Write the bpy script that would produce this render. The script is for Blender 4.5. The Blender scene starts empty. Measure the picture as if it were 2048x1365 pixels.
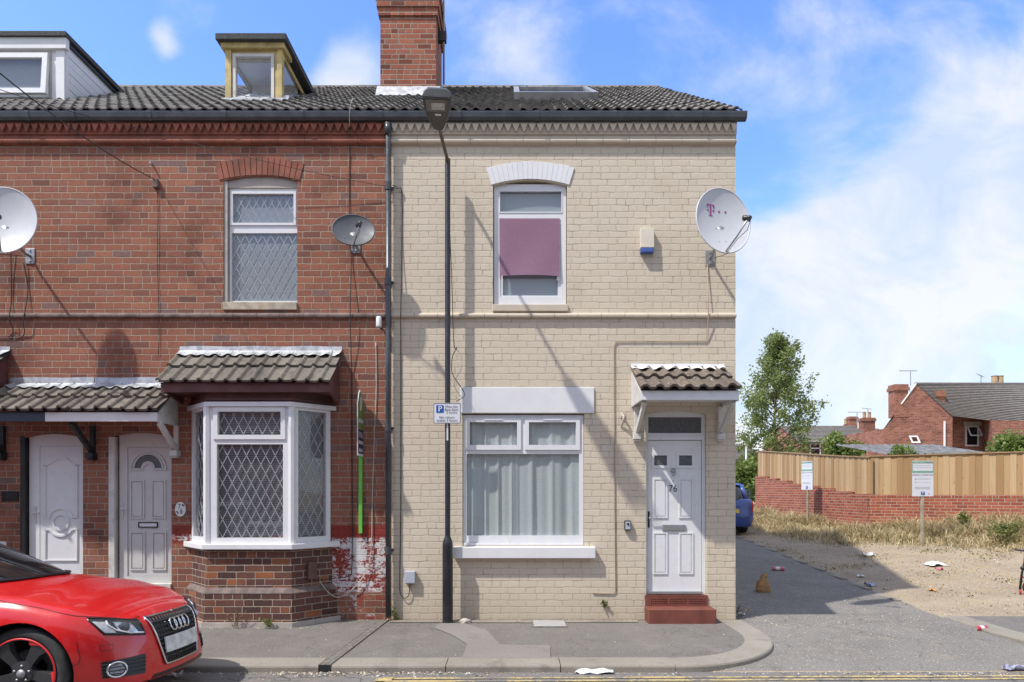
import bpy, bmesh, math, random
from mathutils import Vector, Matrix, noise as mnoise
random.seed(7)
S = bpy.context.scene
COL = S.collection
# ---------------------------------------------------------------- camera
CH, CD, CF = 1.645, 8.8, 1365.0          # eye height, metres to the facade, focal length in photo pixels
cam = bpy.data.cameras.new('camera'); camo = bpy.data.objects.new('camera', cam); COL.objects.link(camo)
camo.location = (0, -CD, CH); camo.rotation_euler = (math.pi/2, 0, 0)
cam.sensor_width = 36; cam.lens = 36*CF/2048; cam.shift_y = (985-682.5)/2048
cam.clip_start = 0.1; cam.clip_end = 3000
S.camera = camo
# ---------------------------------------------------------------- light
SUN = Vector((-1.55, -1.0, 2.75)).normalized()
EL = math.asin(SUN.z)
sl = bpy.data.lights.new('sun', 'SUN'); sl.energy = 2.05; sl.angle = math.radians(1.0); sl.color = (1, .955, .88)
slo = bpy.data.objects.new('sun', sl); COL.objects.link(slo)
slo.rotation_euler = SUN.to_track_quat('Z', 'Y').to_euler()
S.view_settings.view_transform = 'Standard'; S.view_settings.look = 'None'
S.view_settings.gamma = 1; S.view_settings.exposure = 1.32
S.render.resolution_x = 1024; S.render.resolution_y = 682

# ---------------------------------------------------------------- node helper
class NT:
    def __init__(s, tree): s.t = tree; s.n = tree.nodes; s.l = tree.links
    def new(s, ty, **kw):
        n = s.n.new(ty)
        for k, v in kw.items(): setattr(n, k, v)
        return n
    def put(s, sock, v):
        if isinstance(v, bpy.types.NodeSocket): s.l.new(v, sock)
        elif v is not None:
            try: sock.default_value = v
            except Exception: sock.default_value = (v[0], v[1], v[2], 1.0)
    def math(s, op, a, b=None, c=None, clamp=False):
        n = s.new('ShaderNodeMath', operation=op, use_clamp=clamp)
        s.put(n.inputs[0], a)
        if b is not None: s.put(n.inputs[1], b)
        if c is not None: s.put(n.inputs[2], c)
        return n.outputs[0]
    def mix(s, f, a, b, mode='MIX'):
        n = s.new('ShaderNodeMix', data_type='RGBA', blend_type=mode)
        s.put(n.inputs['Factor'], f)
        s.put(n.inputs[6], a if isinstance(a, bpy.types.NodeSocket) else (*a[:3], 1))
        s.put(n.inputs[7], b if isinstance(b, bpy.types.NodeSocket) else (*b[:3], 1))
        return n.outputs[2]
    def rng(s, v, a, b, c=0.0, d=1.0, smooth=True):
        n = s.new('ShaderNodeMapRange'); n.interpolation_type = 'SMOOTHSTEP' if smooth else 'LINEAR'
        s.put(n.inputs[0], v); s.put(n.inputs[1], a); s.put(n.inputs[2], b); s.put(n.inputs[3], c); s.put(n.inputs[4], d)
        return n.outputs[0]
    def noise(s, vec, scale, detail=4, rough=.55, dist=0.0, out=0):
        n = s.new('ShaderNodeTexNoise'); s.put(n.inputs['Vector'], vec)
        n.inputs['Scale'].default_value = scale; n.inputs['Detail'].default_value = detail
        n.inputs['Roughness'].default_value = rough; n.inputs['Distortion'].default_value = dist
        return n.outputs[out]
    def ramp(s, f, stops, interp='LINEAR'):
        n = s.new('ShaderNodeValToRGB'); n.color_ramp.interpolation = interp
        e = n.color_ramp.elements
        while len(e) < len(stops): e.new(0.5)
        for i, (p, c) in enumerate(stops): e[i].position = p; e[i].color = (*c[:3], 1)
        s.put(n.inputs[0], f); return n.outputs[0]
    def sep(s, v):
        n = s.new('ShaderNodeSeparateXYZ'); s.put(n.inputs[0], v); return n.outputs
    def comb(s, x, y, z=0.0):
        n = s.new('ShaderNodeCombineXYZ'); s.put(n.inputs[0], x); s.put(n.inputs[1], y); s.put(n.inputs[2], z); return n.outputs[0]
    def white(s, vec):
        n = s.new('ShaderNodeTexWhiteNoise', noise_dimensions='3D'); s.put(n.inputs['Vector'], vec); return n.outputs
    def uv(s): return s.new('ShaderNodeTexCoord').outputs['UV']
    def obj(s): return s.new('ShaderNodeTexCoord').outputs['Object']
    def pos(s): return s.new('ShaderNodeNewGeometry').outputs['Position']
    def bump(s, h, strength=.5, dist=.01):
        n = s.new('ShaderNodeBump'); n.inputs['Strength'].default_value = strength; n.inputs['Distance'].default_value = dist
        s.put(n.inputs['Height'], h); return n.outputs[0]
    def scale(s, v, k):
        n = s.new('ShaderNodeVectorMath', operation='MULTIPLY'); s.put(n.inputs[0], v); n.inputs[1].default_value = k; return n.outputs[0]

# ---------------------------------------------------------------- sky
def make_world():
    w = bpy.data.worlds.new('World'); S.world = w; w.use_nodes = True
    t = NT(w.node_tree); t.n.clear()
    sky = t.new('ShaderNodeTexSky', sky_type='NISHITA'); sky.sun_disc = False
    sky.sun_elevation = EL; sky.sun_rotation = math.atan2(SUN.x, SUN.y); sky.air_density = 1.0; sky.dust_density = .6; sky.ozone_density = 3.0
    d = t.new('ShaderNodeTexCoord').outputs['Generated']
    x, y, z = t.sep(d)
    ya = t.math('MAXIMUM', t.math('ABSOLUTE', y), .12)
    u = t.math('DIVIDE', x, ya); v = t.math('DIVIDE', z, ya)
    p = t.comb(u, t.math('MULTIPLY', v, 1.25), t.math('MULTIPLY', t.math('SIGN', y), 3.1))
    n1 = t.noise(p, 3.3, 9, .58, .35)
    n2 = t.noise(p, 9.0, 6, .6, .2)
    bias = None
    for px, py, r, wt in [(2060,190,200,.42),(1850,470,170,.22),(1700,640,230,.44),(1545,600,140,.30),(1990,660,260,.30),(1960,330,140,.22),(1560,790,220,.34),(1650,350,110,.20),(1910,90,120,.12),
                          (705,150,80,.62),(640,190,60,.35),(318,62,34,.42),(338,100,30,.36),(395,30,50,.12),(960,30,150,.27),(1080,110,100,.15),(1290,40,120,.14),(1640,200,140,.20),(1480,140,140,.10),(90,20,50,.10)]:
        du = t.math('MULTIPLY', t.math('SUBTRACT', u, (px-1024)/CF), CF/r)
        dv = t.math('MULTIPLY', t.math('SUBTRACT', v, (985-py)/CF), CF/r)
        q = t.math('ADD', t.math('MULTIPLY', du, du), t.math('MULTIPLY', dv, dv))
        g = t.math('MULTIPLY', t.math('POWER', 2.718, t.math('MULTIPLY', q, -1.0)), wt)
        bias = g if bias is None else t.math('ADD', bias, g)
    low = t.rng(v, .50, 0.0, 0, .30)
    side = t.rng(u, .0, .55, .0, .12)
    m = t.math('ADD', t.math('ADD', t.math('MULTIPLY', t.math('SUBTRACT', n1, .235), 1.62), t.math('MULTIPLY', n2, .22)), t.math('ADD', bias, t.math('ADD', low, side)))
    back = t.math('MAXIMUM', t.rng(y, .05, -.25, 0, .48), t.rng(v, .80, 1.3, 0, .46)); m = t.math('ADD', m, back)  # adds unseen cloud behind the camera and overhead for whiter fill light
    mask = t.rng(m, .64, 1.20, 0, .90)
    hs = t.new('ShaderNodeHueSaturation'); hs.inputs['Hue'].default_value = .515; hs.inputs['Saturation'].default_value = 1.2; hs.inputs['Value'].default_value = 1.04
    t.put(hs.inputs['Color'], sky.outputs[0])
    b1 = t.new('ShaderNodeBackground'); t.put(b1.inputs[0], hs.outputs[0]); b1.inputs[1].default_value = .15
    shade = t.ramp(t.noise(p, 4.2, 6, .62, .5), [(.36, (.70, .82, .98)), (.60, (1, 1, 1))])
    b2 = t.new('ShaderNodeBackground'); t.put(b2.inputs[0], shade); b2.inputs[1].default_value = .385
    mx = t.new('ShaderNodeMixShader'); t.put(mx.inputs[0], mask); t.l.new(b1.outputs[0], mx.inputs[1]); t.l.new(b2.outputs[0], mx.inputs[2])
    o = t.new('ShaderNodeOutputWorld'); t.l.new(mx.outputs[0], o.inputs[0])
make_world()

# ---------------------------------------------------------------- mesh helper
def tag(o, label=None, cat=None, group=None, kind=None):
    if label: o['label'] = label
    if cat: o['category'] = cat
    if group: o['group'] = group
    if kind: o['kind'] = kind
    return o
def thing(name, label, cat, loc=(0, 0, 0), group=None):
    o = bpy.data.objects.new(name, None); COL.objects.link(o); o.location = loc; o.empty_display_size = .1
    o['org'] = tuple(loc)
    return tag(o, label, cat, group)
def org_of(o):
    while o is not None and o.parent is not None: o = o.parent
    return Vector(o['org']) if o is not None and 'org' in o.keys() else Vector((0, 0, 0))
class MB:
    def __init__(s): s.v = []; s.f = []; s.m = []; s.u = []; s.T = None; s.mi = 0
    def frame(s, O, A):
        """local (a, n, z): a along A, n outwards (towards the street), z up"""
        O = Vector((O[0], O[1], 0)); A = Vector((A[0], A[1], 0)).normalized(); N = Vector((A.y, -A.x, 0))
        if N.y > 0: N = -N
        s.T = lambda p: O + A*p[0] + N*p[1] + Vector((0, 0, p[2])); return s
    def fac(s): return s.frame((0, 0), (1, 0))
    def pt(s, p):
        p = Vector(p); s.v.append(s.T(p) if s.T else p); return len(s.v)-1
    def face(s, pts, uv=None, mi=None):
        s.f.append([s.pt(p) for p in pts]); s.m.append(s.mi if mi is None else mi); s.u.append(uv)
    def idx(s, ids, uv=None, mi=None):
        s.f.append(list(ids)); s.m.append(s.mi if mi is None else mi); s.u.append(uv)
    def box(s, a0, a1, b0, b1, c0, c1):
        i = [s.pt((a, b, c)) for c in (c0, c1) for b in (b0, b1) for a in (a0, a1)]
        for q in ((0,1,3,2),(4,5,7,6),(0,1,5,4),(2,3,7,6),(0,2,6,4),(1,3,7,5)): s.idx([i[k] for k in q])
    def prism(s, poly, lo, hi, axis=2, caps=True):
        def mk(p, h): return (p[0], p[1], h) if axis == 2 else ((p[0], h, p[1]) if axis == 1 else (h, p[0], p[1]))
        a = [s.pt(mk(p, lo)) for p in poly]; b = [s.pt(mk(p, hi)) for p in poly]; n = len(poly)
        for k in range(n): s.idx([a[k], a[(k+1) % n], b[(k+1) % n], b[k]])
        if caps: s.idx(a[::-1]); s.idx(b)
    def tube(s, path, r, n=8, closed=False, caps=True):
        P = [Vector(p) for p in path]; m = len(P); rs = r if isinstance(r, (list, tuple)) else [r]*m
        rings = []; up = None
        for i in range(m):
            if closed: d = P[(i+1) % m]-P[i-1]
            else: d = P[min(i+1, m-1)]-P[max(i-1, 0)]
            if d.length < 1e-9: d = Vector((0, 0, 1))
            d.normalize()
            if up is None: up = Vector((0, 0, 1)) if abs(d.z) < .9 else Vector((1, 0, 0))
            x = d.cross(up)
            if x.length < 1e-5: x = d.cross(Vector((0, 1, 0)))
            x.normalize(); y = x.cross(d).normalized(); up = y
            rings.append([s.pt(P[i]+(x*math.cos(2*math.pi*k/n)+y*math.sin(2*math.pi*k/n))*rs[i]) for k in range(n)])
        for i in range(m if closed else m-1):
            A, B = rings[i], rings[(i+1) % m]
            for k in range(n): s.idx([A[k], A[(k+1) % n], B[(k+1) % n], B[k]])
        if caps and not closed: s.idx(rings[0][::-1]); s.idx(rings[-1])
    def lathe(s, prof, O, ax=(0, 0, 1), n=24, caps=True):
        ax = Vector(ax).normalized(); t = Vector((1, 0, 0)) if abs(ax.x) < .9 else Vector((0, 1, 0))
        x = ax.cross(t).normalized(); y = ax.cross(x); O = Vector(O); R = []
        for r, h in prof: R.append([s.pt(O+ax*h+(x*math.cos(2*math.pi*k/n)+y*math.sin(2*math.pi*k/n))*r) for k in range(n)])
        for A, B in zip(R, R[1:]):
            for k in range(n): s.idx([A[k], A[(k+1) % n], B[(k+1) % n], B[k]])
        if caps: s.idx(R[0][::-1]); s.idx(R[-1])
    def slab(s, x0, x1, z0, z1, holes, n0, n1, back=False):
        """plate in the (a, z) plane with rectangular holes, from n0 to n1 (front)"""
        xs = sorted({x0, x1, *[h[0] for h in holes], *[h[1] for h in holes]}); zs = sorted({z0, z1, *[h[2] for h in holes], *[h[3] for h in holes]})
        xs = [x for x in xs if x0 <= x <= x1]; zs = [z for z in zs if z0 <= z <= z1]
        def solid(i, j):
            if i < 0 or j < 0 or i >= len(xs)-1 or j >= len(zs)-1: return False
            cx = (xs[i]+xs[i+1])/2; cz = (zs[j]+zs[j+1])/2
            return not any(h[0] < cx < h[1] and h[2] < cz < h[3] for h in holes)
        for i in range(len(xs)-1):
            for j in range(len(zs)-1):
                if not solid(i, j): continue
                a, b, c, d = xs[i], xs[i+1], zs[j], zs[j+1]
                s.face([(a, n1, c), (b, n1, c), (b, n1, d), (a, n1, d)])
                if back: s.face([(a, n0, c), (a, n0, d), (b, n0, d), (b, n0, c)])
                if not solid(i-1, j): s.face([(a, n0, c), (a, n1, c), (a, n1, d), (a, n0, d)])
                if not solid(i+1, j): s.face([(b, n0, c), (b, n0, d), (b, n1, d), (b, n1, c)])
                if not solid(i, j-1): s.face([(a, n0, c), (b, n0, c), (b, n1, c), (a, n1, c)])
                if not solid(i, j+1): s.face([(a, n0, d), (a, n1, d), (b, n1, d), (b, n0, d)])
    def build(s, name, mats, parent=None, smooth=False, bevel=0, uvs=1.0, fixn=True, weld=False, auto=None):
        mats = mats if isinstance(mats, (list, tuple)) else [mats]
        off = org_of(parent) if parent else Vector((0, 0, 0))
        me = bpy.data.meshes.new(name); me.from_pydata([v-off for v in s.v], [], s.f)
        for m in mats: me.materials.append(m)
        for p, mi in zip(me.polygons, s.m): p.material_index = mi; p.use_smooth = smooth
        lay = me.uv_layers.new(name='UVMap')
        for p, uv in zip(me.polygons, s.u):
            n = p.normal
            if uv is None:
                if abs(n.z) > .8: f = lambda q: (q.x, q.y)
                else:
                    L = math.hypot(n.x, n.y) or 1; tx, ty = -n.y/L, n.x/L
                    if abs(tx) > abs(ty): sg = 1 if tx > 0 else -1
                    else: sg = 1 if ty > 0 else -1
                    tx *= sg; ty *= sg
                    f = lambda q, tx=tx, ty=ty: (q.x*tx+q.y*ty, q.z)
                for li in p.loop_indices:
                    q = me.vertices[me.loops[li].vertex_index].co+off; lay.data[li].uv = f(q)
            else:
                for li, c in zip(p.loop_indices, uv): lay.data[li].uv = c
        if fixn or weld:
            bm = bmesh.new(); bm.from_mesh(me)
            if weld: bmesh.ops.remove_doubles(bm, verts=bm.verts, dist=1e-4)
            if fixn: bmesh.ops.recalc_face_normals(bm, faces=bm.faces)
            bm.to_mesh(me); bm.free()
        o = bpy.data.objects.new(name, me); COL.objects.link(o)
        if parent: o.parent = parent
        if bevel:
            b = o.modifiers.new('bevel', 'BEVEL'); b.width = bevel; b.segments = 2; b.limit_method = 'ANGLE'; b.angle_limit = math.radians(40); b.harden_normals = False
        if auto:
            me.set_sharp_from_angle(angle=math.radians(auto))
        return o
def P(px, py, d): return Vector(((px-1024)*d/CF, d-CD, CH+(985-py)*d/CF))
def fx(px): return (px-1024)*CD/CF
def fz(py): return CH+(985-py)*CD/CF
_font_cache = {}
def text_mb(mb, s, O, A, size, N=None, up=(0, 0, 1), depth=.002, align='CENTER', mi=None, sx=1.0):
    """adds flat lettering to mb: centre O, reading direction A"""
    cu = bpy.data.curves.new('t', 'FONT'); cu.body = s; cu.size = size; cu.align_x = align; cu.align_y = 'CENTER'; cu.resolution_u = 2; cu.space_line = .9
    ob = bpy.data.objects.new('t', cu); COL.objects.link(ob)
    dg = bpy.context.evaluated_depsgraph_get(); me = bpy.data.meshes.new_from_object(ob.evaluated_get(dg))
    A = Vector(A).normalized(); U = Vector(up); Nn = A.cross(U).normalized(); O = Vector(O)
    base = len(mb.v)
    for v in me.vertices: mb.v.append(O + A*v.co.x*sx + U*v.co.y + Nn*depth)
    for p in me.polygons: mb.idx([base+i for i in p.vertices], mi=mi)
    COL.objects.unlink(ob); bpy.data.objects.remove(ob); bpy.data.curves.remove(cu); bpy.data.meshes.remove(me)
# ---------------------------------------------------------------- materials
def base_mat(name):
    m = bpy.data.materials.new(name); m.use_nodes = True; t = NT(m.node_tree); t.n.clear()
    o = t.new('ShaderNodeOutputMaterial'); b = t.new('ShaderNodeBsdfPrincipled'); t.l.new(b.outputs[0], o.inputs[0])
    return m, t, b, o
def plain(name, col, rough=.5, metal=0, var=.15, nscale=6, bump=0.0, bscale=80, dirt=None, dirt_amt=.5, coat=0, spec=.5, dscale=3):
    m, t, b, o = base_mat(name); p = t.pos()
    n = t.noise(p, nscale, 5)
    c = t.mix(t.rng(n, .3, .7), tuple(x*(1-var) for x in col), tuple(min(1, x*(1+var)) for x in col))
    if dirt: c = t.mix(t.math('MULTIPLY', t.rng(t.noise(p, dscale, 8, .7), .5, .75), dirt_amt), c, dirt)
    t.put(b.inputs['Base Color'], c)
    t.put(b.inputs['Roughness'], t.rng(t.noise(p, nscale*2, 4), .2, .8, rough*.85, min(1, rough*1.15)))
    b.inputs['Metallic'].default_value = metal; b.inputs['Coat Weight'].default_value = coat; b.inputs['Specular IOR Level'].default_value = spec
    if bump: t.put(b.inputs['Normal'], t.bump(t.noise(p, bscale, 4), bump, .01))
    return m

def brick(name, stops, mortar, bw=.232, bh=.0835, mw=.011, bumpd=.006, split=.22, warp=.005, stain=None, paint=None, crack=None, rough=.9, vary=.3, wscale=7, soft=1.0, fleck=None):
    m, t, b, o = base_mat(name); uv0 = t.uv()
    wv = t.new('ShaderNodeVectorMath', operation='SUBTRACT'); t.put(wv.inputs[0], t.noise(uv0, wscale, 3, out=1)); wv.inputs[1].default_value = (.5, .5, .5)
    wv2 = t.new('ShaderNodeVectorMath', operation='SUBTRACT'); t.put(wv2.inputs[0], t.noise(uv0, wscale*7, 2, out=1)); wv2.inputs[1].default_value = (.5, .5, .5)
    w = t.scale(wv.outputs[0], (warp*2.2,)*3); w2 = t.scale(wv2.outputs[0], (warp*1.3,)*3)
    av = t.new('ShaderNodeVectorMath', operation='ADD'); t.put(av.inputs[0], uv0); t.put(av.inputs[1], w)
    av2 = t.new('ShaderNodeVectorMath', operation='ADD'); t.put(av2.inputs[0], av.outputs[0]); t.put(av2.inputs[1], w2)
    u, v, _ = t.sep(av2.outputs[0])
    vr = t.math('DIVIDE', v, bh); row = t.math('FLOOR', vr)
    rr = t.white(t.comb(row, 3.7, 1.1))[0]
    offs = t.math('ADD', t.math('MULTIPLY', t.math('MODULO', t.math('ABSOLUTE', row), 2.0), .5), t.math('MULTIPLY', rr, .22))
    uu = t.math('ADD', t.math('DIVIDE', u, bw), offs); col = t.math('FLOOR', uu)
    r2 = t.white(t.comb(col, row, 5.5))[0]
    sp = t.math('LESS_THAN', r2, split)
    k = t.math('ADD', 1.0, sp)                      # 1 or 2 pieces in this bay
    ud = t.math('MULTIPLY', t.math('FRACT', uu), k)
    sub = t.math('FLOOR', ud); fxx = t.math('FRACT', ud)
    rc = t.white(t.comb(t.math('ADD', col, t.math('MULTIPLY', sub, .37)), row, 9.2))
    fy = t.math('FRACT', vr)
    ex = t.math('DIVIDE', t.math('MULTIPLY', t.math('MINIMUM', fxx, t.math('SUBTRACT', 1.0, fxx)), bw), k)
    ey = t.math('MULTIPLY', t.math('MINIMUM', fy, t.math('SUBTRACT', 1.0, fy)), bh)
    # rounded corner distance
    q = .012
    dx = t.math('MAXIMUM', t.math('SUBTRACT', q, ex), 0.0); dy = t.math('MAXIMUM', t.math('SUBTRACT', q, ey), 0.0)
    e = t.math('SUBTRACT', q, t.math('SQRT', t.math('ADD', t.math('MULTIPLY', dx, dx), t.math('MULTIPLY', dy, dy))))
    fine = t.noise(uv0, 95, 4, .6)
    e2 = t.math('ADD', e, t.math('MULTIPLY', t.math('SUBTRACT', fine, .5), .004))
    mk = t.rng(e2, mw*.35, mw*.5+.0035*soft, 0, 1)
    c = t.ramp(rc[0], stops)
    big = t.noise(uv0, 1.3, 5, .6); med = t.noise(uv0, 22, 5, .65)
    c = t.mix(t.rng(med, .35, .7, 0, vary), c, t.mix(1.0, c, (.55, .5, .5), 'MULTIPLY'))
    if fleck: c = t.mix(t.math('MULTIPLY', t.rng(t.noise(uv0, 150, 2), .62, .72), .5), c, fleck)
    mc = t.mix(t.rng(med, .3, .7), tuple(x*.75 for x in mortar), mortar)
    c = t.mix(mk, mc, c)
    if stain: c = t.mix(t.math('MULTIPLY', t.rng(big, .48, .72), stain[1]), c, stain[0], 'MULTIPLY')
    if crack:
        cr = t.math('MULTIPLY', t.math('SUBTRACT', 1.0, t.rng(e2, .0008, .0042)), t.rng(t.noise(uv0, 5.5, 4, .7), .46, .62))
        c = t.mix(t.math('MULTIPLY', cr, .62), c, crack)
        chip = t.math('MULTIPLY', t.rng(t.noise(uv0, 16, 6, .75), .67, .71), t.rng(t.noise(uv0, .9, 2), .5, .62))
        c = t.mix(t.math('MULTIPLY', chip, .55), c, (.30, .17, .11))
        pu, pv, _ = t.sep(uv0)
        low = t.rng(t.math('ADD', pv, t.math('MULTIPLY', big, .35)), .75, .15)
        c = t.mix(t.math('MULTIPLY', low, .5), c, t.mix(t.rng(fine, .4, .6), (.33, .27, .2), (.5, .42, .31)))
        # drips under the sills and the string course
        drip = t.noise(t.scale(uv0, (14, .8, 1)), 1.0, 4, .6)
        c = t.mix(t.math('MULTIPLY', t.rng(drip, .55, .8), .22), c, (.36, .30, .22))
    if paint:
        pu, pv, _ = t.sep(uv0)
        for (a0, a1, b0, b1, colr, cover) in paint:
            edge = t.math('MULTIPLY', t.math('MULTIPLY', t.rng(pu, a0-.01, a0+.01), t.rng(pu, a1+.01, a1-.01)), t.math('MULTIPLY', t.rng(pv, b0-.015, b0+.015), t.rng(pv, b1+.012, b1-.012)))
            if cover < 1:
                pn = t.noise(t.scale(uv0, (1, 1.4, 1)), 26, 8, .76, .6); pl = t.noise(t.scale(uv0, (1, 1.6, 1)), 4.2, 4, .6)
                s_ = t.math('ADD', t.math('ADD', t.math('MULTIPLY', pn, .7), t.math('MULTIPLY', pl, .5)), t.math('ADD', t.math('MULTIPLY', t.math('SUBTRACT', rc[0], .5), .10), t.math('MULTIPLY', t.math('SUBTRACT', mk, .8), .05)))
                edge = t.math('MULTIPLY', edge, t.rng(s_, 1.06-cover, 1.10-cover))
            c = t.mix(edge, c, t.mix(t.rng(med, .3, .7), tuple(x*.8 for x in colr), colr))
    t.put(b.inputs['Base Color'], c); b.inputs['Roughness'].default_value = rough; b.inputs['Specular IOR Level'].default_value = .25
    tilt = t.math('MULTIPLY', rc[0], .25)
    hgt = t.math('ADD', t.math('MULTIPLY', mk, t.math('ADD', .8, tilt)), t.math('MULTIPLY', fine, .22))
    hgt = t.math('ADD', hgt, t.math('MULTIPLY', med, .15))
    t.put(b.inputs['Normal'], t.bump(hgt, .9, bumpd))
    return m
RED = [(0, (.17, .08, .062)), (.08, (.23, .10, .070)), (.3, (.285, .116, .075)), (.6, (.32, .130, .082)), (.78, (.265, .115, .08)), (.9, (.36, .152, .092)), (.96, (.235, .135, .115)), (1, (.20, .125, .112))]
M = {}
M['red_brick'] = brick('old red brick', RED, (.40, .32, .245), stain=((.58, .54, .54), .8), mw=.0078, split=.16, warp=.008, fleck=(.12, .07, .06),
    paint=[(-2.33, -1.575, .36, 1.2, (.27, .05, .035), .66), (-2.33, -1.575, .0, .36, (.27, .05, .035), .42), (-2.33, -1.575, 1.06, 1.22, (.25, .045, .035), 1), (-4.38, -4.02, .98, 1.22, (.24, .05, .035), .8), (-2.33, -1.575, .36, 1.06, (.66, .64, .63), .475), (-2.33, -2.0, .03, .36, (.62, .6, .6), .40), (-2.2, -1.575, .05, .14, (.62, .58, .57), .40), (-4.38, -4.02, .99, 1.1, (.62, .6, .58), .42)])
M['bay_brick'] = brick('bay brick', [(0, (.075, .04, .036)), (.3, (.14, .06, .047)), (.55, (.17, .075, .055)), (.62, (.34, .12, .05)), (.72, (.16, .07, .05)), (1, (.11, .055, .05))], (.40, .34, .27), stain=((.7, .65, .65), .6), mw=.008, fleck=(.5, .47, .45))
CREAM = [(0, (.592, .515, .402)), (.5, (.605, .528, .414)), (1, (.62, .542, .428))]
M['cream_brick'] = brick('cream painted brick', CREAM, (.585, .508, .396), mw=.003, bumpd=.0022, crack=(.11, .08, .055), rough=.75, vary=.10, stain=((.86, .84, .80), .5), warp=.012, soft=2.6, split=.12)
M['chimney_brick'] = brick('chimney brick', [(0, (.14, .05, .036)), (.2, (.27, .09, .055)), (.5, (.335, .115, .068)), (.75, (.39, .14, .08)), (1, (.28, .11, .08))], (.36, .30, .24), mw=.012, stain=((.6, .55, .55), .6), split=.2)
M['wall_brick'] = brick('garden wall brick', [(0, (.26, .075, .05)), (.5, (.34, .10, .062)), (1, (.40, .13, .075))], (.5, .40, .32), bw=.225, bh=.075, mw=.010, split=.05, stain=((.72, .68, .66), .6))
M['far_brick'] = brick('distant brick', [(0, (.22, .085, .062)), (.5, (.30, .12, .082)), (1, (.38, .165, .115))], (.42, .30, .23), bw=.32, bh=.11, mw=.014, split=.1, stain=((.6, .55, .53), .8))
M['cream'] = plain('cream paint', (.53, .455, .355), .7, var=.07, dirt=(.3, .24, .17), dirt_amt=.3, bump=.15)
M['red_stone'] = plain('red terracotta', (.25, .085, .052), .85, var=.3, nscale=5, dirt=(.07, .045, .04), dirt_amt=.7, bump=.3)
M['dark_stone'] = plain('sooty brick string', (.16, .12, .105), .9, var=.35, nscale=9, dirt=(.05, .045, .045), dirt_amt=.6, bump=.3)
M['pvc'] = plain('white upvc', (.70, .705, .715), .3, var=.03, dirt=(.5, .47, .42), dirt_amt=.18)
M['pvc_grey'] = plain('weathered white upvc', (.56, .55, .535), .4, var=.05, dirt=(.38, .34, .29), dirt_amt=.4, dscale=6)
M['white'] = plain('white gloss paint', (.71, .71, .715), .45, var=.04, dirt=(.45, .42, .37), dirt_amt=.22, bump=.1)
M['white_old'] = plain('flaking white paint', (.58, .565, .54), .6, var=.08, dirt=(.3, .25, .2), dirt_amt=.7, dscale=9, bump=.25)
M['stone'] = plain('old stone sill', (.42, .36, .28), .85, var=.2, nscale=10, dirt=(.52, .38, .16), dirt_amt=.8, dscale=9, bump=.3)
M['render'] = plain('grey rendered reveal', (.42, .38, .34), .9, var=.15, dirt=(.2, .17, .15), dirt_amt=.6, bump=.3)
M['maroon'] = plain('dark maroon paint', (.105, .038, .036), .55, var=.2, dirt=(.2, .12, .1), dirt_amt=.4)
M['navy'] = plain('navy paint', (.03, .042, .068), .5, var=.1)
M['black'] = plain('black paint', (.018, .019, .021), .42, var=.25, dirt=(.09, .085, .08), dirt_amt=.35)
M['gutter'] = plain('grey black plastic gutter', (.055, .061, .07), .32, var=.2, dirt=(.10, .10, .10), dirt_amt=.4)
M['pole'] = plain('black painted steel', (.014, .016, .020), .36, var=.2, dirt=(.07, .07, .07), dirt_amt=.35, dscale=8)
M['lead'] = plain('lead flashing', (.42, .43, .45), .45, metal=.35, var=.25, nscale=9, dirt=(.72, .72, .73), dirt_amt=.7, bump=.3, bscale=30)
M['galv'] = plain('galvanised steel', (.34, .345, .35), .45, metal=.6, var=.12)
M['chrome'] = plain('chrome', (.72, .73, .75), .14, metal=1, var=.03)
M['cable'] = plain('black cable', (.018, .017, .017), .6, var=.1)
M['cable_tan'] = plain('painted cable', (.36, .27, .20), .7, var=.1)
M['cable_white'] = plain('white cable', (.52, .47, .43), .6, var=.1)
M['dark'] = plain('dark void', (.012, .012, .013), .8, var=.1)
M['leadline'] = plain('lead strip', (.38, .40, .43), .45, metal=.3, var=.1)
M['yellow_paint'] = plain('flaking cream yellow paint', (.50, .39, .16), .7, var=.18, dirt=(.20, .15, .08), dirt_amt=.75, dscale=8, bump=.4)
M['felt'] = plain('mineral roofing felt', (.060, .060, .062), .95, var=.4, nscale=40, bump=.6, bscale=120)
M['dish'] = plain('white dish paint', (.52, .53, .555), .42, var=.03, dirt=(.45, .45, .45), dirt_amt=.15)
M['dish_grey'] = plain('dark grey mesh dish', (.085, .09, .10), .55, var=.12)
M['magenta'] = plain('magenta print', (.30, .05, .22), .5, var=.08)
M['blue_plastic'] = plain('blue plastic', (.05, .10, .32), .4, var=.08)
M['grey_plastic'] = plain('grey plastic', (.40, .43, .50), .45, var=.06)
M['brown_plastic'] = plain('brown meter box', (.10, .055, .042), .6, var=.2, dirt=(.2, .13, .1), dirt_amt=.4)
M['sandstone_red'] = plain('red step paint', (.17, .05, .034), .7, var=.2, dirt=(.10, .055, .045), dirt_amt=.75, dscale=7, bump=.2)
M['sign_white'] = plain('white sign face', (.66, .67, .72), .35, var=.02)
M['sign_blue'] = plain('blue sign print', (.012, .09, .34), .35, var=.03)
M['ink'] = plain('black print', (.022, .022, .024), .5, var=.05)
M['green'] = plain('lime green paint', (.14, .46, .06), .5, var=.12)
M['green_dark'] = plain('olive green print', (.12, .19, .03), .4, var=.06)
M['green_sign'] = plain('pale green print', (.18, .36, .26), .4, var=.05)
M['navy_print'] = plain('navy print', (.015, .024, .07), .4, var=.05)
M['tyre'] = plain('tyre rubber', (.025, .025, .026), .75, var=.2, dirt=(.10, .095, .085), dirt_amt=.5)
M['rimgrey'] = plain('matt anthracite alloy', (.055, .055, .058), .42, metal=.5, var=.08)
M['redrim'] = plain('red rim insert', (.62, .02, .022), .4, var=.05)
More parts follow.
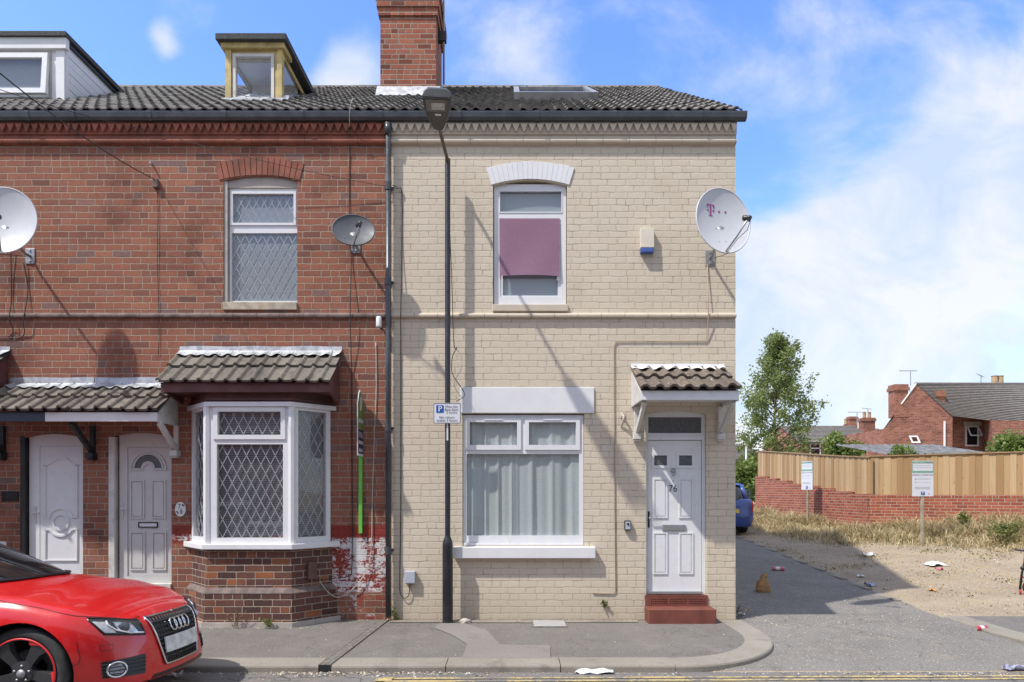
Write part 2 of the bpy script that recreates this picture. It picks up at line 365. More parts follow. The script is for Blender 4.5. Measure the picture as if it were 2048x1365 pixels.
M['plate'] = plain('number plate', (.62, .62, .60), .4, var=.25, nscale=14)
M['carblack'] = plain('black trim', (.012, .012, .013), .35, var=.15)
M['chalk'] = plain('terracotta pot', (.42, .29, .17), .9, var=.2, nscale=12, bump=.2)
M['paperbag'] = plain('brown paper', (.34, .20, .085), .85, var=.25, nscale=25, bump=.6, bscale=60)
M['paper'] = plain('white paper', (.72, .72, .72), .8, var=.08, bump=.3)
M['redlabel'] = plain('red printed can', (.50, .05, .06), .35, metal=.2, var=.1)
M['tin'] = plain('bare tin', (.6, .6, .62), .3, metal=.8, var=.1)
M['pinklabel'] = plain('pink printed card', (.52, .16, .20), .5, var=.1)
M['bluelitter'] = plain('blue white wrapper', (.40, .41, .56), .5, var=.4, nscale=30)
M['orange'] = plain('orange peel paper', (.62, .28, .06), .7, var=.2)
M['bluetank'] = plain('metal fence panel', (.035, .05, .045), .5)
def paint_mat(name, col, col2, rough=.22):
    m, t, b, o = base_mat(name); p = t.pos()
    c = t.mix(t.rng(t.noise(p, 2.5, 3), .3, .7), col, col2)
    t.put(b.inputs['Base Color'], c); t.put(b.inputs['Roughness'], t.rng(t.noise(p, 20, 4), .3, .7, rough, rough+.04))
    b.inputs['Coat Weight'].default_value = .55; b.inputs['Coat Roughness'].default_value = .03
    return m
M['carred'] = paint_mat('red car paint', (.53, .009, .010), (.57, .012, .012))
M['carblue'] = paint_mat('blue car paint', (.02, .06, .26), (.03, .075, .30), .3)
def glass(name, tint=(.9, .93, .95), boost=1.0, ior=1.5, rough=.01, trans=1.0):
    m = bpy.data.materials.new(name); m.use_nodes = True; t = NT(m.node_tree); t.n.clear()
    o = t.new('ShaderNodeOutputMaterial'); tr = t.new('ShaderNodeBsdfTransparent'); tr.inputs[0].default_value = (*tint, 1)
    gl = t.new('ShaderNodeBsdfGlossy'); gl.inputs['Roughness'].default_value = rough
    t.put(gl.inputs['Normal'], t.bump(t.noise(t.pos(), 2.2, 2), .12, .02))
    g = t.new('ShaderNodeNewGeometry'); dt = t.new('ShaderNodeVectorMath', operation='DOT_PRODUCT'); t.put(dt.inputs[0], g.outputs['Normal']); t.put(dt.inputs[1], g.outputs['Incoming'])
    q = t.math('POWER', t.math('SUBTRACT', 1.0, t.math('ABSOLUTE', dt.outputs['Value'])), 5.0)      # Schlick, the same from both sides
    f = t.math('ADD', .045*boost, t.math('MULTIPLY', q, .9), clamp=True)
    mx = t.new('ShaderNodeMixShader'); t.put(mx.inputs[0], f); t.l.new(tr.outputs[0], mx.inputs[1]); t.l.new(gl.outputs[0], mx.inputs[2]); t.l.new(mx.outputs[0], o.inputs[0])
    return m
M['glass'] = glass('window glass', boost=2.0)
M['glass_clear'] = glass('lamp glass', boost=2.0)
M['carglass'] = plain('dark windscreen', (.012, .014, .016), .04, var=.2, spec=.7)
M['obscure'] = plain('obscured glass', (.10, .105, .11), .2, var=.35, nscale=60, bump=.5, bscale=220)
def cloth(name, col, trans=.25, fold=0):
    m = bpy.data.materials.new(name); m.use_nodes = True; t = NT(m.node_tree); t.n.clear()
    o = t.new('ShaderNodeOutputMaterial'); d = t.new('ShaderNodeBsdfDiffuse'); tl = t.new('ShaderNodeBsdfTranslucent')
    p = t.pos(); c = t.mix(t.rng(t.noise(p, 60, 4), .3, .7), tuple(x*.88 for x in col), col)
    t.put(d.inputs[0], c); t.put(tl.inputs[0], c); t.put(d.inputs['Normal'], t.bump(t.noise(p, 300, 2), .2, .002))
    mx = t.new('ShaderNodeMixShader'); mx.inputs[0].default_value = trans; t.l.new(d.outputs[0], mx.inputs[1]); t.l.new(tl.outputs[0], mx.inputs[2]); t.l.new(mx.outputs[0], o.inputs[0])
    return m
M['curtain'] = cloth('grey green curtain', (.70, .74, .70))
M['net'] = cloth('pale net curtain', (.46, .51, .55))
M['blindpale'] = cloth('pale window blind', (.44, .47, .49))
M['purple'] = cloth('purple blind fabric', (.37, .22, .30))
def slat_blind():
    m, t, b, o = base_mat('dark venetian blind'); _, _, z = t.sep(t.pos())
    f = t.math('FRACT', t.math('MULTIPLY', z, 1/.027))
    c = t.mix(t.rng(f, .55, .95), (.24, .23, .225), (.07, .07, .073))
    t.put(b.inputs['Base Color'], c); b.inputs['Roughness'].default_value = .6
    t.put(b.inputs['Normal'], t.bump(f, .5, .01)); return m
M['slats'] = slat_blind()
def tile_mat(name, c0, c1, lich, tw=.3, th=.31, lamt=.5):
    m, t, b, o = base_mat(name); uv = t.uv(); u, v, _ = t.sep(uv)
    r = t.white(t.comb(t.math('FLOOR', t.math('DIVIDE', u, tw)), t.math('FLOOR', t.math('DIVIDE', v, th)), 2.2))[0]
    c = t.mix(r, c0, c1)
    n = t.noise(uv, 9, 7, .7); c = t.mix(t.rng(n, .45, .75, 0, .6), c, (.035, .032, .03))
    c = t.mix(t.math('MULTIPLY', t.rng(t.noise(uv, 26, 5, .7), .60, .66), lamt), c, lich)
    c = t.mix(t.math('MULTIPLY', t.rng(t.noise(uv, 5, 5, .7), .62, .72), lamt*.4), c, (.16, .12, .035))
    t.put(b.inputs['Base Color'], c); b.inputs['Roughness'].default_value = .92; b.inputs['Specular IOR Level'].default_value = .2
    t.put(b.inputs['Normal'], t.bump(t.noise(uv, 70, 5, .65), .5, .01)); return m
M['tile'] = tile_mat('concrete roof tile', (.135, .127, .116), (.225, .212, .193), (.33, .315, .285), lamt=.55)
M['tile_canopy'] = tile_mat('canopy tile', (.135, .118, .10), (.20, .178, .15), (.42, .40, .36), lamt=.45)
M['tile_lichen'] = tile_mat('lichen spotted canopy tile', (.13, .105, .085), (.18, .145, .115), (.62, .60, .57), lamt=1.0)
M['slate'] = tile_mat('distant roof tile', (.17, .155, .14), (.22, .20, .185), (.25, .235, .21), tw=.3, th=.3, lamt=.3)
def ground_mat(name, c0, c1, agg, bump=.6, patch=None, agg_s=170, stones=None, spots=None, crack=0, sc=1.0):
    m, t, b, o = base_mat(name); p = t.pos()
    c = t.mix(t.rng(t.noise(p, .9*sc, 6, .6), .3, .7), c0, c1)
    a = t.noise(p, agg_s, 3, .7); c = t.mix(t.rng(a, .42, .68), c, agg)
    c = t.mix(t.rng(t.noise(p, agg_s*.55, 2), .58, .72, 0, .6), c, tuple(x*.45 for x in c0))
    if patch: c = t.mix(t.math('MULTIPLY', t.rng(t.noise(p, 2.6, 5, .65, .4), .54, .68), patch[1]), c, patch[0])
    if spots: c = t.mix(t.math('MULTIPLY', t.rng(t.noise(p, 7, 4, .6), .66, .74), spots[1]), c, spots[0])
    if stones:
        vo = t.new('ShaderNodeTexVoronoi'); t.put(vo.inputs['Vector'], p); vo.inputs['Scale'].default_value = stones[1]
        cr, _, _ = t.sep(vo.outputs['Color'])
        sm = t.math('MULTIPLY', t.rng(vo.outputs['Distance'], .32, .22), t.math('GREATER_THAN', cr, stones[2]))
        c = t.mix(sm, c, stones[0])
    if crack:
        vo = t.new('ShaderNodeTexVoronoi', feature='DISTANCE_TO_EDGE'); 
        wv = t.new('ShaderNodeVectorMath', operation='ADD'); t.put(wv.inputs[0], p); t.put(wv.inputs[1], t.scale(t.noise(p, 3, 4, out=1), (.5, .5, .5)))
        t.put(vo.inputs['Vector'], wv.outputs[0]); vo.inputs['Scale'].default_value = .8
        c = t.mix(t.math('MULTIPLY', t.rng(vo.outputs['Distance'], .012, .003), crack), c, (.02, .02, .02))
    t.put(b.inputs['Base Color'], c); b.inputs['Roughness'].default_value = .93; b.inputs['Specular IOR Level'].default_value = .2
    h = t.math('ADD', a, t.math('MULTIPLY', t.noise(p, 12, 5), .8))
    t.put(b.inputs['Normal'], t.bump(h, bump, .008)); return m
M['pavement'] = ground_mat('pavement asphalt', (.118, .109, .099), (.160, .148, .136), (.235, .217, .198), patch=((.215, .198, .178), .5), spots=((.075, .069, .065), .6), agg_s=110, stones=((.30, .28, .255), 60, .93), crack=.2)
M['road'] = ground_mat('road asphalt', (.13, .122, .114), (.178, .168, .157), (.26, .245, .23), patch=((.24, .19, .18), .5), stones=((.42, .40, .37), 38, .95), spots=((.08, .075, .07), .5), crack=.6)
M['lane'] = ground_mat('lane asphalt', (.135, .125, .113), (.182, .17, .155), (.29, .272, .245), patch=((.255, .228, .19), .6), stones=((.48, .45, .40), 34, .90), spots=((.085, .08, .075), .55), agg_s=90, crack=.22)
M['dirt'] = ground_mat('dusty gravel ground', (.23, .182, .128), (.345, .28, .20), (.40, .33, .245), patch=((.36, .28, .15), .6), stones=((.48, .43, .36), 24, .78), spots=((.13, .105, .075), .6), agg_s=60, bump=1.0, sc=1.6)
M['kerb'] = ground_mat('sandstone kerb', (.20, .18, .15), (.28, .255, .215), (.33, .30, .255), patch=((.14, .125, .11), .5), bump=.4)
M['concrete'] = ground_mat('concrete patch', (.19, .172, .158), (.235, .212, .195), (.27, .245, .225), patch=((.16, .146, .135), .5), bump=.5)
M['lid'] = plain('galvanised lid', (.34, .34, .335), .6, var=.1, dirt=(.22, .2, .19), dirt_amt=.5)
M['iron'] = plain('rusty iron channel', (.15, .135, .118), .85, var=.35, nscale=20, bump=.3)
def worn_yellow():
    m, t, b, o = base_mat('worn yellow road paint'); p = t.pos()
    w = t.math('ADD', t.math('MULTIPLY', t.noise(p, 22, 6, .75), .7), t.math('MULTIPLY', t.noise(p, 2.2, 3), .4))
    c = t.mix(t.rng(t.noise(p, 9, 4), .3, .7), (.42, .31, .115), (.52, .40, .17)); c = t.mix(t.rng(w, .50, .60), c, (.165, .155, .145))
    t.put(b.inputs['Base Color'], c); b.inputs['Roughness'].default_value = .85; return m
M['yellow_line'] = worn_yellow()
def wood_mat():
    m, t, b, o = base_mat('larch fence board'); uv = t.uv(); u, v, _ = t.sep(uv)
    r = t.white(t.comb(t.math('FLOOR', u), 1.0, 4.0))[0]
    g = t.noise(t.comb(t.math('MULTIPLY', u, 16.0), t.math('MULTIPLY', v, .8), t.math('MULTIPLY', r, 9.0)), 1.6, 6, .6, .6)
    c = t.ramp(r, [(0, (.33, .20, .095)), (.3, (.42, .27, .13)), (.6, (.46, .31, .16)), (.85, (.53, .38, .215)), (1, (.42, .30, .18))])
    c = t.mix(t.rng(g, .42, .72, 0, .55), c, (.22, .12, .05))
    vo = t.new('ShaderNodeTexVoronoi'); t.put(vo.inputs['Vector'], t.comb(t.math('MULTIPLY', u, 1.0), t.math('MULTIPLY', v, 2.2), 0.0)); vo.inputs['Scale'].default_value = 1.3
    c = t.mix(t.math('MULTIPLY', t.rng(vo.outputs['Distance'], .11, .05), .7), c, (.13, .06, .025))
    t.put(b.inputs['Base Color'], c); b.inputs['Roughness'].default_value = .8
    t.put(b.inputs['Normal'], t.bump(g, .3, .006)); return m
M['wood'] = wood_mat()
M['woodcap'] = plain('fence capping', (.30, .19, .10), .8, var=.2)
def leaf_mat(name, c0, c1, c2, tl=.35):
    m = bpy.data.materials.new(name); m.use_nodes = True; t = NT(m.node_tree); t.n.clear()
    o = t.new('ShaderNodeOutputMaterial'); r = t.new('ShaderNodeNewGeometry').outputs['Random Per Island']
    c = t.ramp(r, [(0, c0), (.5, c1), (1, c2)])
    c = t.mix(t.rng(t.noise(t.pos(), 1.2, 3), .35, .65, 0, .5), c, c0)
    d = t.new('ShaderNodeBsdfPrincipled'); t.put(d.inputs['Base Color'], c); d.inputs['Roughness'].default_value = .55; d.inputs['Specular IOR Level'].default_value = .3
    l = t.new('ShaderNodeBsdfTranslucent'); t.put(l.inputs[0], c)
    mx = t.new('ShaderNodeMixShader'); mx.inputs[0].default_value = tl; t.l.new(d.outputs[0], mx.inputs[1]); t.l.new(l.outputs[0], mx.inputs[2]); t.l.new(mx.outputs[0], o.inputs[0]); return m
M['leaf'] = leaf_mat('tree leaf', (.14, .185, .06), (.25, .31, .10), (.36, .41, .17), .5)
M['leaf2'] = leaf_mat('bush leaf', (.09, .14, .03), (.18, .26, .06), (.32, .38, .12), .4)
M['weed'] = leaf_mat('weed leaf', (.09, .12, .03), (.16, .21, .05), (.30, .27, .10))
M['weed_dry'] = leaf_mat('dry weed', (.16, .10, .07), (.26, .18, .10), (.36, .30, .14))
M['straw'] = leaf_mat('dry grass', (.46, .37, .20), (.66, .55, .33), (.78, .69, .46), .4)
M['bark'] = plain('bark', (.11, .085, .06), .95, var=.3, nscale=14, bump=.6, bscale=40)
# ---------------------------------------------------------------- ground
KY = -2.25                                   # outer kerb line of the pavement
def lane_edge(y): return 5.6 + .06*y
def sm(a, b, x): q = max(0, min(1, (x-a)/(b-a))); return q*q*(3-2*q)
def ground_z(x, y):
    if y < KY: return -.30 if y < KY-.15 else -.093 - .2*(KY-y)/.15
    if y < 0: z = -.090 + .030*(y-KY)
    else: z = -.0225 + .045*min(y, 48)
    if y > -1.0 and x > lane_edge(y): z += .115*min(x-lane_edge(y), 6.0)*sm(-.5, 5, y)*(1 if y < 40 else 1)
    return z
def road_z(y): 
    t = abs(y-(-5.9)); return .05 - .135*(min(t, 3.65)/3.65)**1.6
def sheet(name, xs, ys, zf, mat, off=0.0, keep=None, kind='structure'):
    b = MB(); ids = {}
    for i, x in enumerate(xs):
        for j, y in enumerate(ys): ids[i, j] = b.pt((x, y, zf(x, y)+off))
    for i in range(len(xs)-1):
        for j in range(len(ys)-1):
            if keep and not keep((xs[i]+xs[i+1])/2, (ys[j]+ys[j+1])/2): continue
            b.idx([ids[i, j], ids[i+1, j], ids[i+1, j+1], ids[i, j+1]])
    o = b.build(name, mat, smooth=True); tag(o, kind=kind); return o
def span(a, b, st): n = max(1, round((b-a)/st)); return [a+(b-a)*k/n for k in range(n+1)]
gx = [-900, -300, -100, -40] + span(-20, 2, 2) + span(2.5, 16, .25) + span(17, 30, 1) + [40, 100, 300, 900]
gy = [-900, -200, -60, -20] + span(-12, -2.5, 1) + span(-2.4, 14, .2) + span(14.5, 30, .5) + [36, 42, 48, 60, 120, 400, 900]
def gz_noise(x, y):
    z = ground_z(x, y)
    if x > lane_edge(y)-.2 and -1 < y < 25: z += (mnoise.noise(Vector((x*.9, y*.9, 0)))*.035 + mnoise.noise(Vector((x*3, y*3, 5)))*.012)*sm(lane_edge(y)-.2, lane_edge(y)+.8, x)*sm(-.6, .6, y)
    return z
sheet('ground', gx, gy, gz_noise, M['dirt'])
sheet('road', [-400, -60] + span(-20, 20, 1) + [60, 400], span(-9.55, KY+.02, .2), lambda x, y: road_z(y), M['road'], 0)
# lane running back beside the end house, with its mouth on the road
b = MB(); rows = span(KY-.02, 0, .15) + span(.2, 30, .2)
for y0, y1 in zip(rows, rows[1:]):
    def ed(y):
        l = 2.86 if y > -.05 else 1.2
        r = lane_edge(y) + .05*math.sin(y*2.3) + .03*math.sin(y*7.1) if y > 0.05 else (6.6 if y < -.3 else 5.75 + .85*(0.05-y)/.35)
        if y < -.3: r = 6.6 + 3.4*sm(-.3, KY, y)
        return l, r
    (l0, r0), (l1, r1) = ed(y0), ed(y1); N = 14
    for k in range(N):
        xs0 = [l0+(r0-l0)*q/N for q in (k, k+1)]; xs1 = [l1+(r1-l1)*q/N for q in (k, k+1)]
        b.face([(xs0[0], y0, ground_z(0, y0)+.012), (xs0[1], y0, ground_z(0, y0)+.012), (xs1[1], y1, ground_z(0, y1)+.012), (xs1[0], y1, ground_z(0, y1)+.012)])
tag(b.build('lane', M['lane'], smooth=True, weld=True), kind='structure')
# worn kerb stones along the lane edge
b = MB()
for y0 in span(1.2, 14, .9):
    w = .05 + .03*random.random(); z = ground_z(0, y0+.4)
    x0 = lane_edge(y0); x1 = lane_edge(y0+.86)
    b.prism([(x0-w, y0), (x0+.04, y0), (x1+.04, y0+.86), (x1-w, y0+.86)], z-.05, z+.022+.008*random.random())
tag(b.build('lane_edging', M['kerb'], bevel=.008), kind='structure')
# pavement with rounded corner
def corner(off, n=26):
    pts = [(-40, KY+off)]
    cx, cy, rx, ry = 1.57, -.75, 1.40-off, 1.50-off
    for k in range(n+1):
        a = -math.pi/2 + math.pi/2*k/n*1.0
        pts.append((cx+rx*math.cos(a), cy+ry*math.sin(a)))
    pts.append((cx+rx, .0))
    return pts
def pav_z(y): return -.002 + .018*max(y, KY)/2.25
out = corner(0); inn = corner(.29)
b = MB()
poly = inn + [(-40, 0)]
bm_pts = poly
# as strips so the fall to the kerb is kept
for (xa, ya), (xb, yb) in zip(inn, inn[1:]):
    if xb-xa > 1e-6:
        segs = span(xa, xb, 1.2) if xb-xa > 2 else [xa, xb]
        for u0, u1 in zip(segs, segs[1:]):
            q = lambda x: ya+(yb-ya)*(x-xa)/(xb-xa)
            for f0, f1 in zip(span(0, 1, .25), span(0, 1, .25)[1:]):
                p = lambda x, f: (x, q(x)*(1-f), pav_z(q(x)*(1-f)) + .006*mnoise.noise(Vector((x*1.3, q(x)*(1-f)*2, 3))) )
                b.face([p(u0, f0), p(u1, f0), p(u1, f1), p(u0, f1)])
tag(b.build('pavement', M['pavement'], smooth=True, weld=True), kind='structure')
# kerb stones: one continuous kerb with joints
b = MB()
def kerb_run(o_pts, i_pts, zt, zb, joints):
    acc = 0
    for k in range(len(o_pts)-1):
        (xa, ya), (xb, yb) = o_pts[k], o_pts[k+1]; (xc, yc), (xd, yd) = i_pts[k], i_pts[k+1]
        L = math.hypot(xb-xa, yb-ya); n = max(1, round(L/1.05)) if L > 1 else 1
        for j in range(n):
            f0 = j/n; f1 = (j+1)/n
            if n > 1: f0 += .004/n; f1 -= .004/n
            A = lambda f: Vector((xa+(xb-xa)*f, ya+(yb-ya)*f, 0)); B = lambda f: Vector((xc+(xd-xc)*f, yc+(yd-yc)*f, 0))
            jz = random.uniform(-.004, .004) if n > 1 else 0; r = .022
            def prof(f):
                o, i_ = A(f), B(f); d = (i_-o).normalized()
                return [o+Vector((0, 0, zb)), o+Vector((0, 0, zt(o.y)+jz-r)), o+d*r*.35+Vector((0, 0, zt(o.y)+jz-r*.3)), o+d*r+Vector((0, 0, zt(o.y)+jz)), i_+Vector((0, 0, zt(i_.y)+jz)), i_+Vector((0, 0, zt(i_.y)-.05))]
            p0, p1 = prof(f0), prof(f1)
            for q in range(5): b.face([p0[q], p1[q], p1[q+1], p0[q+1]])
            if n > 1: b.face(p0); b.face(p1)
o2 = [(-40+k*2.0, KY) for k in range(0, 21)]; o2 = [p for p in o2 if p[0] < 1.4]
kerb_run([o2[0], (-3.4, KY)], [(o2[0][0], KY+.3), (-3.4, KY+.3)], lambda y: pav_z(y)+.003, -.2, 1)
kerb_run([(-3.4, KY), (-1.86, KY)], [(-3.4, KY+.3), (-1.86, KY+.3)], lambda y: pav_z(y)+.003, -.2, 1)
kerb_run([(-1.74, KY), (1.57, KY)], [(-1.74, KY+.3), (1.57, KY+.3)], lambda y: pav_z(y)+.003, -.2, 1)
cpts = corner(0)[1:]; ipts = corner(.30)[1:]
for g in range(0, len(cpts)-1, 7):
    kerb_run(cpts[g:g+8], ipts[g:g+8], lambda y: pav_z(y)+.003, -.2, 1)
tag(b.build('kerb', M['kerb'], smooth=False, weld=True), kind='structure')
# pavement on the other side of the lane
b = MB(); pr = [(5.72, .25), (5.66, -.7), (5.72, -1.4), (5.95, -1.85), (6.4, -2.15), (7.1, KY), (60, KY)]
pi = [(6.0, .25), (5.95, -.68), (6.0, -1.25), (6.18, -1.6), (6.5, -1.85), (7.1, KY+.3), (60, KY+.3)]
kerb_run(pr, pi, lambda y: .005, -.25, 1)
tag(b.build('kerb', M['kerb'], weld=True), kind='structure')
b = MB(); b.face([(*p, .003) for p in pi] + [(60, .22, .003)]); tag(b.build('pavement', M['pavement']), kind='structure')
# concrete reinstatement strip
b = MB(); pts = [(930, 1247), (975, 1262), (1000, 1288), (1100, 1290), (1101, 1314), (925, 1314), (934, 1287), (905, 1270), (868, 1256), (880, 1247)]
def gp(px, py, z=.0): 
    d = (CH-z)*CF/(py-985); return ((px-1024)*d/CF, d-CD)
b.face([(*gp(*p), pav_z(gp(*p)[1])+.007) for p in pts]); tag(b.build('concrete_strip', M['concrete']), kind='structure')
b = MB()
pts = [(-1.55, -.02), (-1.55, -.19), (.2, -.21), (1.6, -.18), (1.6, -.02)]
b.face([(*p, pav_z(p[1])+.009) for p in pts]); tag(b.build('wall_footing', ground_mat('old concrete footing', (.20, .165, .14), (.27, .23, .19), (.30, .27, .23), patch=((.15, .125, .11), .6))), kind='structure')
# double yellow lines (worn)
for i, (ya, yb) in enumerate(((-2.54, -2.42), (-2.66, -2.54))):
    b = MB(); xs = span(-1.15, 40, .5)
    for x0, x1 in zip(xs, xs[1:]):
        f = lambda x: ya+(yb-ya)*min(1, (x+1.15)/6)
        q = lambda x, o: (x, f(x)+o, road_z(f(x)+o)+.006)
        b.face([q(x0, -.032), q(x1, -.032), q(x1, .032), q(x0, .032)])
    o = b.build('yellow_line', M['yellow_line']); tag(o, kind='structure')
b = MB(); b.face([(-1.24, -2.67, road_z(-2.67)+.010), (-1.09, -2.67, road_z(-2.67)+.010), (-1.09, -2.50, road_z(-2.5)+.010), (-1.24, -2.5, road_z(-2.5)+.010)])
tag(b.build('yellow_line', M['yellow_line']), kind='structure')

# ---------------------------------------------------------------- houses: helpers in facade coordinates
def arch_fill(b, x0, x1, zt, rise, n0, n1, n=12):
    """fills the corners above a segmental arch whose crown is at zt"""
    c = (x0+x1)/2; h = (x1-x0)/2; R = (h*h+rise*rise)/(2*rise); zc = zt-R
    cur = [(x0+(x1-x0)*k/n) for k in range(n+1)]; cz = [zc+math.sqrt(R*R-(x-c)**2) for x in cur]
    for k in range(n):
        b.face([(cur[k], n1, cz[k]), (cur[k+1], n1, cz[k+1]), (cur[k+1], n1, zt), (cur[k], n1, zt)])
        b.face([(cur[k], n0, cz[k]), (cur[k+1], n0, cz[k+1]), (cur[k+1], n1, cz[k+1]), (cur[k], n1, cz[k])])
def voussoirs(b, x0, x1, zt, rise, h, n, proud, ext=0.0, gap=.006):
    c = (x0+x1)/2; hw = (x1-x0)/2; R = (hw*hw+rise*rise)/(2*rise); zc = zt-R; a0 = math.asin(hw/R)
    ax = a0*1.03
    for k in range(n):
        t0 = -ax+2*ax*k/n+gap/R/2; t1 = -ax+2*ax*(k+1)/n-gap/R/2; j = random.uniform(-.006, .006)
        q = [(c+R*math.sin(t0), zc+R*math.cos(t0)), (c+R*math.sin(t1), zc+R*math.cos(t1)), (c+(R+h+j)*math.sin(t1), zc+(R+h+j)*math.cos(t1)), (c+(R+h+j)*math.sin(t0), zc+(R+h+j)*math.cos(t0))]
        b.mi = 0
        f = [(x, proud, z) for x, z in q]; r = [(x, .0, z) for x, z in q]
        b.face(f)
        for i in range(4): b.face([r[i], r[(i+1) % 4], f[(i+1) % 4], f[i]])
def lattice(b, x0, x1, z0, z1, w, h, n0, n1, r=.0055):
    """leaded diamonds clipped to the pane"""
    def seg(p, q):
        d = Vector((q[0]-p[0], q[1]-p[1])); L = d.length
        if L < .01: return
        d /= L; s = Vector((-d.y, d.x))*r
        pr = [(p[0]+s.x, p[1]+s.y), (q[0]+s.x, q[1]+s.y), (q[0]-s.x, q[1]-s.y), (p[0]-s.x, p[1]-s.y)]
        f = [(a, n1, z) for a, z in pr]; k = [(a, n0, z) for a, z in pr]
        b.face(f)
        for i in range(4): b.face([k[i], k[(i+1) % 4], f[(i+1) % 4], f[i]])
    W, H = x1-x0, z1-z0; sl = h/w
    K = int(W/w+H/h)+3
    for sg in (1, -1):
        for k in range(-K, K+1):
            # z = z0 + sg*sl*(x-x0) + k*h
            pts = []
            f = lambda x: z0+sg*sl*(x-x0)+k*h+h/2
            for x in (x0, x1):
                if z0 <= f(x) <= z1: pts.append((x, f(x)))
            for z in (z0, z1):
                x = x0+(z-z0-k*h-h/2)/(sg*sl)
                if x0 < x < x1: pts.append((x, z))
            if len(pts) >= 2: seg(pts[0], pts[1])
def rect_ring(b, x0, x1, z0, z1, w, n0, n1): b.slab(x0, x1, z0, z1, [(x0+w, x1-w, z0+w, z1-w)], n0, n1)
def panes(parent, fr, rects, n, lead=None, mat='glass', name='pane'):
    for r in rects:
        g = MB(); g.T = fr.T; g.face([(r[0], n, r[2]), (r[1], n, r[2]), (r[1], n, r[3]), (r[0], n, r[3])]); p = g.build(name, M[mat], parent, fixn=False)
        if lead:
            l = MB(); l.T = fr.T; lattice(l, r[0], r[1], r[2], r[3], lead[0], lead[1], n+.001, n+.006, lead[2] if len(lead) > 2 else .0055); l.build('lead_lattice', M['leadline'], p if False else parent)
def tile_roof(b, O, U, V, width, length, course=.31, roll=.15, rollw=.085, rh=.032, th=.022, seed=0, jit=.004, u0=0.0, n_roll=8):
    """interlocking rolled tiles: O bottom corner, U along the eave, V up the slope"""
    O, U, V = Vector(O), Vector(U).normalized(), Vector(V).normalized(); N = U.cross(V).normalized()
    if N.z < 0: N = -N
    rnd = random.Random(seed); nc = max(1, round(length/course)); cs = length/nc
    xs = []; k = 0
    x = 0.0
    while x < width-1e-6:
        for q in range(n_roll):
            t = q/n_roll*roll
            if x+t < width: xs.append(x+t)
        x += roll
    xs.append(width)
    def hp(x):
        f = ((x+u0) % roll)
        if f < rollw: return rh*math.sin(math.pi*f/rollw)**.8
        return -.003*math.sin(math.pi*(f-rollw)/(roll-rollw))
    for c in range(nc):
        s0 = c*cs-.012; s1 = min((c+1)*cs+.03, length+.02)
        lows = []; tops = []; ups = []
        tj = {}
        for x in xs:
            ti = int((x+u0)/(roll*2)); 
            if ti not in tj: tj[ti] = (rnd.uniform(-jit, jit), rnd.uniform(-jit*2, jit*2))
            jz, js = tj[ti]; h = hp(x)
            lows.append(b.pt(O+U*x+V*(s0+js)+N*(h+.012+jz)))
            tops.append(b.pt(O+U*x+V*(s0+js)+N*(h+.012+th+jz)))
            ups.append(b.pt(O+U*x+V*s1+N*(h+.002+jz*.3)))
        for i in range(len(xs)-1):
            a, d = xs[i]+u0+50, xs[i+1]+u0+50
            b.idx([lows[i], lows[i+1], tops[i+1], tops[i]], uv=[(a, s0+9), (d, s0+9), (d, s0+9.02), (a, s0+9.02)])
            b.idx([tops[i], tops[i+1], ups[i+1], ups[i]], uv=[(a, c*cs+9.02), (d, c*cs+9.02), (d, c*cs+9.3), (a, c*cs+9.3)])
    # underside
    b.face([O, O+U*width, O+U*width+V*length, O+V*length], uv=[(0, 0)]*4)
def wavy(b, x0, x1, z0, z1, n, amp, waves, seed, hem=0, nz=6):
    r = random.Random(seed); ph = [r.uniform(0, 6) for _ in range(4)]; N = int((x1-x0)*110)
    ids = []
    for j in range(nz+1):
        row = []; f = j/nz
        for i in range(N+1):
            x = x0+(x1-x0)*i/N; s = x*waves
            a = math.sin(s+ph[0]+.9*math.sin(s*.31+ph[1])) + .45*math.sin(s*2.1+ph[2]+.3*f)
            row.append(b.pt((x+.012*math.cos(s+ph[0])*(1-f*.3), n+amp*a*(1-.35*f), z0+(z1-z0)*f)))
        ids.append(row)
    for j in range(nz):
        for i in range(N): b.idx([ids[j][i], ids[j][i+1], ids[j+1][i+1], ids[j+1][i]])

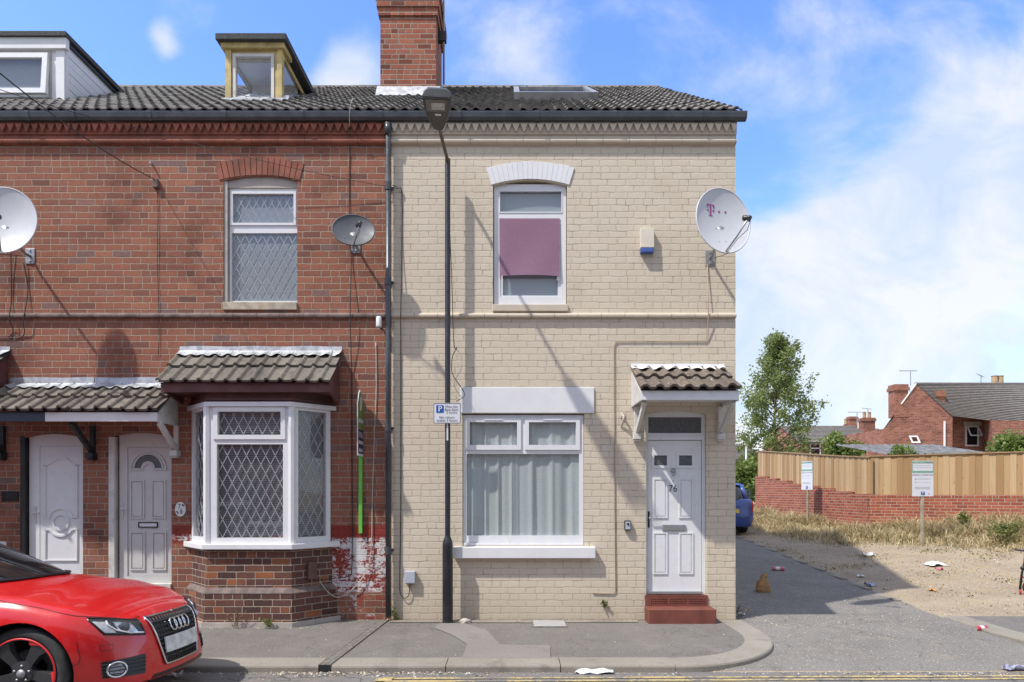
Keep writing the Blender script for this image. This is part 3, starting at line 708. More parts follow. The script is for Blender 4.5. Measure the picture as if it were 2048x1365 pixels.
ROOF_T = .650                                # rise per metre of run
EAVE_Y, EAVE_Z, RIDGE_Y = -.125, 6.485, 4.75
def roof_z(y): return EAVE_Z+(y-EAVE_Y)*ROOF_T
X0, X1, X2, X3 = -10.6, -5.377, -1.553, 2.882     # party lines
TOPZ = 6.475
def cornice(parent, xa, xb, mats, seed):
    m1, m2 = mats
    b = MB().fac()                            # header course under the gutter
    x = xa
    b.slab(xa, xb, fz(254), TOPZ, [], 0, .062)
    b.face([(xa, 0, fz(254)), (xb, 0, fz(254)), (xb, .062, fz(254)), (xa, .062, fz(254))])
    rr = random.Random(seed)
    while x < xb-.02:
        w = min(.118, xb-x); j = rr.uniform(-.003, .003)
        b.box(x+.004, x+w-.005, .062, .074+j, fz(252.5), fz(241.5)); x += .118
    # toothed course
    zt, zb_ = fz(254.5), fz(269.5); step = .1035; x = xa
    b.slab(xa, xb, fz(273), zt, [], 0, .050)
    while x < xb-.03:
        w = min(step, xb-x)
        q = [(x+.004, zt), (x+w-.004, zt), (x+w/2+.006, zb_), (x+w/2-.006, zb_)]
        f = [(a, .088, z) for a, z in q]; k = [(a, .05, z) for a, z in q]
        b.face(f)
        for i in range(4): b.face([k[i], k[(i+1) % 4], f[(i+1) % 4], f[i]])
        x += step
    # roll moulding
    prof = [(.0, fz(273)), (.030, fz(273)), (.034, fz(280)), (.042, fz(281.5)), (.058, fz(283)), (.064, fz(286)), (.058, fz(289)), (.044, fz(290.5)), (.0, fz(291.5))]
    xx = xa
    while xx < xb-.01:
        w = min(.34, xb-xx); a0, a1 = xx+.002, xx+w-.002
        for (n0, z0), (n1, z1) in zip(prof, prof[1:]): b.face([(a0, n0, z0), (a1, n0, z0), (a1, n1, z1), (a0, n1, z1)])
        for a in (a0, a1): b.face([(a, n_, z_) for n_, z_ in prof])
        xx += .34
    b.build('cornice', m2, parent)
def string_course(parent, xa, xb, mat):
    b = MB().fac(); xx = xa; z0, z1 = fz(637.5), fz(627)
    while xx < xb-.01:
        w = min(.30, xb-xx); a0, a1 = xx+.0025, xx+w-.0025
        prof = [(0, z0+.004), (.022, z0), (.050, z0+.014), (.052, z0+.034), (.046, z1-.018), (0, z1+.006)]
        for (n0, c0), (n1, c1) in zip(prof, prof[1:]): b.face([(a0, n0, c0), (a1, n0, c0), (a1, n1, c1), (a0, n1, c1)])
        for a in (a0, a1): b.face([(a, n_, z_) for n_, z_ in prof])
        xx += .30
    b.build('string_course', mat, parent)
def gutter(parent, xa, xb, brackets, joints):
    b = MB().fac(); zt = 6.478; r = .058; nb = .085
    prof = [(nb+.062, zt), (nb+.062+.012, zt), (nb+.072, zt-.02), (nb+.062, zt-.07), (nb+.035, zt-.098), (nb-.01, zt-.10), (nb-.045, zt-.07), (nb-.052, zt), (nb-.046, zt), (nb-.04, zt-.06), (nb-.008, zt-.088), (nb+.03, zt-.088), (nb+.052, zt-.065)]
    n = len(prof); A = [b.pt((xa, *p)) for p in prof]; B = [b.pt((xb, *p)) for p in prof]
    for k in range(n): b.idx([A[k], A[(k+1) % n], B[(k+1) % n], B[k]])
    for px in joints:
        x = fx(px); w = .028
        b.prism([(nb+.066+.012, zt+.004), (nb+.078, zt-.02), (nb+.068, zt-.074), (nb+.038, zt-.104), (nb-.014, zt-.106), (nb-.05, zt-.07)], x-w, x+w, axis=0)
    b.face([(xb, *p) for p in prof[:8]])
    b.build('gutter', M['gutter'], parent)
    f = MB().fac(); f.box(xa, xb, .010, .030, TOPZ+.001, TOPZ+.04); f.build('fascia', M['black'], parent)
def house(name, label, xa, xb, wall_mat, holes, gable_right=False):
    t = thing(name, label, 'house', (((xa+xb)/2), 0, 0))
    b = MB().fac()
    b.slab(xa, xb, -.25, TOPZ, holes, -.10, 0)
    for h in holes:
        if len(h) > 4 and h[4]: arch_fill(b, h[0], h[1], h[3], h[4], -.10, 0)
    b.T = None
    YB = 2*RIDGE_Y+.2
    def gable(x):
        b.face([(x, 0, -.25), (x, YB, -.25), (x, YB, 6.35), (x, RIDGE_Y, roof_z(RIDGE_Y)-.06), (x, 0, 6.45)])
    gable(xa+.001); gable(xb)
    b.face([(xa, YB, -.25), (xb, YB, -.25), (xb, YB, 6.4), (xa, YB, 6.4)])
    b.face([(xa, .101, -.2), (xb, .101, -.2), (xb, .101, 6.2), (xa, .101, 6.2)])     # inner lining keeps rooms dark
    b.build('wall', wall_mat, t, fixn=False)
    r = MB(); L = math.hypot(RIDGE_Y-EAVE_Y, (RIDGE_Y-EAVE_Y)*ROOF_T)
    xr = xb+.04 if gable_right else xb
    tile_roof(r, (xa, EAVE_Y, EAVE_Z), (1, 0, 0), (0, 1, ROOF_T), xr-xa, L, seed=int(abs(xa)*10), u0=xa+20, jit=.007, rh=.027)
    r.face([(xa, RIDGE_Y, roof_z(RIDGE_Y)+.01), (xr, RIDGE_Y, roof_z(RIDGE_Y)+.01), (xr, YB+.2, EAVE_Z), (xa, YB+.2, EAVE_Z)], uv=[(0, 0), (3, 0), (3, 5), (0, 5)])
    ro = r.build('roof', M['tile'], t, fixn=False)
    k = MB(); x = xa
    while x < xr-.05:                          # ridge tiles
        w = min(.45, xr-x); prof = [(-.13, -.075), (-.10, -.02), (-.05, .018), (0, .03), (.05, .018), (.10, -.02), (.13, -.075)]
        zz = roof_z(RIDGE_Y)+.03+random.uniform(-.004, .004)
        A = [k.pt((x+.004, RIDGE_Y+p, zz+q)) for p, q in prof]; B = [k.pt((x+w-.004, RIDGE_Y+p, zz+q)) for p, q in prof]
        for i in range(6): k.idx([A[i], A[i+1], B[i+1], B[i]])
        x += .45
    k.build('ridge_tiles', M['tile'], ro, fixn=False)
    if gable_right:
        g = MB(); g.prism([(EAVE_Y+.02, EAVE_Z-.09), (EAVE_Y+.02, EAVE_Z+.015), (RIDGE_Y, roof_z(RIDGE_Y)+.0), (RIDGE_Y, roof_z(RIDGE_Y)-.12)], xb+.005, xb+.04, axis=0)
        g.build('verge', M['cream'], ro)
    return t, ro

# door helpers --------------------------------------------------------------
def raised_panel(b, x0, x1, z0, z1, n, w=.022, h=.010):
    b.slab(x0, x1, z0, z1, [(x0+w, x1-w, z0+w, z1-w)], n, n+h)
    b.slab(x0+w*1.8, x1-w*1.8, z0+w*1.8, z1-w*1.8, [], n, n+h*.7)
def curve_strip(b, pts, w, n0, n1):
    """raised moulding along a polyline in the (a, z) plane"""
    L = []; R = []
    for i, p in enumerate(pts):
        d = Vector(pts[min(i+1, len(pts)-1)])-Vector(pts[max(i-1, 0)]); d.normalize(); s = Vector((-d.y, d.x))*w/2
        L.append((p[0]+s.x, p[1]+s.y)); R.append((p[0]-s.x, p[1]-s.y))
    for i in range(len(pts)-1):
        b.face([(*[L[i][0]], n1, L[i][1]), (L[i+1][0], n1, L[i+1][1]), (R[i+1][0], n1, R[i+1][1]), (R[i][0], n1, R[i][1])])
        b.face([(L[i][0], n0, L[i][1]), (L[i+1][0], n0, L[i+1][1]), (L[i+1][0], n1, L[i+1][1]), (L[i][0], n1, L[i][1])])
        b.face([(R[i][0], n0, R[i][1]), (R[i+1][0], n0, R[i+1][1]), (R[i+1][0], n1, R[i+1][1]), (R[i][0], n1, R[i][1])])
def lever(parent, x, z, n, sgn, mat, plate_h=.21, blade=.10, pmat=None):
    b = MB().fac(); b.box(x-.016, x+.016, n, n+.012, z-plate_h*.62, z+plate_h*.38)
    h = b.build('handle', M[pmat or mat], parent, bevel=.004)
    c = MB().fac(); c.tube([(x, n+.012, z), (x, n+.048, z), (x+sgn*.02, n+.05, z), (x+sgn*blade, n+.046, z-.004)], .0085, 8)
    c.build('lever', M[mat], h, smooth=True)
    return h
def brace(b, x, n_out, ztop, zbot, w=.07, t=.055, foot=True):
    """timber canopy bracket: wall post, sloping strut and a foot block"""
    b.box(x-t/2, x+t/2, .002, .05, zbot, ztop)
    N = 10; pts = []
    for k in range(N+1):
        f = k/N; pts.append((.05+(n_out-.05)*f - .03*math.sin(math.pi*f), zbot+.05+(ztop-zbot-.05)*f - .035*math.sin(math.pi*f)))
    A = []; B = []
    for i, p in enumerate(pts):
        d = Vector(pts[min(i+1, N)])-Vector(pts[max(i-1, 0)]); d.normalize(); s = Vector((-d.y, d.x))*w/2
        A.append((p[0]+s.x, p[1]+s.y)); B.append((p[0]-s.x, p[1]-s.y))
    for i in range(N):
        b.prism([A[i], A[i+1], B[i+1], B[i]], x-t*.4, x+t*.4, axis=0)
    if foot:
        b.box(x-t*.85, x+t*.85, .002, .115, zbot-.05, zbot+.02)
        b.box(x-t*.65, x+t*.65, .002, .085, zbot-.075, zbot-.05)
def flashing(parent, xa, xb, z0, z1, slope, n_out=.012, mat='lead', drop=.12):
    b = MB().fac(); N = int((xb-xa)/.03); top = []; mid = []; low = []
    for i in range(N+1):
        x = xa+(xb-xa)*i/N; wv = .012*math.sin((x-xa)/.15*2*math.pi*.95)+.006*math.sin(x*31)
        top.append(b.pt((x, n_out, z1+.004*math.sin(x*9)))); mid.append(b.pt((x, n_out+.004, z0))); low.append(b.pt((x, n_out+drop, z0-drop*slope+.028+wv)))
    for i in range(N):
        b.idx([top[i], top[i+1], mid[i+1], mid[i]]); b.idx([mid[i], mid[i+1], low[i+1], low[i]])
    for i in range(0, N, 1): pass
    return b.build('flashing', M[mat], parent)
# ---------------------------------------------------------------- number 76, the cream end house
h76, roof76 = house('terraced_house', 'cream painted brick end terrace house with a white front door', X2, X3, M['cream_brick'],
    [(fx(986), fx(1134), fz(612), fz(361), .07), (fx(925), fx(1168.5), fz(1092), fz(828)), (fx(1292), fx(1413), -.25, fz(822), .045)], gable_right=True)
cornice(h76, X2, X3, (None, M['cream']), 3); string_course(h76, X2, X3, M['cream'])
gutter(h76, X2+.002, X3+.10, [], [920, 1073, 1226, 1395])
b = MB().fac(); voussoirs(b, fx(985), fx(1136), fz(359), .07, .225, 17, .014, gap=.002); b.build('arch', M['white'], h76)
# upper window
b = MB().fac(); xa, xb, za, zb_ = fx(988), fx(1132.5), fz(609), fz(366)
up = (fx(998.5), fx(1124.5), fz(423), fz(379)); lo = (fx(1000), fx(1122.5), fz(592), fz(438))
b.slab(xa, xb, za, zb_, [up, lo], -.095, -.045)
rect_ring(b, up[0]-.004, up[1]+.004, up[2]-.004, up[3]+.004, .014, -.045, -.038)
win = b.build('window', M['pvc'], h76, bevel=.004)
b = MB().fac(); sash = (fx(1005.5), fx(1115), fz(592), fz(555)); b.slab(lo[0], lo[1], lo[2], lo[3], [(fx(1005.5), fx(1116), fz(589), fz(443))], -.085, -.055); b.build('sash', M['pvc'], win, bevel=.004)
panes(win, b, [up, lo], -.075)
b = MB().fac(); b.face([(xa, -.099, za), (xb, -.099, za), (xb, -.099, zb_), (xa, -.099, zb_)]); b.build('net_curtain', M['net'], win)
b = MB().fac()                                           # purple fabric hung in the opening, bottom edge curling forward
N, K = 24, 18; ids = []
for j in range(K+1):
    f = j/K; z = fz(435)+(fz(552)-fz(435))*f; row = []
    for i in range(N+1):
        g = i/N; x = fx(998.5)+(fx(1120)-fx(998.5))*g - .012*f*(g-.5)
        n = -.034 + .030*f**2.2 + .006*math.sin(g*7+f*4)*f + .012*f*(1-g)
        row.append(b.pt((x, n, z + .01*math.sin(g*3.1)*f - .02*f*(g < .02))))
    ids.append(row)
for j in range(K):
    for i in range(N): b.idx([ids[j][i], ids[j][i+1], ids[j+1][i+1], ids[j+1][i]])
b.build('fabric_blind', M['purple'], win, smooth=True)
b = MB().fac(); b.box(fx(1114), fx(1119), -.035, -.028, fz(560), fz(483)); b.build('blind_cord', M['pvc'], win)
b = MB().fac(); b.box(fx(985), fx(1136), -.06, .035, fz(624), fz(610.5)); b.build('window_sill', M['cream'], win, bevel=.006)
# ground floor window
b = MB().fac(); b.box(fx(920.5), fx(1188), .004, .022, fz(827), fz(775)); b.build('lintel', M['white'], h76, bevel=.006)
xa, xb, za, zb_ = fx(926), fx(1167.5), fz(1086), fz(830)
low = (fx(933), fx(1158.5), fz(1072), fz(908)); tl = (fx(939.5), fx(1034), fz(890), fz(844.5)); tr = (fx(1058), fx(1152), fz(890), fz(844.5))
b = MB().fac(); b.slab(xa, xb, za, zb_, [low, (fx(936), fx(1040), fz(896), fz(836)), (fx(1052), fx(1160), fz(896), fz(836))], -.095, -.03)
b.box(xa, xb, -.09, -.012, fz(1092), fz(1086.3))
win = b.build('window', M['pvc'], h76, bevel=.005)
for q in (tl, tr):
    c = MB().fac(); o0, o1 = q[0]-.052, q[1]+.052; c.slab(o0, o1, q[2]-.065, q[3]+.055, [q], -.06, -.012); s = c.build('opening_light', M['pvc'], win, bevel=.008)
    c = MB().fac(); mx_ = (q[0]+q[1])/2; c.box(mx_-.12, mx_+.12, -.012, -.004, q[3]+.022, q[3]+.036); c.build('vent', M['pvc'], s if False else win, bevel=.002)
panes(win, b, [low, tl, tr], -.05)
b = MB().fac(); wavy(b, xa, fx(1047), za, zb_, -.081, .013, 36, 3); wavy(b, fx(1030), xb, za, zb_, -.078, .017, 24, 8)
b.build('curtain', M['curtain'], win, smooth=True)
b = MB().fac(); b.box(fx(907.5), fx(1189.5), -.08, .098, fz(1116), fz(1093.5)); b.build('window_sill', M['white'], win, bevel=.008)
# door
b = MB().fac(); dx0, dx1 = fx(1297), fx(1406); fan = (fx(1298), fx(1405), fz(866), fz(834))
b.slab(fx(1292.5), fx(1412.5), fz(1191), fz(822)+.02, [(dx0, dx1, fz(1188), fz(879)), fan], -.098, -.05)
b.box(dx0-.03, dx1+.03, -.09, -.042, fz(880), fz(872))
fr = b.build('door_frame', M['pvc'], h76, bevel=.004)
panes(fr, b, [fan], -.07, mat='obscure')
b = MB().fac(); s1 = (fx(1310.5), fx(1336), fz(931), fz(911)); s2 = (fx(1360.5), fx(1386.5), fz(931), fz(911))
b.slab(dx0+.006, dx1-.006, fz(1186), fz(881), [s1, s2], -.09, -.062)
for s in (s1, s2): rect_ring(b, s[0]-.035, s[1]+.035, s[2]-.035, s[3]+.035, .032, -.062, -.050)
for (p0, p1, q0, q1) in ((1308, 1337, 957, 1037), (1360, 1389, 957, 1037), (1308, 1337, 1066, 1150), (1360, 1389, 1066, 1150)): raised_panel(b, fx(p0), fx(p1), fz(q1), fz(q0), -.062, .018, .012)
door = b.build('door', M['pvc'], h76, bevel=.004)
panes(door, b, [s1, s2], -.072, mat='obscure', name='door_light')
lever(door, fx(1298.5), fz(1036), -.062, 1, 'chrome', pmat='black')
b = MB().fac(); b.box(fx(1326), fx(1373), -.062, -.040, fz(1062), fz(1050)); b.build('letterbox', M['galv'], door, bevel=.006)
b = MB().fac(); b.lathe([(.0, .02), (.03, .018), (.034, .0)], (fx(1348.5), -.062, fz(941)), (0, 1, 0), 16)
b.tube([(fx(1348.5)+.022*math.sin(a), -.035, fz(948)+.030*math.cos(a)) for a in [k*2*math.pi/16 for k in range(16)]], .006, 6, closed=True)
b.build('knocker', M['galv'], door, smooth=True)
b = MB().fac(); b.T = None
text_mb(b, '76', (fx(1348), .061, fz(978)), (1, 0, 0), .125, depth=.003, sx=.95); b.build('door_number', M['ink'], door)
b = MB().fac(); b.lathe([(.0, .012), (.007, .011), (.008, 0)], (fx(1348.5), -.062, fz(962)), (0, 1, 0), 10); b.build('spyhole', M['galv'], door)
b = MB().fac(); b.box(dx0, dx1, -.062, -.02, fz(1189), fz(1184)); b.build('threshold', M['galv'], door, bevel=.003)
b = MB().fac()                                           # vent step above the doorstep
holes = []
for g in range(3):
    for i in range(9):
        for j in range(3):
            a = fx(1302)+g*.245+i*.024; z = fz(1208)+j*.026; holes.append((a, a+.013, z, z+.014))
b.slab(fx(1290), fx(1414.5), fz(1214), fz(1191.2), holes, -.05, .02)
b.box(fx(1290), fx(1414.5), -.09, -.05, fz(1214), fz(1191.5)); b.box(fx(1290), fx(1414.5), -.09, .02, fz(1192), fz(1190.8))
st = b.build('air_brick_step', M['sandstone_red'], h76)
b = MB().fac(); b.box(fx(1289), fx(1421), .003, .26, -.02, .178); b.build('doorstep', M['sandstone_red'], h76, bevel=.010)
# tiled canopy over the door of 76
def door_canopy(parent, xa, xb, n_out, z_low, z_high, tile_m, fascia, mat_f, brackets, bz, mat_b, cheeks, roll=.17, fl=(.06, 'lead'), rollw=.07, seed=1, cut=None):
    can = MB(); sl = Vector((0, -n_out, z_low-z_high)); L = sl.length
    tile_roof(can, (xa, -n_out, z_low), (1, 0, 0), -sl, xb-xa, L, course=L/2.0, roll=roll, rollw=rollw, rh=.036, th=.030, seed=seed, n_roll=10, jit=.007)
    c = can.build('canopy', tile_m, parent, fixn=False)
    for (a, e, m) in fascia:
        f = MB().fac(); f.box(a, e, n_out-.055, n_out-.03, z_low-.125, z_low-.012); f.build('fascia', m, c, bevel=.004)
    s = MB().fac(); s.box(xa+.03, xb-.03, .003, n_out-.056, z_low-.070, z_low-.058); s.build('soffit', mat_f, c)
    for x in cheeks:
        q = MB().fac(); q.prism([(.003, z_low-.13), (n_out-.056, z_low-.13), (n_out-.056, z_low-.02), (.003, z_high-.02)], x-.012, x+.012, axis=0); q.build('cheek', M['white_old'] if mat_b is M['black'] or True else mat_b, c)
    flashing(c, xa+.0, xb-.0, z_high+.03, z_high+.03+fl[0], (z_high-z_low)/n_out, mat=fl[1], drop=.14)
    for x, m in brackets:
        q = MB().fac(); brace(q, x, n_out-.10, z_low-.13, bz); q.build('bracket', m, c, bevel=.003)
    return c
door_canopy(h76, 1.53, 2.735, .66, 2.80+.075, 3.235, M['tile_lichen'], [(1.545, 2.72, M['white'])], M['white'],
    [(1.60, M['white_old']), (2.675, M['white_old'])], fz(872), M['white_old'], (1.55, 2.715), roll=.172, fl=(.035, 'white'), rollw=.11, seed=4)

# ---------------------------------------------------------------- numbers 78 and 80, red brick
def mir(x): return 2*X1-x
def mh(h): return (mir(h[1]), mir(h[0]), *h[2:])
d78 = (fx(217), fx(343), -.25, fz(866), .06); w78 = (fx(447), fx(594.5), fz(606), fz(352), .065)
h78, roof78 = house('terraced_house', 'red brick mid terrace house with a white bay window and yellow framed dormer', X1, X2, M['red_brick'], [d78, w78])
d80 = (fx(46), fx(166), -.25, fz(868), .055)
h80, roof80 = house('terraced_house', 'red brick terrace house with a wide white clad dormer, at the left edge', X0, X1, M['red_brick'], [d80, mh(w78)])
for h, a, e, s in ((h78, X1, X2-.002, 5), (h80, X0, X1, 6)):
    cornice(h, a, e, (None, M['red_stone']), s); string_course(h, a, e, M['dark_stone'])
gutter(h78, X1+.002, X2, [], [310, 458, 610, 765]); gutter(h80, X0, X1, [], [70, 160])
def upper_window(h, f, w):
    b = MB().fac(); X = lambda px: f(fx(px))
    def bx_(a, c, z0, z1): x0, x1 = sorted((X(a), X(c))); return (x0, x1, fz(z1), fz(z0))
    x0, x1 = sorted((w[0], w[1]))
    v = MB().fac(); voussoirs(v, x0-.04, x1+.02, fz(352)+.01, .065, .225, 15, .010, gap=.010); v.build('arch', M['red_stone'], h)
    o = bx_(455.5, 593.5, 374, 604); up = bx_(462.5, 585, 385, 443.5); lo = bx_(460, 592, 463.5, 600)
    b.slab(o[0], o[1], o[2], o[3]+.0, [up, lo], -.095, -.055)
    rect_ring(b, up[0]-.03, up[1]+.03, up[2]-.03, up[3]+.03, .03, -.055, -.040)
    win = b.build('window', M['pvc'], h, bevel=.004)
    panes(win, b, [up], -.075, lead=(.100, .178, .004)); panes(win, b, [lo], -.075, lead=(.112, .215, .004))
    c = MB().fac(); c.face([(o[0], -.098, o[2]), (o[1], -.098, o[2]), (o[1], -.098, o[3]), (o[0], -.098, o[3])]); c.build('blind', M['blindpale'], win)
    c = MB().fac(); c.slab(w[0]+.046, w[1]-.001, fz(373.8), fz(352.5), [], -.099, -.035); c.box(w[0]+.001, w[0]+.045, -.099, -.012, fz(605), fz(362)); c.build('reveal', M['render'], win)
    c = MB().fac(); c.box(w[0]-.0, w[1]+.0, -.06, .030, fz(621), fz(605.5)); c.build('window_sill', M['stone'], win, bevel=.006)
upper_window(h78, lambda x: x, w78); upper_window(h80, mir, mh(w78))

def bay(h, f, glass_lead=True):
    """canted bay: f maps x (identity, or mirrored for the neighbour)"""
    Pw0, Pf0, Pf1, Pw1 = (-4.14, 0), (-3.751, -.42), (-2.707, -.42), (-2.315, 0)
    ring = [Pw0, Pf0, Pf1, Pw1]
    def off(d):                                # outline pushed outwards
        k = d*.42
        return [(Pw0[0]-d*1.4, 0), (Pf0[0]-k, Pf0[1]-d), (Pf1[0]+k, Pf1[1]-d), (Pw1[0]+d*1.4, 0)]
    def pm(pl): 
        q = [(f(x), y) for x, y in pl]; return q if q[0][0] < q[-1][0] else q[::-1]
    bayo = MB(); bayo.prism(pm(off(0)) , .47, .946, caps=False); base = None
    lowr = MB()
    bayo.prism(pm(off(.045)), -.1, .40, caps=False)
    bw = bayo.build('bay_wall', M['bay_brick'], h, fixn=False)
    ch = MB(); a = pm(off(.048)); c = pm(off(.0)); N = len(a)
    for k in range(N-1):
        ch.face([(*a[k], .40), (*a[k+1], .40), (*a[k+1], .412), (*a[k], .412)]); ch.face([(*a[k], .412), (*a[k+1], .412), (*c[k+1], .475), (*c[k], .475)])
    ch.build('plinth_course', M['dark_stone'], bw)
    ft = MB(); ft.prism(pm(off(.075)), -.1, .055); ft.build('footing', M['render'], bw)
    s = MB(); s.prism(pm(off(.07)), .945, 1.013); s.build('bay_sill', M['white'], h, bevel=.008)
    zt = 2.745
    R = pm(ring)
    win = None
    for k in range(3):
        p0, p1 = R[k], R[k+1]; b = MB().frame(p0, (p1[0]-p0[0], p1[1]-p0[1])); L = math.hypot(p1[0]-p0[0], p1[1]-p0[1])
        if k == 1:
            lo = (.125, L-.105, 1.085, 2.235); up = (.145, L-.125, 2.36, 2.62)
            b.slab(.03, L-.03, 1.013, zt-.05, [lo, (.10, L-.09, 2.30, 2.675)], -.07, .0)
            w = b.build('bay_window', M['pvc'], h, bevel=.005)
            c = MB().frame(p0, (p1[0]-p0[0], p1[1]-p0[1])); rect_ring(c, .085, L-.075, 2.295, 2.69, .055, -.05, .016); c.build('opening_light', M['pvc'], w, bevel=.007)
            panes(w, b, [lo, up], -.035, lead=(.118, .225, .0038))
        else:
            lo = (.09, L-.09, 1.085, 2.66)
            b.slab(.03, L-.03, 1.013, zt-.05, [lo], -.07, 0)
            w = b.build('bay_window', M['pvc'], h, bevel=.005)
            panes(w, b, [lo], -.035, lead=(.118, .225, .0038))
        c = MB().frame(p0, (p1[0]-p0[0], p1[1]-p0[1])); c.face([(0.06, -.085, 1.0), (L-.06, -.085, 1.0), (L-.06, -.085, 2.7), (0.06, -.085, 2.7)]); c.build('venetian_blind', M['slats'], w)
    for p in R[1:3]: pst = MB(); pst.lathe([(.048, 1.013), (.048, zt-.05)], (p[0], p[1]+.02, 0), n=8); pst.build('corner_post', M['pvc'], h)
    hd = MB(); hd.prism(pm(off(.035)), zt-.05, zt+.008); hd.build('head_rail', M['pvc'], h, bevel=.004)
    mb_ = MB(); mb_.prism(pm(off(.0)), zt+.008, zt+.17, caps=False); mb_.prism(pm(off(.02)), zt+.03, zt+.05); mb_.build('head_board', M['maroon'], h)
    # canopy
    x0, x1 = sorted((f(-4.29), f(-2.19))); no = .56; zl, zh = 2.975, 3.44
    can = MB(); sl = Vector((0, -no, zl-zh)); Ls = sl.length
    tile_roof(can, (x0, -no, zl), (1, 0, 0), -sl, x1-x0, Ls, course=Ls/2, roll=.163, rollw=.062, rh=.030, th=.028, seed=9, n_roll=12, jit=.006)
    c = can.build('canopy', M['tile_canopy'], h, fixn=False)
    q = MB().fac(); q.box(x0+.03, x1-.03, no-.06, no-.035, zl-.115, zl+.0); q.box(x0+.03, x1-.03, .003, no-.061, zl-.10, zl-.085)
    for x in (x0+.045, x1-.045): q.prism([(.003, zl-.20), (no-.062, zl-.10), (no-.062, zl-.01), (.003, zh-.03)], x-.012, x+.012, axis=0)
    q.build('fascia', M['maroon'], c)
    flashing(c, x0+.01, x1-.0, zh+.03, zh+.085, (zh-zl)/no, drop=.13)
bay(h78, lambda x: x); bay(h80, mir)
b = MB().fac(); bx0 = -2.60; b = MB().frame((-2.707, -.42), (.392, .42)); b.box(.20, .32, .002, .06, .56, .77); b.build('meter_box', M['brown_plastic'], h78, bevel=.008)
# shared door canopy of 78 and 80
door_canopy(h78, X1+.005, -4.285, .55, 2.63, 3.02, M['tile_canopy'], [(fx(148)-.02, -4.31, M['white'])], M['white_old'],
    [(-4.315, M['white_old'])], fz(905), M['white_old'], (-4.315,), roll=.163, rollw=.062, seed=14, fl=(.075, 'lead'))
door_canopy(h80, mir(-4.285), X1-.005, .55, 2.63, 3.02, M['tile_canopy'], [(mir(-4.31), fx(148)-.025, M['navy'])], M['black'],
    [(fx(188), M['black']), (fx(8), M['black'])], fz(910), M['black'], (), roll=.163, rollw=.062, seed=15, fl=(.075, 'lead'))
# door of 78
b = MB().fac(); lf = (fx(250), fx(333), fz(1154), fz(894))
b.slab(fx(234), fx(342.5), fz(1172), fz(866)+.02, [lf], -.098, -.055)
fr = b.build('door_frame', M['pvc_grey'], h78, bevel=.005)
b = MB().fac(); b.box(fx(217.5), fx(229), -.09, .004, fz(1170), fz(874)); b.box(fx(217.5), fx(343), -.09, .03, -.02, fz(1168)); b.build('reveal', M['white_old'], fr)
b = MB().fac()
cxd = (lf[0]+lf[1])/2; fanr = .185; fz0 = fz(938)
b.slab(lf[0]+.004, lf[1]-.004, lf[2]+.003, lf[3]-.003, [], -.09, -.066)
for (p0, p1, q0, q1) in ((255, 284, 960, 1038), (298, 327, 960, 1038), (255, 285, 1064, 1142), (299, 328, 1064, 1142)): raised_panel(b, fx(p0), fx(p1), fz(q1), fz(q0), -.066, .018, .014)
arc = lambda r, z, a0=0, a1=math.pi, n=18, cx=cxd: [(cx+r*math.cos(a0+(a1-a0)*k/n), z+r*math.sin(a0+(a1-a0)*k/n)) for k in range(n+1)]
outer = arc(.225, fz0); curve_strip(b, outer, .022, -.066, -.05); curve_strip(b, [(cxd-.236, fz0-.01), (cxd-.08, fz0-.01)] + arc(.075, fz0-.005, math.pi, 0, 10) + [(cxd+.236, fz0-.01)], .020, -.066, -.05)
door = b.build('door', M['pvc_grey'], h78, bevel=.003)
b = MB().fac(); pts = arc(.175, fz0+.012) ; inn_ = arc(.085, fz0+.012)
for k in range(18): b.face([(pts[k][0], -.064, pts[k][1]), (pts[k+1][0], -.064, pts[k+1][1]), (inn_[k+1][0], -.064, inn_[k+1][1]), (inn_[k][0], -.064, inn_[k][1])])
b.build('fan_light', M['obscure'], door)
b = MB().fac(); curve_strip(b, arc(.185, fz0+.012), .018, -.066, -.052); curve_strip(b, arc(.08, fz0+.012), .016, -.066, -.052); b.build('fan_light_trim', M['pvc_grey'], door)
b = MB().fac(); rect_ring(b, fx(272), fx(311), fz(1056), fz(1045), .012, -.066, -.05); b.box(fx(272)+.012, fx(311)-.012, -.066, -.058, fz(1056)+.012, fz(1045)-.012)
o = b.build('letterbox', [M['carblack'], M['pvc']], door)
for p in o.data.polygons[-6:]: p.material_index = 1
lever(door, fx(239.5), fz(1018), -.055, 1, 'pvc_grey', blade=.085)
# door of 80
b = MB().fac(); lf = (fx(73), fx(161), fz(1150), fz(892))
b.slab(fx(52), fx(165.5), fz(1172), fz(868)+.02, [lf], -.098, -.06); fr = b.build('door_frame', M['pvc'], h80, bevel=.005)
b = MB().fac(); b.box(fx(41), fx(49.5), -.09, .006, 0, fz(872)); b.build('reveal', M['black'], fr)
b = MB().fac(); b.slab(lf[0]+.004, lf[1]-.004, lf[2]+.003, lf[3]-.003, [], -.09, -.064)
cxd = fx(115.5); c0 = fz(1045)
b_ = lambda pts, w=.024: curve_strip(b, pts, w, -.064, -.050)
xl, xr = fx(84), fx(148)
up_l = [(xl-.02, fz(930)), (xl+.02, fz(930)), (xl+.08, fz(925)), (xl+.15, fz(917)), (cxd, fz(916)), (xr-.15, fz(917)), (xr-.08, fz(925)), (xr-.02, fz(930)), (xr+.02, fz(930))]
b_(up_l); b_([(xl, fz(930)), (xl, fz(1036)), (cxd-.15, fz(1036))]+arc(.16, c0+.02, math.radians(150), math.radians(30), 12, cxd)+[(cxd+.15, fz(1036)), (xr, fz(1036)), (xr, fz(930))])
b_(arc(.1, c0, 0, 2*math.pi, 24, cxd), .03)
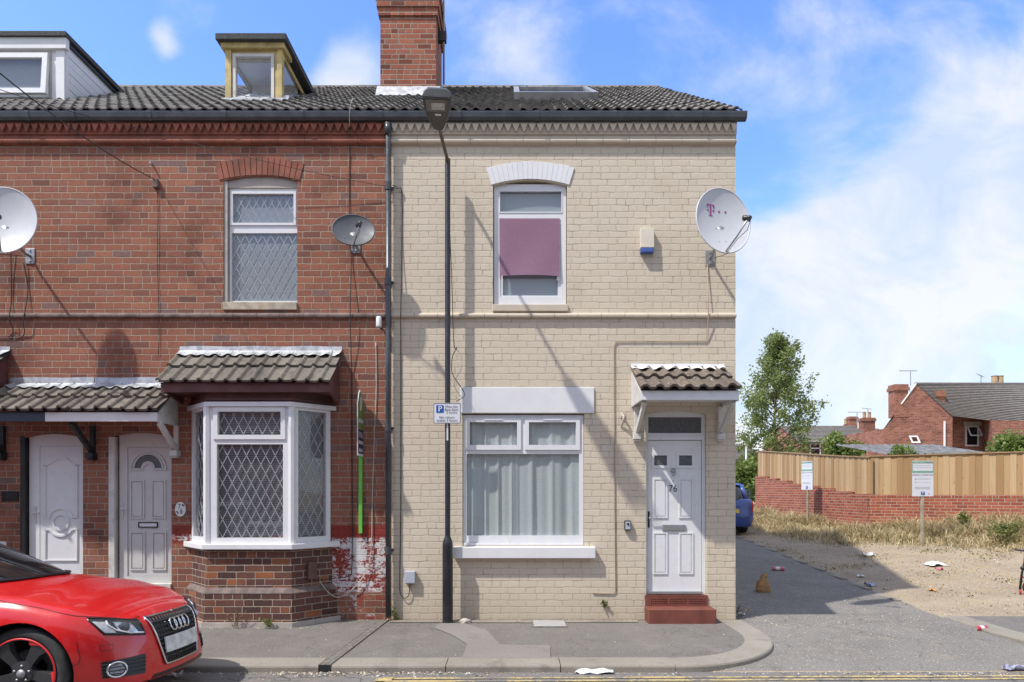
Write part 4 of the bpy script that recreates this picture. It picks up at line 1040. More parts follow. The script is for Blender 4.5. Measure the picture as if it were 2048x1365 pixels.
b_([(xl, fz(1060)), (cxd-.15, fz(1060))]+arc(.16, c0-.02, math.radians(210), math.radians(330), 12, cxd)+[(cxd+.15, fz(1060)), (xr, fz(1060)), (xr, fz(1122)), (xl, fz(1122)), (xl, fz(1060))])
door = b.build('door', M['pvc'], h80, bevel=.002)
lever(door, fx(64), fz(1026), -.06, 1, 'pvc_grey', blade=.085)
# dormers
def dormer78():
    x0, x1, yf = -4.285, -3.44, 1.42; zr = 8.43; zb_ = roof_z(yf); d = MB()
    fw = .075
    d.T = lambda p: Vector((p[0], yf-p[1], p[2]))
    d.slab(x0, x1, zb_-.02, zr-.16, [(x0+.10, x1-.115, zb_+.02, zr-.215)], -.08, 0)
    d.box(x1-.07, x1+.005, .0, .03, zb_-.05, zr-.16); d.box(x0, x0+.09, .0, .03, zb_-.02, zr-.16)
    d.box(x0-.05, x1+.05, -.3, .07, zr-.17, zr-.09)
    dm = d.build('dormer', M['yellow_paint'], h78, bevel=.004)
    g = MB(); g.T = d.T; rect_ring(g, x0+.105, x1-.12, zb_+.025, zr-.22, .045, -.06, .012); g.build('dormer_sash', M['white_old'], dm)
    panes(dm, d, [(x0+.10, x1-.115, zb_+.02, zr-.215)], -.03)
    # glazed side cheeks
    ym = lambda z: EAVE_Y+(z-EAVE_Z)/ROOF_T
    zt = zr-.16; yb = ym(zt)
    for x in (x0+.02, x1-.02):
        fr = MB()
        q = [(yf+.06, roof_z(yf+.06)), (yf+.06, zt), (yb, zt)]
        g = MB(); g.face([(x, y, z) for y, z in q]); g.build('pane', M['glass'], dm, fixn=False)
        fr.prism([(yf, zt-.07), (yf, zt), (yb+.05, zt), (yb-.10, zt-.07)], x-.012, x+.014, axis=0)
        fr.prism([(yf+.04, roof_z(yf)+.10), (yf+.04, roof_z(yf)), (yb-.1, zt-.071), (yb-.1, zt-.07)], x-.010, x+.012, axis=0)
        fr.build('cheek_frame', M['yellow_paint'], dm)
    i = MB(); i.face([(x0+.05, yf+.9, zb_+.3), (x1-.05, yf+.9, zb_+.3), (x1-.05, yf+.9, zt), (x0+.05, yf+.9, zt)]); i.face([(x0+.03, yf+.08, zt-.005), (x1-.03, yf+.08, zt-.005), (x1-.03, yb, zt-.005), (x0+.03, yb, zt-.005)])
    i.face([(x0+.03, yf+.08, zb_+.10), (x1-.03, yf+.08, zb_+.10), (x1-.03, yf+.9, zb_+.10+.55), (x0+.03, yf+.9, zb_+.10+.55)]); i.build('lining', plain('pale dormer lining', (.62, .62, .62), .8, var=.06), dm)
    r = MB(); r.prism([(yf-.14, zr-.09), (yf-.14, zr), (yb+.45, zr+.02), (yb+.45, zr-.09)], x0-.10, x1+.10, axis=0); r.build('dormer_roof', M['felt'], dm, bevel=.006)
    l = MB(); l.box(x0-.04, x1+.06, yf-.06, yf-.005, zb_-.03, zb_+.03); 
    l.prism([(yf, roof_z(yf)+.04), (yf, roof_z(yf)+.10), (yb, zt+.02), (yb, zt-.04)], x1+.0, x1+.10, axis=0); l.build('flashing', M['lead'], dm)
dormer78()
def dormer80():
    x0, x1, yf = -8.6, -6.69, 1.42; zr = 8.456; zb_ = roof_z(yf); d = MB(); d.T = lambda p: Vector((p[0], yf-p[1], p[2]))
    o = (x0+.3, x1-.20, zb_+.03, zr-.22)
    d.slab(x0, x1, zb_-.02, zr-.02, [(o[0], o[1], o[2], o[3])], -.08, 0)
    d.box(x1-.13, x1+.0, .0, .02, zb_-.02, zr-.20); d.box(x0-.0, x1+.05, -.02, .06, zr-.20, zr-.035)
    dm = d.build('dormer', M['white'], h80, bevel=.004)
    g = MB(); g.T = lambda p: Vector((p[0], yf-.03-p[1]-.05*max(0, (o[3]-p[2]))/.6, p[2]))
    rect_ring(g, o[0]+.03, o[1]-.03, o[2]+.05, o[3]-.04, .075, -.04, .02); s = g.build('dormer_sash', M['pvc'], dm, bevel=.005)
    panes(dm, g, [(o[0]+.1, o[1]-.1, o[2]+.12, o[3]-.11)], -.01)
    f = MB(); f.T = d.T; rect_ring(f, o[0], o[1], o[2], o[3], .035, -.05, .012); f.build('dormer_frame', M['render'], dm)
    n = MB(); n.T = d.T; n.face([(o[0], -.07, o[2]), (o[1], -.07, o[2]), (o[1], -.07, o[3]), (o[0], -.07, o[3])]); n.build('blind', M['blindpale'], dm)
    yb = EAVE_Y+(zr-EAVE_Z)/ROOF_T
    c = MB()
    k = 0; h = .105; z = zb_
    def yr(z): return EAVE_Y+(z-EAVE_Z)/ROOF_T
    sl = (zr-zb_)/(yb-yf)
    # boards run parallel to the roof slope edge (diagonal shiplap)
    nB = 8; dz = (zr-zb_)/nB
    for i in range(nB):
        za = zb_+dz*i; zt_ = za+dz-.008
        c.prism([(yf, za), (yf, zt_), (yr(zt_)+.02, zt_), (yr(za)+.02, za)], x1-.02, x1+.001-.003*(i % 2), axis=0)
    c.build('cheek', M['pvc'], dm)
    r = MB(); r.prism([(yf-.10, zr-.035), (yf-.10, zr+.03), (yb+.4, zr+.04), (yb+.4, zr-.035)], x0-.05, x1+.07, axis=0)
    r.build('dormer_roof', M['felt'], dm)
    w = MB(); w.prism([(yf+.0, zr-.10), (yf, zr-.035), (yb+.3, zr-.035), (yb-.1, zr-.10)], x1+.0015, x1+.035, axis=0); w.build('bargeboard', M['carblack'], dm)
dormer80()
# roof window of 76
b = MB()
def slope_fr(xo, yo): return lambda p: Vector((xo+p[0], yo, roof_z(yo))) + Vector((0, 1, ROOF_T)).normalized()*p[2] + Vector((0, -ROOF_T, 1)).normalized()*p[1]
b.T = slope_fr(.03, 1.62); rect_ring(b, 0, 1.28, 0, 1.75, .085, -.02, .12); sk = b.build('roof_window', M['galv'], roof76, bevel=.006)
panes(sk, b, [(.07, 1.21, .07, 1.68)], .085)
g = MB(); g.T = b.T; g.face([(.05, .03, .05), (1.23, .03, .05), (1.23, .03, 1.7), (.05, .03, 1.7)]); g.build('roof_blind', M['blindpale'], sk)
# chimney stack on the party wall
def chimney():
    x0, x1, y0, y1 = -2.165, -1.25, 2.42, 3.34
    b = MB(); b.prism([(x0, y0), (x1, y0), (x1, y1), (x0, y1)], 7.2, 9.47)
    for k, (za, zc, e) in enumerate(((9.47, 9.60, .03), (9.602, 9.76, .055), (9.762, 9.84, .085), (9.842, 10.1, .05))):
        b.prism([(x0-e, y0-e), (x1+e, y0-e), (x1+e, y1+e), (x0-e, y1+e)], za, zc)
    c = b.build('chimney', M['chimney_brick'], h78)
    for x in (-1.95, -1.47):
        p = MB(); p.lathe([(.13, 10.1), (.12, 10.2), (.11, 10.5), (.13, 10.52), (.13, 10.56), (.1, 10.56)], (x, 2.88, 0), n=16); p.build('chimney_pot', M['chalk'], c, smooth=True)
    l = MB(); zf = roof_z(y0)
    l.prism([(y0-.16, roof_z(y0-.16)+.045), (y0-.012, roof_z(y0)+.05), (y0-.012, roof_z(y0)+.17), (y0-.02, roof_z(y0)+.17)], x0-.05, x1+.07, axis=0)
    for x in (x0-.02, x1+.001): l.prism([(y0-.05, roof_z(y0)-.02), (y0-.02, roof_z(y0)+.17), (y1, roof_z(y1)+.14), (y1, roof_z(y1))], x, x+.02, axis=0)
    l.prism([(y0+.0, roof_z(y0)-.02), (y0-.0, roof_z(y0)+.055), (y1, roof_z(y1)+.05), (y1, roof_z(y1))], x1+.002, x1+.14, axis=0)
    l.build('flashing', M['lead'], c)
chimney()
t = thing('aerial_mast', 'thin grey aerial mast strapped to the chimney side', 'aerial', (-1.16, 2.85, 8.6))
b = MB(); b.tube([(-1.155, 2.75, 8.55), (-1.155, 2.75, 12.2)], .018, 8); b.build('mast', M['galv'], t, smooth=True)
b = MB(); b.box(-1.25, -1.11, 2.70, 2.80, 9.26, 9.42); b.build('bracket', M['black'], t, bevel=.004)
b = MB()
for k in range(5): b.tube([(-1.5+.15*k, 2.45, 11.9), (-1.5+.15*k, 3.05, 11.9)], .006, 6)
b.tube([(-1.6, 2.75, 11.9), (-.8, 2.75, 11.9)], .01, 6); b.build('yagi', M['galv'], t)
# rainwater downpipe between 78 and 76
t = thing('downpipe', 'dark grey rainwater downpipe between the red and cream houses', 'downpipe', (fx(778), -.07, 0))
x = fx(778.5)
b = MB(); b.tube([(x, -.075, .05), (x, -.075, 6.32)], .034, 12); b.build('pipe', M['gutter'], t, smooth=True)
b = MB(); b.tube([(x, -.09, 6.35), (x, -.09, 6.22)], [.05, .040], 12); b.build('outlet', M['gutter'], t, smooth=True)
for pz in (378, 566, 857, 1100): b = MB(); b.lathe([(.041, fz(pz)-.05), (.041, fz(pz)+.05)], (x, -.075, 0), n=12); b.box(x-.06, x+.06, -.02, -.002, fz(pz)-.015, fz(pz)+.015); b.build('pipe_clip', M['gutter'], t, auto=40)
# ---------------------------------------------------------------- fixtures on the facades
def basis(nv):
    n = Vector(nv).normalized(); r = n.cross(Vector((0, 0, 1))).normalized(); r = -r if r.x < 0 else r
    u = r.cross(n) if r.cross(n).z > 0 else n.cross(r); return n, r, u
def dish(label, C, n, ra, rb, mat, wall_pt, group=None, depth=.07, logo=False, arm_r=.010, lnb=True, focal=.42):
    C = Vector(C); n, r, u = basis(n); W = Vector(wall_pt)
    t = thing('satellite_dish', label, 'satellite dish', W, group)
    sp = lambda a, e, o=0.0: C + r*a*ra + u*e*rb + n*(depth*(a*a+e*e) - depth + o)
    b = MB(); NR, NS = 10, 48
    for o, fl in ((0, False), (-.006, True)):
        c = b.pt(sp(0, 0, o)); prev = None
        for k in range(1, NR+1):
            f = k/NR; ring = [b.pt(sp(f*math.cos(2*math.pi*i/NS), f*math.sin(2*math.pi*i/NS), o)) for i in range(NS)]
            for i in range(NS):
                if prev is None: b.idx([c, ring[i], ring[(i+1) % NS]])
                else: b.idx([prev[i], ring[i], ring[(i+1) % NS], prev[(i+1) % NS]])
            prev = ring
    b.tube([sp(math.cos(2*math.pi*i/NS), math.sin(2*math.pi*i/NS), -.004) for i in range(NS)], .009, 6, closed=True)
    ref = b.build('reflector', mat, t, smooth=True)
    if logo:
        g = MB()
        def quad(x0, x1, z0, z1): 
            N = 3
            for i in range(N):
                for j in range(N):
                    q = lambda i, j: sp((x0+(x1-x0)*i/N)/ra, (z0+(z1-z0)*j/N)/rb, .0035)
                    g.face([q(i, j), q(i+1, j), q(i+1, j+1), q(i, j+1)])
        ox, oz = -.185, .075; k = 1.0
        quad(ox+0, ox+.105, oz+.125, oz+.142); quad(ox+.042, ox+.063, oz+.012, oz+.125); quad(ox+.025, ox+.080, oz, oz+.012)
        quad(ox, ox+.016, oz+.095, oz+.125); quad(ox+.089, ox+.105, oz+.095, oz+.125)
        for s in (ox+.001, ox+.082, ox+.158, ox+.240): quad(s, s+.024, oz+.055, oz+.079)
        g.build('logo', M['magenta'], ref, fixn=False)
        g = MB()
        for a, e in ((-.2, -.18), (.04, -.18), (-.15, -.62), (.1, -.60)): g.lathe([(0, .004), (.006, .003), (.006, 0)], sp(a, e, 0), n, 8)
        g.build('rivet', M['galv'], ref)
    bot = sp(0.0, -.97); L = C + n*focal - u*(rb*.36) + r*(ra*.34)
    b = MB(); b.tube([bot - n*.02, bot + (L-bot)*.5 - u*.012, L], arm_r, 8); b.build('feed_arm', M['galv'], t, smooth=True)
    if lnb:
        d = (C-L).normalized(); b = MB(); b.lathe([(.0, -.035), (.022, -.03), (.026, .0), (.026, .035), (.034, .045), (.034, .07), (.0, .075)], L, d, 14, caps=False)
        b.tube([L-d*.02, L-u*.05], .016, 8); b.build('lnb', M['rimgrey'], t, smooth=True)
        b = MB(); b.tube([L-d*.02-u*.05, L-d*.02-u*.09+(bot-L)*.15, L+(bot-L)*.5-u*.05, bot-u*.03, W+Vector((.02, -.05, -.02))], .0035, 6); b.build('feed_cable', M['cable'], t, smooth=True)
    b = MB(); back = sp(0, -.2, -.03)
    b.tube([W+Vector((0, -.004, 0)), W+Vector((0, -.10, .0)), (W+Vector((0, -.16, .03))).lerp(back, .35), back], .017, 10)
    b.tube([back-u*.16, back+u*.12], .022, 8); b.tube([back+n*.03, back-n*.01], .05, 10)
    b.build('mount', M['galv'], t, smooth=True)
    b = MB().fac(); b.box(W.x-.06, W.x+.06, .001, .012, W.z-.10, W.z+.10)
    for dz in (-.07, .07): b.box(W.x-.012, W.x+.012, .012, .024, W.z+dz-.01, W.z+dz+.01)
    b.build('wall_plate', M['galv'], t, bevel=.003)
    return t
G = 'large white satellite dishes'
dish('large white satellite dish with a magenta letter logo on the corner of the cream house', P(1447, 441, 8.2), (.20, -.95, .14), .350, .415, M['dish'], (fx(1420), 0, fz(517)), None, logo=True, focal=.34)
dish('large plain white satellite dish on red brick, cut by the left edge', P(5, 440, 8.15), (.20, -.95, .14), .365, .415, M['dish'], (fx(61), 0, fz(513)), None, focal=.36)
dish('small dark grey mesh satellite dish beside the leaded upstairs window', P(707, 460, 8.4), (.16, -.93, .30), .255, .222, M['dish_grey'], (fx(712), 0, fz(492)), None, depth=.05, focal=.22, arm_r=.008)
t = thing('alarm_box', 'cream burglar alarm box with a blue base beside the upstairs window', 'alarm', (fx(1292), 0, fz(486)))
b = MB().fac(); b.prism([(.002, fz(500)), (.085, fz(500)), (.075, fz(461)), (.002, fz(460))], fx(1279), fx(1306), axis=0); b.build('cover', plain('cream plastic', (.62, .56, .46), .45, var=.04), t, bevel=.006)
b = MB().fac(); b.box(fx(1279.5), fx(1305.5), .002, .084, fz(509), fz(500.2)); b.build('strobe', M['blue_plastic'], t, bevel=.006)
t = thing('key_safe', 'small black and grey key safe on the cream wall beside the door', 'key safe', (fx(1254), 0, fz(1051)))
b = MB().fac(); b.box(fx(1248), fx(1261), .001, .05, fz(1061), fz(1041)); b.build('case', M['carblack'], t, bevel=.012)
b = MB().fac(); b.box(fx(1249.5), fx(1259.5), .05, .058, fz(1059), fz(1043.5)); b.build('front', M['grey_plastic'], t, bevel=.008)
b = MB().fac(); b.lathe([(0, .010), (.014, .008), (.016, 0)], (fx(1254.5), .058, fz(1048)), (0, 1, 0), 12); b.build('dial', M['ink'], t)
t = thing('wall_hook', 'flaking metal hook stub on the cream wall left of the door canopy', 'hook', (fx(1245), 0, fz(838)))
b = MB().fac(); b.tube([(fx(1245), 0, fz(832)), (fx(1246), .06, fz(833)), (fx(1246), .07, fz(840)), (fx(1244), .03, fz(848)), (fx(1243), .005, fz(856))], [.014, .017, .018, .012, .008], 8)
b.box(fx(1242), fx(1248), .0, .02, fz(838), fz(826)); b.build('hook', M['render'], t, smooth=True)
t = thing('security_camera', 'white cylinder security camera on the red wall by the downpipe', 'camera', (fx(763), 0, fz(652)))
b = MB().fac(); b.lathe([(0, 0), (.034, .004), (.036, .02), (.036, .125), (.028, .14), (0, .142)], (fx(760.5), .09, fz(659)), (0, 0, 1), 16); b.build('housing', M['pvc'], t, smooth=True)
b = MB().fac(); b.tube([(fx(761), .09, fz(657)), (fx(764), .05, fz(660)), (fx(766), .002, fz(659))], .010, 8); b.build('arm', M['carblack'], t, smooth=True)
t = thing('junction_box', 'grey cable box near the foot of the cream wall', 'cable box', (fx(821), 0, fz(1154)))
b = MB().fac(); b.box(fx(811), fx(831.5), .001, .07, fz(1166), fz(1142)); b.build('case', M['grey_plastic'], t, bevel=.006)
t = thing('junction_box', 'small dark box where the overhead wires meet the red wall', 'cable box', (fx(313), 0, fz(370)))
b = MB().fac(); b.box(fx(308.5), fx(319), .001, .05, fz(378), fz(361)); b.build('case', M['dark_stone'], t, bevel=.006)
b = MB().fac(); b.tube([(fx(302), .01, fz(325)), (fx(304), .05, fz(328)), (fx(306), .05, fz(332))], .012, 6); b.build('eye_bolt', M['galv'], t)
t = thing('number_plaque', 'white oval house number plaque on red brick between door and bay', 'plaque', (fx(361.5), 0, fz(1019)))
b = MB().fac(); q = [(fx(361.5)+.070*math.cos(a), fz(1019)+.094*math.sin(a)) for a in [k*math.pi/16 for k in range(32)]]; b.prism(q, .001, .014, axis=1); b.build('plate', M['pvc'], t, bevel=.004)
b = MB(); text_mb(b, '7', (fx(360), -.015, fz(1013.5)), (1, 0, 0), .085, sx=.8); text_mb(b, '8', (fx(364), -.015, fz(1024)), (1, 0, 0), .085, sx=.8)
for a, c in ((355, 1024), (357, 1026.5), (368, 1012), (366, 1010)):
    b.lathe([(.011, .0), (.006, .0005)], (fx(a), -.0165, fz(c)), (0, -1, 0), 6)
b.build('lettering', M['ink'], t)
t = thing('number_plaque', 'black rectangular house number plaque beside the wide white panelled door', 'plaque', (fx(21), 0, fz(993)))
b = MB().fac(); b.box(fx(5), fx(38), .001, .018, fz(1003), fz(983)); b.build('plate', M['carblack'], t, bevel=.004)
b = MB(); text_mb(b, '80', (fx(24), -.0195, fz(993)), (1, 0, 0), .12); b.build('lettering', M['rimgrey'], t)

# cables and wires: each a thing of its own
def cable(label, pts, r, mat, name='cable', sag=0.0, sub=8, kind='cable'):
    P_ = []
    for i in range(len(pts)-1):
        a, c = Vector(pts[i]), Vector(pts[i+1])
        for k in range(sub): P_.append(a.lerp(c, k/sub) - Vector((0, 0, sag*4*(k/sub)*(1-k/sub))))
    P_.append(Vector(pts[-1])); b = MB(); b.tube(P_, r, 6); o = b.build(name, mat, smooth=True); tag(o, label, kind); return o
F = lambda px, py, n=.012: (fx(px), -n, fz(py))
def smooth_path(pts, n=6):
    out = []; Q = [Vector(p) for p in pts]
    for i in range(len(Q)-1):
        p0, p1, p2, p3 = Q[max(i-1, 0)], Q[i], Q[i+1], Q[min(i+2, len(Q)-1)]
        for k in range(n):
            t = k/n; out.append(.5*((2*p1)+(p2-p0)*t+(2*p0-5*p1+4*p2-p3)*t*t+(3*p1-p0-3*p2+p3)*t**3))
    out.append(Q[-1]); return out
def pcable(label, pts, r, mat):
    b = MB(); b.tube(smooth_path(pts), r, 6); o = b.build('cable', mat, smooth=True); return tag(o, label, 'cable')
cable('overhead wire running from the upper left sky to the small box on the red wall', [P(-150, 20, 4.4), F(313, 362, .05)], .0055, M['cable'], 'overhead_wire', sag=.10, sub=20)
cable('thin overhead wire crossing the red wall low under the gutter to the drainpipe', [P(-200, 110, 5.2), F(330, 288, .30), F(798, 381, .05)], .0035, M['cable'], 'overhead_wire', sag=.05, sub=16)
pcable('thin brown wire dropping from the small box down the upper red wall', [F(315, 378), F(317, 420), F(316, 520), F(318, 600), F(319, 660), F(318, 710)], .0035, M['cable'])
pcable('black cable loop from the left white dish down the red wall to the porch', [F(50, 525, .03), F(57, 580), F(54, 640, .06), F(48, 672), F(20, 677), F(-20, 676)], .006, M['cable'])
pcable('second black cable hanging left of the white dish cable on red brick', [F(25, 500, .03), F(24, 600), F(25, 640, .06), F(28, 662), F(18, 676)], .006, M['cable'])
pcable('black dish cable running straight down the red wall to the brown meter box', [(fx(703), -.06, fz(262)), F(700, 300), F(699, 420), F(700, 480, .05), F(703, 520), F(703, 633, .07), F(704, 760), F(704, 900), F(705, 1060), F(704, 1140, .02), F(699, 1152, .06), F(672, 1155, .10), F(645, 1157, .20)], .0055, M['cable'])
pcable('thin wire over the gutter above the small grey dish', [(fx(712), -.18, fz(214)), (fx(709), -.20, fz(226)), (fx(705), -.16, fz(245)), (fx(703), -.09, fz(262))], .004, M['cable_white'])
pcable('pale pinkish cable sagging down the red wall between sign and drainpipe', [F(752, 686), F(753, 780), F(749, 870), F(745, 1000), F(744, 1080, .02), F(738, 1130, .03), F(715, 1170, .04), F(680, 1194, .03), F(660, 1182, .10), F(648, 1158, .20)], .0055, M['cable_white'])
pcable('black cable pinned down the left edge of the cream wall into the grey box', [F(786, 372, .02), F(797, 380, .05), F(804, 390), F(804, 500), F(803, 632, .06), F(802, 700), F(802, 1000), F(800, 1150), F(801, 1185, .02), F(809, 1196, .03), F(818, 1190, .03), F(821, 1167, .03)], .0055, M['cable'])
b = MB(); b.tube([F(1414, 530), F(1414, 632, .062), F(1415, 680), F(1412, 683), F(1238, 683), F(1229, 686), F(1228, 700), F(1229, 1000), F(1231, 1183), F(1226, 1187), F(1185, 1186)], .0065, 6)
tag(b.build('cable', M['cable_tan'], smooth=True), 'tan painted cable stepping across the cream wall from the corner dish', 'cable')
pcable('loose tangle of thin wires hanging beside the lamp post above the parking plate', [F(899, 400, .16), F(905, 560, .12), F(909, 690, .1), F(915, 700, .12), F(907, 718, .15), F(906, 750, .1), F(925, 780, .1), F(930, 795, .12), F(914, 806, .14)], .005, M['cable'])
pcable('second thin wire twisting in the loose tangle by the lamp post', [F(910, 700, .1), F(922, 712, .12), F(924, 740, .1), F(910, 768, .1), F(918, 790, .12), F(928, 800, .1)], .0045, M['cable_white'])
# clips along the black cable on the cream wall
# ---------------------------------------------------------------- for sale board
sx_ = -1.945
t = thing('sale_board', 'estate agent sale board on a bright green post against the red wall', 'sale board', (sx_, -.04, fz(1068)))
b = MB(); b.box(sx_-.022, sx_+.022, -.05, -.004, fz(1067), fz(812)); b.build('post', M['green'], t, bevel=.003)
bz0, bz1, by0, by1 = fz(917)+.02, fz(812), -.33, .0
b = MB()
b.box(sx_+.0225, sx_+.030, by0, -.006, bz0, bz1+.02)
q = [(-.165+.135*math.cos(a), bz1-.01+.19*math.sin(a)) for a in [k*math.pi/14 for k in range(15)]]
b.prism(q, sx_+.0225, sx_+.030, axis=0)
bd = b.build('board', M['sign_white'], t)
b = MB(); zmid = bz0+(bz1-bz0)*.52
b.face([(sx_+.0325, by0+.02, zmid), (sx_+.0325, -.02, zmid), (sx_+.0325, -.02, bz1), (sx_+.0325, by0+.02, bz1)])
q = [(-.165+.11*math.cos(a), bz1+.0+.155*math.sin(a)) for a in [k*math.pi/14 for k in range(15)]]; b.face([(sx_+.0325, y, z) for y, z in q])
b.build('green_panel', M['green_dark'], bd, fixn=False)
b = MB(); b.face([(sx_+.0325, by0+.02, bz0+.03), (sx_+.0325, -.02, bz0+.03), (sx_+.0325, -.02, zmid-.005), (sx_+.0325, by0+.02, zmid-.005)]); b.build('navy_panel', M['navy_print'], bd, fixn=False)
b = MB(); zc = bz0+(zmid-bz0)*.5
text_mb(b, 'FOR SALE', (sx_+.0345, -.175, zc+.09), (0, 1, 0), .10, depth=.001, sx=.58)
for zz, w in ((zc-.0, .17), (zc-.10, .14)): 
    yy = -.175-w*.75
    while yy < -.175+w*.75: b.face([(sx_+.0345, yy, zz-.02), (sx_+.0345, yy+.028, zz-.02), (sx_+.0345, yy+.028, zz+.02), (sx_+.0345, yy, zz+.02)]); yy += .045
yy = -.30
while yy < -.06: b.face([(sx_+.0345, yy, bz1-.24), (sx_+.0345, yy+.026, bz1-.24), (sx_+.0345, yy+.026, bz1-.19), (sx_+.0345, yy, bz1-.19)]); yy += .045
b.box(sx_+.0335, sx_+.0350, -.19, -.14, bz1-.08, bz1+.09)
b.build('lettering', M['sign_white'], bd)

# ---------------------------------------------------------------- street lamp
LX, LY = -.813, -.175
t = thing('street_lamp', 'tall black street lamp in front of the cream house', 'street lamp', (LX, LY, 0))
b = MB(); b.lathe([(.066, -.05), (.066, .98), (.062, 1.02), (.040, 1.075), (.034, 1.10), (.034, 5.84), (.030, 5.86), (0, 5.87)], (LX, LY, 0), n=24, caps=False)
pst = b.build('post', M['pole'], t, auto=30, smooth=True)
b = MB(); b.box(LX-.022, LX+.022, LY-.0675, LY-.060, .30, .72); b.build('access_door', M['pole'], pst, bevel=.003)
hA = P(877, 252, 7.78); hB = P(874, 190, 7.22)
b = MB(); b.tube(smooth_path([(LX, LY, 5.80), (LX-.004, LY-.12, 5.835), tuple(Vector((LX, LY, 5.84)).lerp(hA, .6)), tuple(hA+Vector((0, -.06, .01)))]), .021, 12); b.build('arm', plain('rusted steel arm', (.10, .08, .055), .6, var=.4, nscale=20), t, smooth=True)
# head: tapered tray, glass to the front half of the underside
def head():
    ax = (hB-hA).normalized(); R = Vector((1, 0, 0)); R = (R-ax*R.dot(ax)).normalized(); U = R.cross(ax).normalized()
    if U.z < 0: U = -U
    L = (hB-hA).length
    b = MB(); sec = [(-.03, .055, .05, .0), (.03, .075, .085, 0), (.18, .115, .11, .005), (.36, .150, .12, .008), (.52, .158, .11, .008), (L+.01, .150, .06, .006)]
    rings = []
    for s, w, h, d in sec:
        c = hA+ax*s; prof = [(-w, 0), (-w*.97, -.020), (-w*.86, -.034), (w*.86, -.034), (w*.97, -.020), (w, 0), (w*.92, h*.55), (w*.6, h), (-w*.6, h), (-w*.92, h*.55)]
        rings.append([b.pt(c+R*x+U*z) for x, z in prof])
    for A, B in zip(rings, rings[1:]):
        for k in range(10): b.idx([A[k], A[(k+1) % 10], B[(k+1) % 10], B[k]])
    b.idx(rings[0][::-1]); b.idx(rings[-1])
    h = b.build('head', plain('dark grey lamp casting', (.045, .045, .047), .45, var=.2, dirt=(.09, .085, .08), dirt_amt=.5), t, bevel=.006)
    q = lambda x, s, z: hA+ax*s+R*x+U*z
    g = MB()
    for (x0, x1, s0, s1, z, m) in ((-.125, .125, .32, L-.03, -.0365, 0),):
        g.face([q(x0*.93, s0, z), q(x1*.93, s0, z), q(x1, s1, z), q(x0, s1, z)])
    g.build('lens', plain('lamp lens', (.10, .105, .11), .12, var=.2), h)
    g = MB(); g.face([q(-.065, .36, -.0385), q(.075, .36, -.0385), (q(.08, L-.08, -.0385)), q(-.065, L-.08, -.0385)]); g.build('reflector', plain('lamp reflector', (.42, .43, .43), .35, metal=.3, var=.25, nscale=25), h)
    g = MB(); g.face([q(-.03, .25, -.0365), q(.035, .25, -.0365), q(.035, .285, -.0365), q(-.03, .285, -.0365)]); g.build('sticker', M['paper'], h)
head()
t2 = thing('parking_sign', 'white parking time plate with a blue P on the lamp post', 'sign', (fx(894), LY-.05, fz(827)))
sy = LY-.055; d_ = CD+sy
sp_ = lambda px, py: P(px, py, d_)
a0, a1 = sp_(866.5, 847.5), sp_(921.5, 806.5)
b = MB(); b.box(a0.x, a1.x, sy, sy+.004, a0.z, a1.z); pl = b.build('plate', M['sign_white'], t2)
b = MB(); b.T = lambda p: Vector((p[0], sy-.0015-p[1], p[2])); rect_ring(b, a0.x+.004, a1.x-.004, a0.z+.004, a1.z-.004, .005, 0, .0008); b.T = None
for s, px, py, z in (('Mon-Sat', 903, 813.8, .040), ('8am-6pm', 903, 819.8, .040), ('2 hours', 903.5, 825.5, .040), ('No return', 894, 835.2, .040), ('within 2 hours', 894, 841.4, .040)):
    c = sp_(px, py); text_mb(b, s, (c.x, sy-.002, c.z), (1, 0, 0), z*1.08, sx=1.06)
b.build('lettering', M['ink'], pl)
b = MB(); a, c = sp_(872.5, 826), sp_(887.5, 811); b.box(a.x, c.x, sy-.0025, sy-.001, a.z, c.z); pp = b.build('parking_symbol', M['sign_blue'], pl)
b = MB(); c = sp_(880, 818.8); text_mb(b, 'P', (c.x, sy-.004, c.z), (1, 0, 0), .10); text_mb(b, 'P', (c.x+.004, sy-.0042, c.z), (1, 0, 0), .10); b.build('letter', M['sign_white'], pl)
b = MB(); b.tube([(LX+.036*math.cos(k*math.pi/10), LY+.036*math.sin(k*math.pi/10), (a0.z+a1.z)/2) for k in range(20)], .004, 6, closed=True); b.build('clamp', M['galv'], t2)
b = MB(); q = [(LX+.0350*math.sin(a), LY-.0350*math.cos(a)) for a in (-.28, 0, .28)]; q2 = [(LX+.0362*math.sin(a), LY-.0362*math.cos(a)) for a in (.28, 0, -.28)]; b.prism(q+q2, fz(890)+.04, fz(851)+.02); o = b.build('lamp_sticker', M['sign_white']); tag(o, 'narrow white number sticker on the lamp post under the parking plate', 'sticker')

# ---------------------------------------------------------------- pavement furniture and litter
b = MB()
p0, p1 = Vector((-1.64, -.03)), Vector((-1.80, KY)); dv = (p1-p0).normalized(); nv = Vector((-dv.y, dv.x)); 
t = thing('drain_channel', 'rusty iron drainage channel crossing the pavement from the downpipe', 'drain', (p0.x, p0.y, 0))
N = 12
for k in range(N):
    a = p0.lerp(p1, k/N); c = p0.lerp(p1, (k+1)/N); za, zc = pav_z(a.y), pav_z(c.y)
    for (o0, o1, h) in ((-.058, -.044, .014), (-.044, -.016, .011), (-.016, .016, .0125), (.016, .044, .011), (.044, .058, .014)):
        q = [a+nv*o0, a+nv*o1, c+nv*o1, c+nv*o0]; zz = (za, za, zc, zc); U_ = [b.pt((p.x, p.y, z+h)) for p, z in zip(q, zz)]; D_ = [b.pt((p.x, p.y, z-.03)) for p, z in zip(q, zz)]; b.idx(U_); [b.idx([D_[i], D_[(i+1) % 4], U_[(i+1) % 4], U_[i]]) for i in range(4)]
b.build('channel', M['iron'], t)
